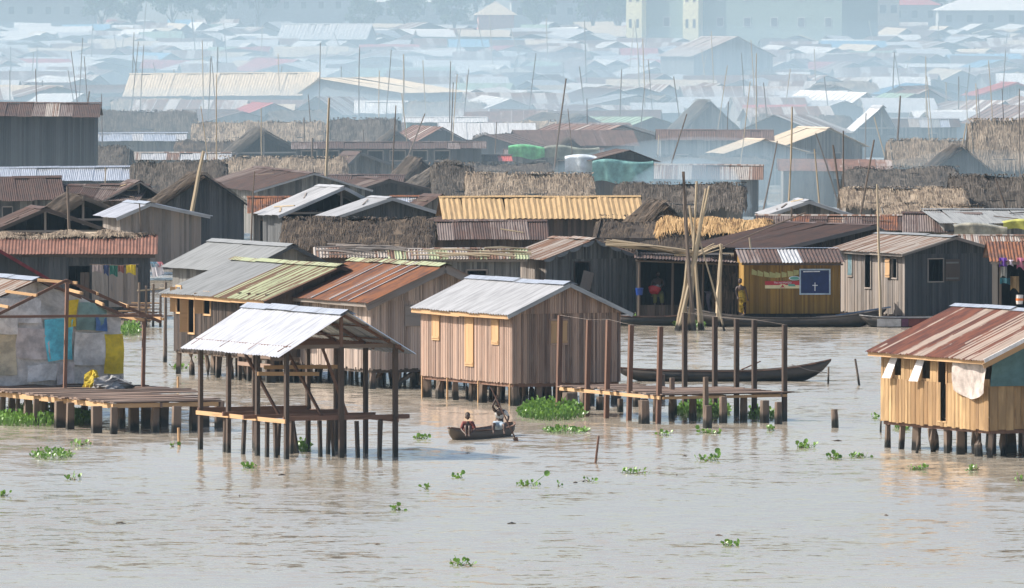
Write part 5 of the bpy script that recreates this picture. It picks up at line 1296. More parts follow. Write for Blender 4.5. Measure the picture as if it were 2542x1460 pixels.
GB('small brown thatch peak above the olive canvas', 1385, 372, 1450, 1418, 345, xb=1405, th=T_BROWN, wall=W_DARK, phi=10)
# right edge clutter of roofs
ML('wide grey edged roof rising to the right edge', 2345, 2700, 520, 556, M_GREY, half=3.0, phi=12, ze=3.0, wall=W_GREY)
def right_shack():
    h = hut_long('market_shack', 'shack with plastic covered roof and hanging goods at the right edge', 'shack', 2478, 2680, 600, 652, half=2.4, phi=0, ze=2.9, zf=.45)
    h.solid(INNER, ('back', 'gl', 'gr')); h.floor()
    h.sheets(M_RUST, sw=.8, pitch=.14, amp=.02); h.fascia(W_GREYB, h=.1)
    for x in (.1, 2.2, 4): mb = MB(); mb.beam((x, 0, -.5), (x, 0, h.ze), .1, .1); mb.build('post', POLE_D, h.root)
    mb = MB(); slats(mb, (0, .1, 0), (1, 0, 0), (0, -1, 0), h.W, h.zf - .1, lambda u: h.zf + .5, .2); mb.build('low_screen', W_DARK, h.root, 'stuff'); h.piles(4, 3)
    Y = h.M.translation.y - .3
    for i, (x0, x1, y0, y1, c, lab) in enumerate(((2480, 2500, 640, 664, (.14, .05, .35), 'violet cloth hanging at the far right shack'), (2500, 2516, 645, 660, (.65, .6, .7), 'white and pink striped cloth hanging at the far right shack'), (2524, 2542, 640, 668, (.55, .2, .3), 'pink cloth nearest the right edge'),
                                               (2484, 2500, 662, 690, (.3, .3, .28), 'grey bag hanging below the violet cloth'), (2508, 2530, 686, 722, (.3, .2, .09), 'tan sack standing in the far right shack'), (2482, 2510, 690, 706, (.02, .1, .13), 'dark teal bundle in the far right shack'))):
        mb = MB(); n = 5
        for k in range(n):
            a, b = k / n, (k + 1) / n; g = lambda s, l: at_y(x0 + (x1 - x0) * s, y0 + (y1 - y0) * l * (1 - .2 * math.sin(4 * s)), Y) + V((0, .1 * math.sin(8 * s), 0))
            mb.quad(g(a, 1), g(b, 1), g(b, 0), g(a, 0))
        o = mb.build('hanging_cloth' if i < 4 else 'sack', cloth('goods_%d' % i, c), smooth=True); tag(o, lab, 'cloth' if i < 4 else 'sack')
    c = at_y(2531, 755, Y); mb = MB(); mb.tube([(0, 0, 0), (0, 0, .12), (0, 0, .38)], [.13, .15, .15], 12); o = mb.build('bucket', plain('white_plastic_pail', (.65, .62, .6), .4)); o.location = c; tag(o, 'white pail with an orange band in the far right shack', 'bucket')
    mb = MB(); mb.tube([(0, 0, .14), (0, 0, .24)], [.155, .157], 12, cap=False); mb.build('label_band', plain('orange_print', (.7, .2, .04), .4), o)
    drape('crumpled clear plastic sheet heaped on the roof behind the grey board house', 2368, 560, 2500, 592, 446, cloth('dusty_plastic', (.33, .31, .24), rough=.25, var=.4, thr=.1), depth=1.5)
    drape('yellow-green tarpaulin on the roof at the right edge', 2490, 552, 2560, 572, 447, cloth('lime_tarp', (.38, .38, .08), var=.3, thr=.1), depth=1.5)
right_shack()
ML('patched shack roof under the crumpled plastic sheet', 2360, 2600, 585, 612, M_PALE, half=2.0, phi=0, ze=2.9, wall=W_DARK)

# ------------------------------------------------------------------ hazy town: filler houses in rows, far blocks, trees
def overlaps(x0, y0, x1, y1):
    a = max(1.0, (x1 - x0) * (y1 - y0)); s = 0
    for k in keep:
        w = min(x1, k[2]) - max(x0, k[0]); h = min(y1, k[3]) - max(y0, k[1])
        if w > 0 and h > 0:
            s += w * h
    return s / a
LM = [('the cream warehouse', 540, 210), ('the blue-grey gabled barn', 1830, 120), ('the half blue roof', 1210, 108), ('the panelled warehouse', 115, 270), ('the white hipped roof', 795, 80), ('the yellow block', 1640, 60),
      ('the red roof edge', 2500, 215), ('the tall leaning pole', 1390, 290), ('the broken white truss', 2188, 270), ('the turquoise walled shed', 1100, 315), ('the pink gabled building', 1230, 70), ('the smoke-blue thatched dome', 1760, 270), ('the tall right thatch', 2480, 320), ('the lilac-grey thatch', 350, 290), ('the dark triangular gable', 2384, 380)]
fill = []
def where(px, py):
    best = min(LM, key=lambda l: abs(l[1] - px) / 1.0 + abs(l[2] - py) * 3)
    dx, dy = px - best[1], py - best[2]
    vert = 'above' if dy < -12 else ('below' if dy > 12 else '')
    hor = 'left of' if dx < -60 else ('right of' if dx > 60 else '')
    dist = 'far ' if abs(dx) > 330 else ''
    if vert and hor: return '%s and %s%s %s' % (vert, dist, hor.replace(' of', ' of'), best[0])
    if vert: return 'straight %s %s' % (vert, best[0])
    if hor: return 'level with and %s%s %s' % (dist, hor, best[0])
    return 'beside %s' % best[0]
WALLM = [W_GREY, W_GREYB, W_BLUE, plain('faded_plaster', (.38, .36, .33)), W_DARK]
def strip_roof(h, mat, oe=.3, og=.3, sw=.9):
    n = max(2, int((h.R + 2 * og) / sw)); g = (h.R + 2 * og) / n
    mb = MB()
    for k in ('front', 'back'):
        base, up, Ls = h.slope(k, oe)
        for i in range(n):
            x = -og + g * i; dz = V((0, 0, .015 * (i % 2) + RU(0, .012)))
            a = base + h.cx * x + dz; b = base + h.cx * (x + g + .03) + dz
            if k == 'front': mb.quad(a, b, b + up * Ls, a + up * Ls)
            else: mb.quad(b, a, a + up * Ls, b + up * Ls)
            # a raised corrugation ridge at every sheet edge
            mb.beam(a + V((0, 0, .02)), a + up * Ls + V((0, 0, .02)), .05, .03)
    mb.build('roof', mat, h.root, 'stuff')
kinds = ['white', 'zinc', 'rust', 'mixed', 'brown', 'tan', 'red', 'blue', 'green', 'thatch']
word = {'white': 'bright white', 'zinc': 'dull silver', 'rust': 'rust-brown', 'mixed': 'patchy grey and rust', 'brown': 'dark purple-brown', 'tan': 'cream', 'red': 'faded red', 'blue': 'pale blue', 'green': 'dull green', 'thatch': 'straw-coloured thatch'}
random.seed(21)
ye = 425.0; row = 0
while ye > 62:
    step = 6.5 + ye * .018
    dens = 1.0
    px = -120 + RU(-60, 60)
    while px < 2640:
        Y = 25000 * 12.9 / (ye + 110)
        wm = RU(3.5, 8.0) if R_() < .8 else RU(8, 13); wpx = wm * 25000 / Y
        gab = R_() < .5
        if gab: wpx *= .8
        yy = ye + RU(-step * .5, step * .5)
        rise = RU(.7, 1.3) if not gab else RU(.7, 1.35)
        rpx = rise * 25000 / Y
        x0, x1 = px, px + wpx
        if overlaps(x0 - 4, yy - rpx, x1 + 4, yy + 4) < .3:
            if yy > 300: w_ = (.2, 2, 4, 2, 5, 0, 0, 0, .2, 5)
            elif yy > 180: w_ = (1.8, 4, 3, 4, 4, 1, .15, .2, .3, 2)
            else: w_ = (4, 4, 2, 3, 2.5, 3, .9, .9, .5, .6)
            k = random.choices(kinds, w_)[0]
            fill.append((x0, x1, yy, rpx, k, gab, rise))
            px = x1 + RU(-6, 20)
        else: px += wpx * .5 + 8
    ye -= step; row += 1
labels = {}
recs = []
for f in fill:
    x0, x1, yy, rpx, k, gab, rise = f
    base = '%s %s %s' % (word[k], 'gabled roof' if gab else 'long roof', where((x0 + x1) / 2, yy - rpx / 2))
    labels.setdefault(base, []).append(f)
ordw = ['first', 'second', 'third', 'fourth', 'fifth', 'sixth', 'seventh', 'eighth', 'ninth', 'tenth', 'eleventh', 'twelfth']
for base, fs in labels.items():
    fs.sort(key=lambda f: f[0])
    for i, f in enumerate(fs):
        lab = base if len(fs) == 1 else ('leftmost ' + base if i == 0 else ('rightmost ' + base if i == len(fs) - 1 else ordw[i] + ' from left ' + base))
        recs.append((f, lab))
recs.sort(key=lambda r: -((r[0][1] - r[0][0]) * (r[0][3] + 8)))
NFULL = 275; rest = []
for ir, ((x0, x1, yy, rpx, k, gab, rise), lab) in enumerate(recs):
    wl = random.choice(WALLM); zf = .5
    if gab:
        xa = x0 + (x1 - x0) * RU(.42, .58); phi = random.choice((RU(10, 30), RU(10, 30), RU(-30, -12)))
        L = RU(5, 11)
        if phi < 0:
            h = hut_gable('house', lab, 'house', x0, yy, x1, xa, yy - rpx, phi=phi, L=L, ze=2.6)
        else: h = hut_gable('house', lab, 'house', x0, yy, x1, xa, yy - rpx, phi=phi, L=L, ze=2.6)
    else:
        h = hut_long('house', lab, 'house', x0, x1, yy - rpx, yy, half=RU(2.2, 4.2), phi=RU(-8, 12), ze=2.6)
    h.root['group'] = 'houses of the hazy town'; h.root.rotation_euler = (RU(-.02, .02), RU(-.02, .02), h.root.rotation_euler.z)
    h.solid(wl, w=.6, sides=('front', 'gr', 'gl', 'back'))
    if k == 'thatch':
        far = h.M.translation.y > 650
        for s_ in ('front', 'back'):
            b_, u_, l_ = h.slope(s_, .3); mb = MB(); thatch(mb, b_ - h.cx * .25, h.cx, u_, h.R + .5, l_, pitch=.09 if s_ == 'front' else .3, rows=.3, wd=.11, sag=RU(0, .2)); mb.build('thatch', random.choice((T_GREY, T_TAN, T_GREY)), h.root, 'stuff')
    else: strip_roof(h, FAR_M[k])
    if R_() < .5 and h.R > 3:     # a near-black panel on the wall, painting in a window's shaded inside
        P, U, N, ln = h.side('gr' if gab else 'front'); u = ln * RU(.3, .6); z = 1.3
        mb = MB(); mb.beam(P + U * u + N * .04 + V((0, 0, z)), P + U * u + N * .04 + V((0, 0, z + .9)), .03, .7, up=U); mb.build('window', INNER, h.root)

    if ir >= NFULL: rest.append(h.root)
def merge(roots, name, lab, cat):
    vs, fs, uv, mi, mats = [], [], [], [], []
    bpy.context.view_layer.update()
    kids = {}
    for o in C.objects:
        if o.parent is not None: kids.setdefault(o.parent.name, []).append(o)
    for r in roots:
        for o in kids.get(r.name, []):
            me = o.data; M = o.matrix_world; k = len(vs); vs.extend(tuple(M @ v.co) for v in me.vertices)
            m = me.materials[0]
            if m not in mats: mats.append(m)
            j = mats.index(m); ul = me.uv_layers[0].data
            for p in me.polygons:
                fs.append([k + i for i in p.vertices]); mi.append(j); uv.extend(tuple(ul[l].uv) for l in p.loop_indices)
            bpy.data.objects.remove(o)
        bpy.data.objects.remove(r)
    me = bpy.data.meshes.new(name); me.from_pydata(vs, [], fs); ul = me.uv_layers.new(name='UVMap'); ul.data.foreach_set('uv', [c for u in uv for c in u])
    for m in mats: me.materials.append(m)
    me.polygons.foreach_set('material_index', mi); o = obj(name, me, kind='stuff'); return tag(o, lab, cat)
if rest: merge(rest, 'distant_houses', 'smallest crowded roofs of the far hazy town, too many to count', 'houses')

# multi-storey blocks
def block(name, lab, cat, xl, xr, yb, Y, H_, depth, phi, mat, side_mat=None, storeys=3, cols=4, roof=None, ww=1.0, wh=1.3, roofover=.6, towers=()):
    ph = math.radians(phi); A = at_y(xl, yb, Y); A.z = 0; ex = V((math.cos(ph), math.sin(ph), 0)); W = solve_len(A, ex, xr)
    t = thing(name, lab, cat, (A.x, A.y, 0), ph)
    mb = MB(); mb.box(0, W, 0, depth, -.5, H_); mb.build('wall', mat, t)
    sh = H_ / storeys
    glass = plain('dark_window', (.06, .07, .08), .3)
    for k in range(storeys):
        for c in range(cols):
            u = W * (c + .5) / cols; z = sh * k + sh * .3
            mb = MB(); mb.box(u - ww / 2 - .1, u + ww / 2 + .1, -.06, .02, z - .1, z + wh + .1); fr = mb.build('window', plain('window_surround', (.5, .5, .46)), t)
            mb = MB(); mb.box(u - ww / 2, u + ww / 2, -.085, .0, z, z + wh); mb.build('pane', glass, fr)
    for tx in towers:
        mb = MB(); mb.box(tx * W - 1.3, tx * W + 1.3, -1.5, .1, -.5, H_ + 1); tw = mb.build('stair_tower', side_mat or mat, t)
        for k in range(storeys + 1):
            for dx in (-.6, .6):
                mb = MB(); mb.box(tx * W + dx - .22, tx * W + dx + .22, -1.53, -1.4, sh * k + .9, sh * k + 2.2); mb.build('slit_window', glass, tw)
    if roof:
        mb = MB(); o = roofover; hr = H_ + 2.2
        a, b, c, d = (-o, -o, H_), (W + o, -o, H_), (W + o, depth + o, H_), (-o, depth + o, H_); r0, r1 = (depth * .4, depth / 2, hr), (W - depth * .4, depth / 2, hr)
        mb.quad(a, b, r1, r0); mb.quad(c, d, r0, r1); mb.poly([b, c, r1]); mb.poly([d, a, r0]); mb.build('roof', roof, t)
    return t
yel = plain('yellow_render', (.80, .74, .45)); grn = plain('green_render', (.20, .27, .23)); pnk = plain('pink_render', (.62, .33, .27)); gry = plain('grey_render', (.40, .42, .42))
block('apartment_block', 'pale green block with yellow stair towers and slit windows', 'building', 1556, 2090, 122, 1500, 15.5, 12, -28, grn, yel, 4, 8, None, towers=(.055, .32))
block('building', 'pink gabled building with a barred window in the hazy distance', 'building', 1188, 1276, 92, 1700, 5.5, 7, 2, pnk, None, 1, 2, FAR_M['tan'])
block('building', 'long green-grey building beneath the magenta-red roof', 'building', 1270, 1560, 96, 1800, 7.6, 10, 2, gry, None, 2, 7, FAR_M['red'])
block('building', 'long low pale building with a white roof line at top left of centre', 'building', 905, 1150, 70, 1850, 7.0, 10, 2, gry, None, 2, 6, FAR_M['white'])
block('building', 'grey building at the top left corner', 'building', -40, 235, 78, 1780, 8.0, 12, 0, gry, None, 2, 6, FAR_M['brown'])
block('building', 'white roofed hall in the top right corner', 'building', 2330, 2640, 62, 1750, 6.0, 12, 0, gry, None, 2, 6, FAR_M['white'])
block('building', 'building with a pink-white roof right of the yellow block', 'building', 2170, 2330, 62, 1820, 6.6, 12, 0, gry, None, 2, 4, FAR_M['red'])
block('building', 'narrow cream water tower block near the top right', 'building', 2178, 2232, 50, 1700, 9.0, 5, 0, plain('cream_render', (.55, .5, .42)), None, 2, 2, None)
block('building', 'low dark-windowed building behind the hipped white roof', 'building', 560, 905, 62, 1900, 8.5, 12, 0, gry, None, 2, 8, FAR_M['green'])

# trees: trunk, limbs, crown of leaf clumps
def tree_meshes(seed, R0=4.0):
    random.seed(seed); bark = plain('bark', (.12, .09, .07)); leaf = straw('leaves', (.02, .045, .012), (.05, .10, .025), (.10, .16, .05))
    tk = MB(); tk.tube([(0, 0, -.5), (.1, 0, 2.5), (.2, .1, 5)], [.35, .26, .16], 8); 
    lm = MB(); tips = []
    for i in range(7):
        a = 2 * math.pi * i / 7 + RU(-.3, .3); r = RU(1.5, R0 * .8); z = RU(5, 8.5)
        p = V((math.cos(a) * r, math.sin(a) * r, z)); lm.tube([(.12, .05, RU(2.4, 4.5)), p * .5 + V((0, 0, 1.7)), p], [.14, .09, .04], 6); tips.append(p)
    tips.append(V((0, 0, 8.5)))
    cr = MB()
    for p in tips:
        for c in range(5):
            q = p + V((RU(-1, 1), RU(-1, 1), RU(-.8, .8))) * 1.2; rr = RU(.7, 1.4)
            for j in range(90):
                d = V((random.gauss(0, 1), random.gauss(0, 1), random.gauss(0, .8))).normalized() * rr * RU(.5, 1.05); s = RU(.16, .32)
                o = q + d; u = V((RU(-1, 1), RU(-1, 1), RU(-1, 1))).normalized() * s; w = u.cross(V((RU(-1, 1), RU(-1, 1), RU(-1, 1)))).normalized() * s * .7
                cr.add([o - u, o + w, o + u, o - w], [(0, 1, 2, 3)], [[(0, 0), (.1, 0), (.1, .1), (0, .1)]])
    return tk.mesh('trunk', bark, True), lm.mesh('limbs', bark, True), cr.mesh('crown', leaf)
tm = [tree_meshes(5), tree_meshes(9, 5.0)]
trees = [(250, 40, 1750, 1.0, 'tree above the left end of the hazy white roofs'), (330, 30, 1800, 1.1, 'tree at the top just right of the grey corner building'), (430, 40, 1850, 1.0, 'tree over the blue-white roofs at top left'), (520, 35, 1850, .9, 'tree between the corner building and the long building'),
         (640, 30, 1900, 1.2, 'tree rising behind the hipped white roof, left side'), (900, 60, 1750, .8, 'small tree right beside the hipped white roof'), (1010, 70, 1780, .9, 'tree in front of the long low pale building'), (1130, 60, 1760, 1.0, 'tree left of the pink gabled building'),
         (1330, 80, 1770, .8, 'small tree right of the pink gabled building'), (1470, 70, 1720, 1.3, 'broad tree left of the yellow stair tower'), (1535, 60, 1700, 1.0, 'darker tree touching the yellow stair tower'), (1940, 100, 1560, .45, 'small round tree right of the big barn'),
         (2020, 100, 1580, .5, 'small round tree further right of the big barn'), (2130, 40, 1800, 1.1, 'tree behind the cream water tower block'), (2290, 35, 1850, 1.1, 'tree right of the cream water tower block'), (2420, 40, 1850, 1.2, 'tree above the top right hall'), (2510, 50, 1800, 1.0, 'tree nearest the top right corner'),
         (60, 40, 1850, 1.2, 'tree behind the grey corner building'), (150, 30, 1900, 1.2, 'tree at the top between the roofs of the corner building'), (1180, 20, 2000, 1.5, 'tall tree behind the pink gabled building'), (1400, 10, 2050, 1.5, 'tall tree behind the magenta-red roof'), (760, 20, 2000, 1.5, 'tall tree behind the low dark-windowed building')]
for i, (px, py, Y, s, lab) in enumerate(trees):
    c = at_y(px, py, Y); a, l, k = tm[i % 2]
    t = thing('tree', 'hazy green ' + lab, 'tree', (c.x, Y, 0), i * 1.3, 'trees along the far town'); t.scale = (s, s, s)
    obj('trunk', a, t); obj('limbs', l, t); obj('crown', k, t)

# ------------------------------------------------------------------ poles
random.seed(4)
def pole(xt, yt, xb, yb, rpx, mat, lab, zb=2.4, down=True, group=None, name='bamboo_pole', Y=None):
    if Y is None: Y = at_z(xb, yb, zb).y
    T, B = at_y(xt, yt, Y), at_y(xb, yb, Y)
    if down and B.z > 0: B = B + (B - T) * ((B.z + .6) / (T.z - B.z))
    r = rpx / 2 * Y / F; mb = MB(); n = 6; pts = []; rad = []
    bow = RU(-.012, .012) * (T - B).length
    for i in range(n + 1):
        s = i / n; pts.append(B + (T - B) * s + V((bow * math.sin(math.pi * s) + RU(-.012, .012), 0, 0))); rad.append(r * (1.15 - .5 * s))
    mb.tube(pts, rad, 6); o = mb.build(name, mat); tag(o, lab, 'pole', group); return o
P_ = [(1405, 195, 1378, 425, 6, 'tall leaning pole rising in front of the green tarpaulin', 0), (817, 243, 808, 478, 8, 'tall pale bamboo pole in front of the greyed straw roof', 1), (755, 292, 752, 378, 5, 'dark pole with a short crosspiece behind the greyed straw roof', 0),
      (775, 342, 773, 430, 6, 'dark pole with a knob, right beside the greyed straw roof pole', 0), (983, 262, 978, 450, 5, 'upright grey pole at the right of the long dark shed', 0), (1055, 282, 1000, 412, 5, 'thin pole leaning right over the long dark shed', 0),
      (902, 322, 901, 378, 4, 'short pole over the middle of the long dark shed', 0), (1233, 303, 1230, 400, 4, 'thin pole at the right end of the long dark shed', 0), (541, 117, 541, 240, 5, 'tall pole before the cream warehouse roof, the tallest there', 0),
      (432, 172, 432, 240, 4, 'short pole over the left part of the cream warehouse roof', 0), (505, 375, 476, 542, 14, 'thick pale pole leaning on the steep dark gable', 1), (168, 463, 174, 712, 9, 'thick dark upright pole in front of the long red-brown shack', 0),
      (222, 227, 203, 370, 6, 'pole leaning against the panelled warehouse at the left edge', 0), (1705, 283, 1658, 445, 5, 'pole leaning right above the pale patched roof', 0), (1600, 218, 1590, 330, 4, 'faint thin pole right of the tall leaning pole', 0),
      (1967, 265, 1955, 500, 6, 'tall pale pole above the silver edged gable', 1), (2235, 238, 2222, 405, 7, 'dark straight pole before the pinkish straw roof', 0), (2093, 325, 2097, 500, 5, 'dark pole left of the broad grey thatch', 0), (2170, 347, 2128, 555, 7, 'dark bent pole leaning right before the ragged straw roof', 0),
      (2400, 305, 2375, 430, 5, 'pale pole leaning at the steep triangular thatch', 1), (2407, 345, 2408, 440, 4, 'upright pale pole beside the steep triangular thatch', 1), (2472, 443, 2515, 570, 8, 'dark pole leaning left at the right edge above the plastic sheet', 0),
      (1930, 350, 1905, 470, 5, 'slanting pole left of the tall pale pole', 0), (1672, 190, 1690, 320, 4, 'thin pole left of the smoke-blue thatched dome', 0), (1438, 165, 1450, 280, 4, 'thin faint pole right of the tall leaning pole top', 0), (2025, 330, 2062, 450, 5, 'pole leaning left before the sunlit tan gable', 0),
      (2068, 360, 2085, 510, 8, 'thick dark pole in the cluster left of the broad grey thatch', 0), (2022, 370, 2034, 505, 6, 'dark pole at the left of that cluster near the grey thatch', 1), (2150, 280, 2150, 350, 4, 'short thin pole before the small black truss gable', 0), (2170, 290, 2196, 385, 5, 'pale pole leaning left below the small black truss gable', 1),
      (765, 235, 776, 350, 4, 'thin pole leaning left above the pinkish thatch', 0), (847, 165, 850, 250, 4, 'thin pole against the pale gabled house', 0), (1002, 135, 998, 300, 5, 'tall white-topped pole right of the pale gabled house', 1), (700, 165, 690, 245, 4, 'thin pole over the right part of the cream warehouse', 0),
      (718, 175, 718, 240, 4, 'second thin pole over the right part of the cream warehouse', 0), (2178, 457, 2187, 795, 7, 'very long bamboo pole standing in front of the grey board house', 1), (1965, 515, 1965, 602, 6, 'dark post rising above the ochre kiosk', 0), (1860, 590, 1880, 786, 8, 'bamboo pole standing left in front of the ochre kiosk', 1),
      (2372, 555, 2375, 720, 8, 'bamboo pole on the gable of the grey board house', 1), (105, 200, 107, 250, 4, 'short pole above the panelled warehouse', 0), (92, 113, 90, 200, 4, 'faint pole over the hazy roofs at far left', 0), (26, 115, 26, 200, 4, 'faint pole nearest the left edge in the haze', 0), (1876, 180, 1885, 300, 4, 'thin pole right of the big barn', 0),
      (1895, 205, 1912, 330, 4, 'leaning thin pole right of the big barn, lower one', 0), (2380, 190, 2378, 300, 4, 'thin upright pole left of the red roof edge', 0), (1635, 335, 1632, 395, 4, 'pale pole over the low greyed thatch', 1), (1243, 165, 1243, 205, 3, 'small pole above the bright roofs at centre', 0), (1340, 140, 1335, 195, 3, 'small pole in the haze below the magenta-red roof', 0),
      (1065, 345, 1064, 400, 4, 'short stick beside the curved straw roof', 0), (1128, 345, 1129, 390, 4, 'short pole before the small rust-purple roof', 0), (1420, 370, 1420, 420, 3, 'stick on the olive canvas', 0), (2310, 420, 2340, 560, 0, '', 0), (262, 415, 262, 500, 4, 'pale post under the brilliant white roof', 1), (155, 415, 150, 455, 4, 'stick lying on the brilliant white roof', 0),
      (113, 575, 118, 700, 5, 'thin pole before the long red-brown shack, left of the thick one', 0), (346, 505, 350, 620, 5, 'bent dark post beside the white roofed gable', 0), (632, 425, 628, 600, 5, 'thin pole in front of the small rust roof', 0), (412, 700, 409, 880, 10, 'mooring post between the deck and the porch house', 0), (430, 755, 432, 800, 0, '', 0)]
for xt, yt, xb, yb, r, lab, pale in P_:
    if r: pole(xt, yt, xb, yb, r, BAMBOO if pale else POLE_D, lab, zb=(0.3 if yb > 690 else 2.4))
random.seed(11)
cnt = {}
for i in range(95):
    px = RU(0, 2540); yb = RU(110, 330) if R_() < .8 else RU(330, 470); hh = RU(2.5, 6.5); Y = at_z(px, yb, 2.4).y; yt = yb - hh * F / Y
    w = where(px, yt); cnt.setdefault(w, []).append((px, yt, yb))
for w, lst in cnt.items():
    lst.sort()
    for i, (px, yt, yb) in enumerate(lst):
        n = len(lst); pre = 'faint pole' if n == 1 else ('leftmost faint pole' if i == 0 else ('rightmost faint pole' if i == n - 1 else ordw[i] + ' from left faint pole'))
        pole(px + RU(-16, 16) * (1 if R_() < .6 else 2), yt, px, yb, 3.2, POLE_D if R_() < .6 else BAMBOO, pre + ' ' + w, group='poles standing among the hazy roofs')
# the tall bundle of bamboos standing in the water before the porch
Yb = 416.0
for i, (xt, yt, xb, yb, r, lab) in enumerate(((1696, 426, 1722, 810, 13, 'thick dark pole, tallest of the bamboo bundle at the channel edge'), (1730, 450, 1716, 812, 8, 'straight thin pole in the middle of the bamboo bundle'), (1712, 510, 1736, 815, 10, 'pole crossing to the right low in the bamboo bundle'),
                       (1752, 468, 1690, 812, 10, 'pole leaning right, left one of the crossing pair in the bundle'), (1760, 462, 1722, 640, 9, 'pole leaning furthest right at the top of the bundle'), (1714, 620, 1678, 815, 9, 'short pole leaning out to the left of the bundle'), (1722, 640, 1745, 815, 9, 'short pole leaning out to the right of the bundle'),
                       (1740, 560, 1708, 815, 8, 'middle-height pole at the centre of the bundle'), (1735, 590, 1762, 690, 6, 'short curved cane at the right of the bundle'), (1706, 640, 1700, 815, 12, 'stout upright foot pole under the bundle'))):
    pole(xt, yt, xb, yb, r, BAMBOO if i else POLE_D, lab, Y=Yb + (i % 4) * .25)
pole(1790, 607, 1785, 786, 15, BAMBOO, 'thick grey bamboo post of the porch right of the bundle', Y=420.5)
pole(1795, 612, 2000, 528, 4, POLE_D, 'long thin stick slanting up over the golden straw ridge', Y=424, down=False)
# stakes in the open water
def stake(xt, yt, xb, yb, rpx, mat, lab, name='stake', n=8):
    B = at_z(xb, yb, 0); T = at_y(xt, yt, B.y); r = rpx / 2 * B.y / F; mb = MB(); B2 = B + (B - T) * (.5 / max(.1, T.z))
    mb.tube([B2, B + (T - B) * .5, T], [r * 1.05, r, r * .9], n, jit=.08); o = mb.build(name, mat); tag(o, lab, 'stake')
stake(2071, 1016, 2073, 1062, 18, W_PILE, 'stout square-cut pile alone in the open water', 'pile'); stake(2123, 891, 2133, 957, 6, POLE_D, 'thin tilted stake in open water right of the moored canoe'); stake(2057, 910, 2056, 953, 5, POLE_D, 'short mooring stake at the canoe bow')
stake(1486, 1082, 1478, 1150, 6, W_RED, 'splintered reddish stake leaning in the foreground water'); stake(1484, 1090, 1480, 1130, 4, W_RED, 'thin splinter beside the reddish stake', 'splinter')
stake(443, 1062, 445, 1108, 7, W_NEW, 'pale stake standing before the left deck'); stake(442, 935, 442, 975, 6, W_NEW, 'pale stake between deck and white shed'); stake(2280, 1083, 2276, 1125, 7, W_PILE, 'leaning stake by the golden plank house'); stake(2187, 1040, 2186, 1074, 5, W_PILE, 'short stake at the left corner of the golden plank house')
stake(1658, 1, 1658, 1, 0, W_PILE, '') if False else None

# ------------------------------------------------------------------ boats
def canoe(lab, px, py, Lg, beam, dirdeg, free=.28, sheer=.35, mat=None, name='dugout_canoe', benches=(-.4, .3), inner=None, sheerL=None, fine=2.4):
    c = at_z(px, py, 0); t = thing(name, lab, 'canoe', (c.x, c.y, 0), math.radians(dirdeg))
    n = 28; mat = mat or W_POST; sL = sheer if sheerL is None else sheerL
    secs = []
    for i in range(n + 1):
        s = -1 + 2 * i / n; b = beam / 2 * (1 - abs(s) ** fine) ** .75 + .025
        sh = (sheer if s > 0 else sL) * abs(s) ** 2.6; zg = free + sh; zk = -.16 + (free + sh + .10) * abs(s) ** 5
        x = s * Lg / 2
        out = [(x, -b, zg), (x, -b * .93, zk + (zg - zk) * .45), (x, -b * .55, zk + .03), (x, 0, zk), (x, b * .55, zk + .03), (x, b * .93, zk + (zg - zk) * .45), (x, b, zg)]
        th = .03; bi = max(.006, b - th); zf = max(.05, zk + .05)
        zf = min(zf, zg - .01)
        inn = [(x, -bi, zg), (x, -bi * .92, zf + (zg - zf) * .45), (x, -bi * .5, zf), (x, 0, zf), (x, bi * .5, zf), (x, bi * .92, zf + (zg - zf) * .45), (x, bi, zg)]
        secs.append(out + inn[::-1])
    m = len(secs[0]); vs = [v for q in secs for v in q]; fs = []; uvs = []
    for i in range(n):
        for k in range(m):
            k2 = (k + 1) % m; fs.append((i * m + k, i * m + k2, (i + 1) * m + k2, (i + 1) * m + k)[::-1])
            u0, u1 = i * Lg / n, (i + 1) * Lg / n; uvs.append([(k * .12, u1), (k * .12 + .12, u1), (k * .12 + .12, u0), (k * .12, u0)])
    mb = MB(); mb.add(vs, fs, uvs); mb.build('hull', mat, t, smooth=True)
    for s_ in (-1, 1):
        mb = MB(); 
        for i in range(n): a, b = V(secs[i][0 if s_ < 0 else 6]), V(secs[i + 1][0 if s_ < 0 else 6]); mb.beam(a + V((0, 0, .012)), b + V((0, 0, .012)), .045, .03)
        mb.build('gunwale', inner or W_RED, t)
    for s in benches:
        b = beam / 2 * (1 - abs(s) ** fine) ** .75; mb = MB(); mb.beam((s * Lg / 2, -b + .02, free - .06), (s * Lg / 2, b - .02, free - .06), .2, .03); mb.build('bench', W_DECK, t)
    return t
W_HULL = wood('tarred_hull', (.030, .024, .020), (.10, .082, .068), rough=.6, wet=True)
canoe('small dugout canoe carrying a seated boy and a paddler', 1196, 1086, 4.3, .82, 62, free=.26, sheer=.14, mat=wood('worn_hull', (.055, .044, .035), (.17, .135, .105)), benches=(-.1, .62), fine=3.4)
canoe('long dark canoe with upswept bow moored behind the post frame', 1795, 946, 7.9, 1.0, 3, free=.36, sheer=.42, sheerL=.15, mat=W_HULL, benches=(-.5, .1, .6))
canoe('long upswept canoe lying before the ochre kiosk', 1945, 811, 8.6, 1.05, -3, free=.38, sheer=.38, sheerL=.5, mat=W_HULL, benches=(-.5, -.1, .4), inner=W_GREYB)
canoe('dark canoe in the shade left of the bamboo bundle', 1610, 808, 3.8, .9, 4, free=.36, sheer=.14, mat=W_HULL)
canoe('canoe painted white and dark red under the grey board house', 2270, 812, 4.6, 1.0, 2, free=.40, sheer=.1, mat=W_HULL, inner=plain('boat_white', (.4, .4, .4)))
canoe('dark canoe partly hidden behind the bow of the long kiosk canoe', 2110, 800, 4.2, .9, 6, free=.34, sheer=.3, mat=W_HULL)
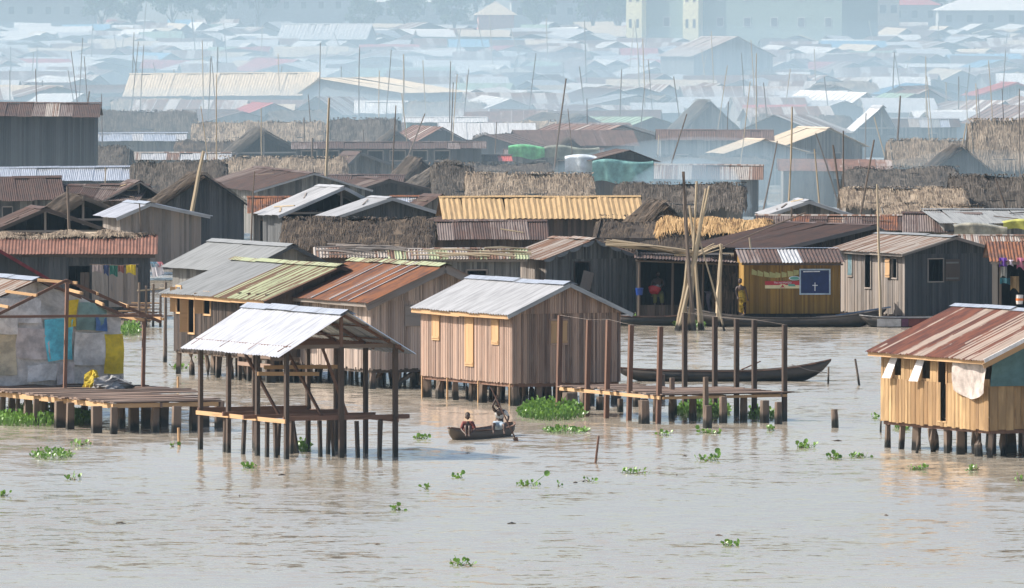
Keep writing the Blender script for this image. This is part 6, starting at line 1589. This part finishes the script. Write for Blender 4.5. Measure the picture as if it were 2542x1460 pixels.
# painted boards on the hull of the white and red canoe, goods in it
t = [o for o in C.objects if o.get('label', '').startswith('canoe painted')][0]
for x0, x1, m in ((-1.6, -.6, plain('boat_white', (.4, .4, .4))), (-.58, -.3, plain('boat_plum', (.10, .03, .07))), (-.28, .9, plain('boat_red', (.14, .035, .03))), (.92, 1.05, plain('boat_white', (.4, .4, .4)))):
    mb = MB(); mb.box(x0, x1, -.535, -.505, .04, .36); mb.build('side_board', m, t)
c = at_y(2252, 792, 424.6); mb = MB(); mb.beam((0, 0, 0), (.25, .1, .62), .42, .22); o = mb.build('wooden_crate', wood('crate_wood', (.20, .11, .05), (.42, .25, .11))); o.location = c; tag(o, 'brown crate tilted on end in the white and red canoe', 'crate')
c = at_y(2275, 792, 425); mb = MB(); mb.tube([(-.5, 0, 0), (-.2, 0, .3), (.2, 0, .32), (.7, 0, .02)], [.12, .24, .22, .06], 8); o = mb.build('tarp_bundle', cloth('navy_tarp', (.03, .04, .07))); o.location = c; tag(o, 'dark blue bundle behind the tilted crate', 'bundle')
c = at_y(2140, 783, 421); mb = MB(); mb.beam((-1.1, 0, 0), (1.2, 0, .35), .3, .05); o = mb.build('loose_board', plain('blue_paint_board', (.12, .18, .26))); o.location = c; tag(o, 'faded blue board propped in front of the grey board house', 'board')
mb = MB(); a, b = at_z(2052, 925, .3), at_y(1965, 905, 366); mb.tube([b, (a + b) / 2 + V((0, 0, -.06)), a], .012, 5); o = mb.build('mooring_rope', W_GREYB); tag(o, 'thin rope from the moored canoe to its stake', 'rope')
mb = MB(); a, b = at_y(1840, 918, 367), at_y(1888, 897, 367.3); mb.tube([a, b], .025, 6); o = mb.build('paddle_shaft', W_RED); tag(o, 'paddle shaft resting in the moored canoe', 'paddle')

# ------------------------------------------------------------------ people
def skin(name, pts, edges, mat, parent=None, sub=1, root=0, smooth=True):
    """one continuous surface grown round a skeleton; pts = [(Vector, radius)]"""
    me = bpy.data.meshes.new(name); me.from_pydata([tuple(p) for p, r in pts], edges, [])
    o = bpy.data.objects.new(name, me); C.objects.link(o)
    m = o.modifiers.new('skin', 'SKIN'); m.use_smooth_shade = True
    me.skin_vertices[0].data  # layer is created with the modifier
    sv = me.skin_vertices[0].data
    for i, (p, r) in enumerate(pts):
        rr = r if isinstance(r, tuple) else (r, r); sv[i].radius = rr
    sv[root].use_root = True
    s = o.modifiers.new('sub', 'SUBSURF'); s.levels = sub; s.render_levels = sub
    dg = bpy.context.evaluated_depsgraph_get(); ev = o.evaluated_get(dg); m2 = bpy.data.meshes.new_from_object(ev)
    bpy.data.objects.remove(o); bpy.data.meshes.remove(me)
    m2.name = name; m2.materials.clear(); m2.materials.append(mat)
    if not m2.uv_layers: 
        ul = m2.uv_layers.new(name='UVMap')
        for l in m2.loops: co = m2.vertices[l.vertex_index].co; ul.data[l.index].uv = (co.x + co.y, co.z)
    m2.polygons.foreach_set('use_smooth', [True] * len(m2.polygons))
    return obj(name, m2, parent)
def hand(pts, edges, wi, wp, d, side, r=.0085):
    """palm and five unequal, slightly curled fingers from the wrist"""
    d = d.normalized(); side = side.normalized(); dn = d.cross(side).normalized()
    palm = wp + d * .055; pi = len(pts); pts.append((palm, (.036, .016))); edges.append((wi, pi))
    for k, (off, ln) in enumerate(((-.028, .058), (-.010, .068), (.010, .064), (.028, .05))):
        a = len(pts); b0 = palm + d * .035 + side * off; pts.append((b0, r)); edges.append((pi, a))
        pts.append((b0 + d * ln * .55 + dn * .008, r)); edges.append((a, a + 1)); pts.append((b0 + d * ln * .85 + dn * .03, r * .8)); edges.append((a + 1, a + 2))
    a = len(pts); q = palm - side * .038 - d * .01; pts.append((q, .010)); edges.append((pi, a)); pts.append((q - side * .02 + d * .035 + dn * .012, .009)); edges.append((a, a + 1))
def head(parent, c, fwd, r=.098, hair=True):
    """skull with jaw, nose, lips, ears and close-cropped hair; c is the centre, fwd the way it looks"""
    fwd = fwd.normalized(); sd = fwd.cross(V((0, 0, 1))).normalized(); up = sd.cross(fwd).normalized()
    def ell(cc, rx, ry, rz, n=12, m=8, cut=-2):
        mb = MB(); vs = []; fs = []
        for j in range(m + 1):
            for i in range(n):
                th = math.pi * j / m; ph = 2 * math.pi * i / n; z = math.cos(th)
                k = 1 - .22 * max(0, -z)          # narrower towards the chin
                vs.append(cc + sd * (rx * k * math.sin(th) * math.cos(ph)) + fwd * (ry * k * math.sin(th) * math.sin(ph)) + up * rz * z)
        for j in range(m):
            for i in range(n): fs.append((j * n + i, (j + 1) * n + i, (j + 1) * n + (i + 1) % n, j * n + (i + 1) % n))
        mb.add(vs, fs, [[(0, 0), (.1, 0), (.1, .1), (0, .1)]] * len(fs)); return mb
    h = ell(c, r * .78, r * .95, r * 1.2).build('head', SKIN, parent, smooth=True)
    ell(c + fwd * r * .95 - up * .15 * r, .016, .022, .026).build('nose', SKIN, h, smooth=True)
    ell(c + fwd * r * .84 - up * .52 * r, .026, .014, .013).build('lips', plain('lips', (.10, .04, .035), .5), h, smooth=True)
    for s in (-1, 1):
        ell(c + sd * s * r * .78 - up * .05, .012, .024, .034).build('ear', SKIN, h, smooth=True)
        ell(c + fwd * r * .86 + sd * s * .032 + up * .012, .013, .008, .008).build('eye', plain('eye_white', (.5, .48, .45), .3), h, smooth=True)
    if hair: ell(c - fwd * .015 + up * .028, r * .82, r * .93, r * 1.02).build('hair', plain('black_hair', (.008, .007, .006), .9), h, smooth=True)
    return h
def person(label, Y, J, E, look, clothes=(), hair=True, hand_dirs=None, headr=.098):
    """J: name -> (px, py, depth offset, radius)"""
    base = at_y(J['pelvis'][0], J['pelvis'][1], Y); t = thing('person', label, 'person', (base.x, base.y, base.z)); O = V(t.location)
    P = {k: at_y(v[0], v[1], Y + v[2]) - O for k, v in J.items()}; names = [k for k in J if k != 'head']
    pts = [(P[k], J[k][3]) for k in names]; idx = {k: i for i, k in enumerate(names)}; edges = [(idx[a], idx[b]) for a, b in E if a != 'head' and b != 'head']
    for s in ('l', 'r'):
        if s + '_wrist' in idx and s + '_elbow' in idx:
            d = P[s + '_wrist'] - P[s + '_elbow']; sd = d.cross(V((0, 1, .3)));  hand(pts, edges, idx[s + '_wrist'], P[s + '_wrist'], d, sd if sd.length > 1e-4 else V((1, 0, 0)))
    skin('body', pts, edges, SKIN, t, root=idx['pelvis'])
    head(t, P['head'], look, r=headr, hair=hair)
    for nm, mat, ks, es, gr in clothes:
        cp = [(P[k], (J[k][3][0] + gr, J[k][3][1] + gr) if isinstance(J[k][3], tuple) else J[k][3] + gr) for k in ks]; ci = {k: i for i, k in enumerate(ks)}
        skin(nm, cp, [(ci[a], ci[b]) for a, b in es], mat, t)
    return t
# boy in the bow
Yb1 = 319.6
person('boy in a rust-red shirt sitting in the front of the small dugout canoe', Yb1,
       {'pelvis': (1161, 1080, .15, (.13, .11)), 'chest': (1161, 1058, .1, (.13, .09)), 'neck': (1161, 1045, .05, .045), 'head': (1161, 1033, 0, 0),
        'l_sho': (1150, 1050, .08, .05), 'l_elbow': (1145, 1066, -.05, .036), 'l_wrist': (1155, 1077, -.3, .026),
        'r_sho': (1173, 1050, .08, .05), 'r_elbow': (1179, 1066, -.05, .036), 'r_wrist': (1170, 1078, -.3, .026),
        'l_knee': (1156, 1056, -.28, .055), 'l_ankle': (1157, 1081, -.42, .036), 'l_toe': (1157, 1083, -.6, .03), 'r_knee': (1166, 1057, -.28, .055), 'r_ankle': (1165, 1081, -.42, .036), 'r_toe': (1165, 1083, -.6, .03)},
       [('pelvis', 'chest'), ('chest', 'neck'), ('chest', 'l_sho'), ('l_sho', 'l_elbow'), ('l_elbow', 'l_wrist'), ('chest', 'r_sho'), ('r_sho', 'r_elbow'), ('r_elbow', 'r_wrist'), ('pelvis', 'l_knee'), ('l_knee', 'l_ankle'), ('l_ankle', 'l_toe'), ('pelvis', 'r_knee'), ('r_knee', 'r_ankle'), ('r_ankle', 'r_toe')],
       V((.05, -1, -.1)), [('shirt', cloth('rust_red_shirt', (.20, .05, .04)), ['pelvis', 'chest', 'l_sho', 'l_elbow', 'r_sho', 'r_elbow'], [('pelvis', 'chest'), ('chest', 'l_sho'), ('l_sho', 'l_elbow'), ('chest', 'r_sho'), ('r_sho', 'r_elbow')], .018)])
Yb2 = 322.0
person('paddler in open white shirt and pale blue shorts at the back of the small canoe', Yb2,
       {'pelvis': (1240, 1058, 0, (.14, .12)), 'waist': (1240, 1046, 0, (.12, .09)), 'chest': (1241, 1026, 0, (.15, .1)), 'neck': (1239, 1013, -.03, .045), 'head': (1236, 1003, -.06, 0),
        'l_sho': (1228, 1020, 0, .055), 'l_elbow': (1223, 1008, -.12, .04), 'l_wrist': (1231, 990, -.12, .028),
        'r_sho': (1254, 1021, 0, .055), 'r_elbow': (1263, 1035, -.05, .04), 'r_wrist': (1260, 1046, -.18, .028),
        'l_knee': (1224, 1053, -.4, .07), 'l_ankle': (1226, 1073, -.5, .04), 'l_toe': (1225, 1076, -.7, .03), 'r_knee': (1252, 1055, -.4, .07), 'r_ankle': (1252, 1074, -.5, .04), 'r_toe': (1253, 1077, -.7, .03)},
       [('pelvis', 'waist'), ('waist', 'chest'), ('chest', 'neck'), ('chest', 'l_sho'), ('l_sho', 'l_elbow'), ('l_elbow', 'l_wrist'), ('chest', 'r_sho'), ('r_sho', 'r_elbow'), ('r_elbow', 'r_wrist'), ('pelvis', 'l_knee'), ('l_knee', 'l_ankle'), ('l_ankle', 'l_toe'), ('pelvis', 'r_knee'), ('r_knee', 'r_ankle'), ('r_ankle', 'r_toe')],
       V((-.2, -1, -.15)), [('shirt', cloth('white_shirt', (.62, .60, .56)), ['chest', 'r_sho', 'r_elbow', 'waist', 'l_sho'], [('chest', 'r_sho'), ('r_sho', 'r_elbow'), ('chest', 'waist'), ('chest', 'l_sho')], .016),
                            ('shorts', cloth('pale_denim', (.33, .42, .50)), ['pelvis', 'l_knee', 'r_knee'], [('pelvis', 'l_knee'), ('pelvis', 'r_knee')], .02)])
a, b = at_y(1218, 961, Yb2 - .2), at_y(1279, 1088, Yb2 - .35); mb = MB(); mb.tube([a, b], [.022, .024], 8); tp = mb.build('paddle', W_RED); tag(tp, 'wooden paddle held aslant by the paddler', 'paddle')
d = (b - a).normalized(); mb = MB(); mb.beam(b - d * .02, b + d * .4, .16, .025, up=(0, 1, 0), w1=.07); mb.build('paddle_blade', W_RED, tp)
# people on the porch
person('woman in a white vest sitting on the dark porch holding a red basin', 424.9,
       {'pelvis': (1632, 727, 0, (.17, .14)), 'chest': (1632, 700, 0, (.15, .1)), 'neck': (1633, 688, 0, .045), 'head': (1633, 680, 0, 0), 'l_sho': (1622, 694, 0, .055), 'l_elbow': (1617, 709, -.1, .04), 'l_wrist': (1624, 716, -.3, .028),
        'r_sho': (1644, 694, 0, .055), 'r_elbow': (1648, 708, -.1, .04), 'r_wrist': (1640, 713, -.3, .028), 'l_knee': (1626, 727, -.45, .085), 'l_ankle': (1626, 755, -.5, .045), 'l_toe': (1625, 758, -.7, .03), 'r_knee': (1642, 728, -.45, .085), 'r_ankle': (1644, 755, -.5, .045), 'r_toe': (1645, 758, -.7, .03)},
       [('pelvis', 'chest'), ('chest', 'neck'), ('chest', 'l_sho'), ('l_sho', 'l_elbow'), ('l_elbow', 'l_wrist'), ('chest', 'r_sho'), ('r_sho', 'r_elbow'), ('r_elbow', 'r_wrist'), ('pelvis', 'l_knee'), ('l_knee', 'l_ankle'), ('l_ankle', 'l_toe'), ('pelvis', 'r_knee'), ('r_knee', 'r_ankle'), ('r_ankle', 'r_toe')],
       V((.3, -1, -.1)), [('vest', cloth('white_vest', (.6, .6, .62)), ['pelvis', 'chest'], [('pelvis', 'chest')], .015), ('wrapper', cloth('olive_wrapper', (.13, .13, .03)), ['pelvis', 'l_knee', 'l_ankle', 'r_knee', 'r_ankle'], [('pelvis', 'l_knee'), ('l_knee', 'l_ankle'), ('pelvis', 'r_knee'), ('r_knee', 'r_ankle')], .04)])
c = at_y(1624, 722, 424.35); mb = MB(); mb.tube([(0, 0, -.1), (0, 0, -.04), (0, 0, .1), (0, 0, .1), (0, 0, -.03)], [.17, .22, .28, .26, .2], 16, cap=True); o = mb.build('basin', plain('red_plastic', (.30, .012, .018), .5)); o.location = c; o.rotation_euler = (-.5, .2, 0); tag(o, 'red plastic basin on the lap of the woman on the porch', 'basin')
c = at_y(1587, 724, 422.6); mb = MB(); mb.tube([(0, 0, -.15), (0, 0, .15)], [.13, .17], 12); o = mb.build('bucket', plain('blue_plastic', (.01, .05, .25), .4)); o.location = c; tag(o, 'dark blue bucket hanging at the left post of the porch', 'bucket')
person('person in grey-purple trousers bending far down beside the bamboo post', 424.6,
       {'pelvis': (1766, 716, 0, (.19, .17)), 'chest': (1790, 727, -.1, (.15, .12)), 'neck': (1800, 741, -.15, .05), 'head': (1806, 750, -.2, 0), 'l_sho': (1790, 735, -.25, .055), 'l_elbow': (1789, 750, -.3, .04), 'l_wrist': (1790, 763, -.35, .028),
        'r_sho': (1796, 735, .1, .055), 'r_elbow': (1802, 752, .1, .04), 'r_wrist': (1800, 765, .05, .028), 'l_knee': (1757, 744, -.1, .085), 'l_ankle': (1764, 775, -.05, .05), 'l_toe': (1769, 778, -.12, .03), 'r_knee': (1772, 746, .15, .085), 'r_ankle': (1776, 775, .15, .05), 'r_toe': (1781, 778, .1, .03)},
       [('pelvis', 'chest'), ('chest', 'neck'), ('chest', 'l_sho'), ('l_sho', 'l_elbow'), ('l_elbow', 'l_wrist'), ('chest', 'r_sho'), ('r_sho', 'r_elbow'), ('r_elbow', 'r_wrist'), ('pelvis', 'l_knee'), ('l_knee', 'l_ankle'), ('l_ankle', 'l_toe'), ('pelvis', 'r_knee'), ('r_knee', 'r_ankle'), ('r_ankle', 'r_toe')],
       V((.5, -.2, -1)), [('trousers', cloth('grey_purple', (.17, .15, .20)), ['pelvis', 'l_knee', 'l_ankle', 'r_knee', 'r_ankle'], [('pelvis', 'l_knee'), ('l_knee', 'l_ankle'), ('pelvis', 'r_knee'), ('r_knee', 'r_ankle')], .025), ('top', cloth('navy_top', (.03, .03, .07)), ['pelvis', 'chest', 'l_sho', 'r_sho'], [('pelvis', 'chest'), ('chest', 'l_sho'), ('chest', 'r_sho')], .015)])
person('person in a yellow patterned wrapper standing at the left corner of the ochre kiosk', 420.6,
       {'pelvis': (1843, 739, 0, (.13, .11)), 'chest': (1839, 717, 0, (.13, .09)), 'neck': (1838, 706, 0, .045), 'head': (1837, 698, 0, 0), 'l_sho': (1829, 712, 0, .05), 'l_elbow': (1827, 727, -.1, .038), 'l_wrist': (1831, 738, -.3, .027),
        'r_sho': (1849, 712, 0, .05), 'r_elbow': (1853, 728, -.1, .038), 'r_wrist': (1856, 740, -.2, .027), 'l_knee': (1840, 760, -.1, .07), 'l_ankle': (1842, 778, 0, .045), 'l_toe': (1841, 780, -.15, .03), 'r_knee': (1849, 760, 0, .07), 'r_ankle': (1849, 779, .1, .045), 'r_toe': (1851, 781, -.05, .03)},
       [('pelvis', 'chest'), ('chest', 'neck'), ('chest', 'l_sho'), ('l_sho', 'l_elbow'), ('l_elbow', 'l_wrist'), ('chest', 'r_sho'), ('r_sho', 'r_elbow'), ('r_elbow', 'r_wrist'), ('pelvis', 'l_knee'), ('l_knee', 'l_ankle'), ('l_ankle', 'l_toe'), ('pelvis', 'r_knee'), ('r_knee', 'r_ankle'), ('r_ankle', 'r_toe')],
       V((-.3, -1, -.1)), [('wrapper', plain('yellow_print', (.30, .20, .015), .8, .8, 14.0), ['chest', 'pelvis', 'l_knee', 'r_knee', 'l_ankle'], [('chest', 'pelvis'), ('pelvis', 'l_knee'), ('pelvis', 'r_knee'), ('l_knee', 'l_ankle')], .03)])

# ------------------------------------------------------------------ water hyacinth
LEAF = []
def hy_mats():
    m, t, b, o = nt('hyacinth_leaf')
    col = mixc(t, orand(t), (.03, .095, .012), (.10, .22, .03)); col = mixc(t, math_(t, 'MULTIPLY', irand(t), .7), col, (.17, .32, .05))
    t.links.new(col, b.inputs['Base Color']); b.inputs['Roughness'].default_value = .35
    tr = t.nodes.new('ShaderNodeBsdfTranslucent'); tr.inputs[0].default_value = (.22, .42, .05, 1); mx = t.nodes.new('ShaderNodeMixShader'); mx.inputs[0].default_value = .18
    t.links.new(b.outputs[0], mx.inputs[1]); t.links.new(tr.outputs[0], mx.inputs[2]); t.links.new(mx.outputs[0], o.inputs['Surface'])
    return m
HM = hy_mats(); HD = plain('withered_leaf', (.16, .10, .05), .8)
def leaf_geo(mb, root, tip, size, nrm):
    """stalk with a rounded cupped blade at its end"""
    d = (tip - root); L = d.length; d.normalize(); s = d.cross(nrm)
    if s.length < .01: s = V((1, 0, 0))
    s.normalize(); n = s.cross(d).normalized()
    mb.tube([root, root + d * L * .5 + n * .02, tip], [.010, .012, .006], 4, cap=False)
    pts = [tip]
    for k in range(9):
        th = -math.pi * .5 + math.pi * 2 * (k + .5) / 9 - math.pi * 0
        pts.append(tip + d * (size * .62 * (1 + math.sin(th))) + s * (size * .62 * math.cos(th)) + n * (.18 * size * abs(math.cos(th))))
    c = tip + d * size * .6
    vs = [c] + pts[1:]; fs = [(0, i + 1, (i + 1) % 9 + 1) for i in range(9)]
    mb.add(vs, fs, [[(0, 0), (.05, 0), (.05, .05)]] * 9)
random.seed(3)
for k in range(5):
    mb = MB(); up = V((RU(-.4, .4), RU(-.4, .4), 1)).normalized(); leaf_geo(mb, V((0, 0, -.02)), V((RU(-.12, .12), RU(-.12, .12), RU(.05, .16))), RU(.09, .13), up); LEAF.append(mb.mesh('leaf', HM, True))
def clump(px, py, wpx, n, lab, tall=1.0, dry=0):
    c = at_z(px, py, 0); r = wpx / 2 * c.y / F; t = thing('water_hyacinth', lab, 'plant', (c.x, c.y, 0), RU(0, 6), 'small water hyacinths drifting on the open water')
    for i in range(n):
        a = RU(0, 6.28); q = r * math.sqrt(R_()); s = RU(.5, .95)
        M = Matrix.Translation((q * math.cos(a), q * math.sin(a) * 1.0, 0)) @ Matrix.Rotation(RU(0, 6.28), 4, 'Z') @ Matrix.Rotation(RU(-1.1, 1.1), 4, 'X') @ Matrix.Diagonal((s, s, s * tall, 1))
        obj('leaf', LEAF[i % 5], t, M)
    mb = MB()
    for i in range(3 + dry): a = RU(0, 6.28); mb.tube([(0, 0, .01), (r * RU(.5, 1.2) * math.cos(a), r * RU(.5, 1.2) * math.sin(a), RU(.01, .12))], [.012, .006], 4)
    mb.build('runner', HD, t)
def mat_(px0, px1, py0, py1, hpx, n, lab):
    """dense floating mat between two columns and two waterline rows"""
    mb = MB(); c = at_z((px0 + px1) / 2, (py0 + py1) / 2, 0)
    for i in range(int(n * 1.5)):
        px = RU(px0, px1); e = 1 - ((px - (px0 + px1) / 2) / ((px1 - px0) / 2)) ** 2
        py = (py0 + py1) / 2 + (py1 - py0) / 2 * RU(-1, 1) * math.sqrt(max(.05, e)); p = at_z(px, py, 0); h = hpx * p.y / F * RU(.35, 1.0) * (.5 + .5 * max(0, e))
        up = V((RU(-.8, .8), RU(-1, .3), 1)).normalized(); leaf_geo(mb, p - c, p - c + V((RU(-.10, .10), RU(-.10, .10), h * .85)), RU(.05, .09), up)
    o = mb.build('hyacinth_mat', HM, smooth=True, kind='stuff'); o.location = c; tag(o, lab, 'plants')
mat_(1288, 1456, 1012, 1046, 34, 620, 'dense bright green hyacinth mat before the post frame')
mat_(1680, 1812, 1012, 1040, 34, 380, 'hyacinth mat growing between the piles of the post frame')
mat_(1855, 1925, 1028, 1044, 26, 90, 'sparse hyacinths at the right end of the post frame')
mat_(-60, 240, 1030, 1060, 34, 900, 'wide hyacinth mat beneath the left deck')
mat_(302, 348, 818, 836, 28, 110, 'hyacinths in the channel behind the tarpaulin hut')
mat_(722, 768, 1108, 1124, 26, 70, 'hyacinths between the posts of the white shed')
mat_(1672, 1762, 800, 814, 18, 170, 'hyacinths round the foot of the bamboo bundle')
mat_(1354, 1458, 1066, 1078, 12, 70, 'thin strip of hyacinths in front of the dense green mat')
mat_(1572, 1606, 782, 790, 10, 40, 'few hyacinths behind the canoe left of the bundle')
mat_(2222, 2258, 1050, 1070, 24, 70, 'hyacinths under the golden plank house')
mat_(80, 178, 1126, 1142, 18, 75, 'raft of hyacinths in front of the left deck')
for a in ((185, 1192, 40, 8, 'broken hyacinth pair below the left raft'), (8, 1232, 22, 12, 'hyacinth clump touching the left edge of the view'), (1043, 1090, 36, 14, 'hyacinth clump right of the white shed'), (620, 1163, 34, 14, 'small hyacinths before the near shed post'), (1652, 1082, 24, 10, 'hyacinth tuft below the fourth near post'),
          (1748, 1075, 22, 10, 'left tuft of the pair before the lone front pile'), (1772, 1077, 26, 11, 'right tuft of the pair before the lone front pile'), (1911, 1070, 24, 12, 'hyacinth tuft below the right end of the frame'), (1996, 1112, 58, 26, 'round leafy hyacinth clump left of the lone stout pile'), (2072, 1140, 36, 16, 'left one of the two clumps below the lone stout pile'),
          (2134, 1136, 48, 18, 'right one of the two clumps below the lone stout pile'), (1758, 1145, 66, 16, 'tall-stalked hyacinth at centre right'), (1578, 1176, 76, 18, 'spreading hyacinth right of the splintered stake'), (1305, 1206, 60, 14, 'straggling hyacinth with one long stalk below the splintered stake'), (1385, 1208, 12, 3, 'single floating leaf right of the straggling hyacinth'),
          (1138, 1187, 26, 7, 'tiny sprig below the small canoe'), (1061, 1215, 12, 5, 'tiniest sprig left of the straggling hyacinth'), (985, 1267, 30, 9, 'dark sprig alone left of centre in the open water'), (1815, 1356, 46, 15, 'leafy hyacinth lowest at the right'), (1148, 1404, 54, 14, 'lowest hyacinth of all at the bottom centre'), (2281, 1166, 44, 14, 'yellowish hyacinths before the golden house, left one'),
          (2412, 1168, 48, 12, 'yellowish hyacinths before the golden house, right one'), (442, 916, 50, 20, 'bright hyacinths left of the shed posts'), (500, 892, 30, 9, 'little tuft behind the white shed, upper'), (2172, 1040, 18, 8, 'tuft at the left post of the golden house'), (2532, 1194, 26, 6, 'tuft at the right edge below the golden house'), (1460, 1196, 24, 4, 'nearly sunken leaves left of the spreading hyacinth'),
          (430, 1110, 20, 5, 'yellow tuft beside the pale stake'), (200, 1108, 60, 12, 'thin line of leaves before the left deck')):
    clump(a[0], a[1], a[2], int(a[3] * 1.3), a[4], tall=1.3 if 'tall' in a[4] else 1.0)
# long-stalked leaves of two plants
for x0, y0, x1, y1, lab in ((1318, 1204, 1352, 1180, 'lone leaf on a long bent stalk of the straggling hyacinth'), (1752, 1143, 1776, 1124, 'single round leaf standing high on a stalk at centre right')):
    c = at_z(x0, y0, 0); q = at_y(x1, y1, c.y) - c; mb = MB(); leaf_geo(mb, V((0, 0, -.03)), q, .15, V((0, -1, .4))); o = mb.build('hyacinth_leaf', HM, smooth=True); o.location = c; tag(o, lab, 'plant')

# bits of wood and husk afloat
random.seed(8)
for i, (px, py, lab) in enumerate(((1448, 1196, 'dark husk floating right of the straggling hyacinth'), (1428, 1199, 'small dark husk floating left of its like'), (937, 1352, 'scrap of wood floating low left of centre'), (595, 1232, 'reddish husk floating below the white shed'), (1680, 1180, 'dark husk floating between two hyacinths'), (1785, 1330, 'twig floating above the lowest right hyacinth'),
        (1700, 1133, 'reed stem floating before the lone pile'), (2080, 1095, 'pale twig floating below the lone stout pile'), (700, 1180, 'splinter floating by the near shed post'), (300, 1300, 'dark sliver of wood floating at lower left'), (2200, 1280, 'dark sliver of wood floating at lower right'), (1270, 1300, 'short stick floating at bottom centre'))):
    c = at_z(px, py, 0); mb = MB(); a = RU(0, 6.28); l = RU(.06, .16); mb.tube([(-l * math.cos(a), -l * math.sin(a), .0), (0, 0, .025), (l * math.cos(a), l * math.sin(a), .01)], [.012, .022, .01], 6, jit=.2); o = mb.build('driftwood', W_DARK); o.location = c; tag(o, lab, 'driftwood')

# ------------------------------------------------------------------ smoke
smoke(1712, 488, 560, 3.4, 4, 2.2, .12, 'pale puff of smoke rising behind the bamboo bundle')
smoke(1745, 455, 600, 9, 12, 2.8, .03, 'thin smoke spreading over the roofs behind the bamboo bundle')
smoke(2440, 480, 590, 8, 8, 2.6, .012, 'wisp of smoke over the dark thatch wall at the right')
smoke(1250, 320, 760, 60, 50, 3.5, .0035, 'low smoke lying over the roofs at the centre')
smoke(1850, 250, 900, 50, 60, 5, .0024, 'dense patch of smoke in front of the big gabled barn')
smoke(2250, 200, 1000, 60, 70, 6, .0024, 'patch of smoke drifting above the right-hand roofs')
smoke(1250, 240, 950, 55, 60, 5, .0026, 'patch of smoke drifting above the middle of the town')
smoke(620, 280, 860, 40, 50, 4, .0028, 'patch of smoke below the cream warehouse')
smoke(180, 200, 1000, 60, 60, 6, .005, 'patch of smoke behind the panelled warehouse')
smoke(1550, 340, 720, 25, 28, 3.5, .004, 'smoke drifting behind the turquoise tarpaulin')
smoke(430, 330, 780, 45, 40, 3.5, .004, 'low smoke between the left warehouse and the thatch')
smoke(2050, 340, 780, 45, 45, 3.8, .004, 'low smoke among the leaning poles at the right')

for o_ in C.objects:      # keep every label within sixteen words
    l_ = o_.get('label')
    if l_ and len(l_.split()) > 16: o_['label'] = l_.replace('and far ', 'and ').replace('dark purple-brown', 'purple-brown').replace('patchy grey and rust', 'patchy rust')
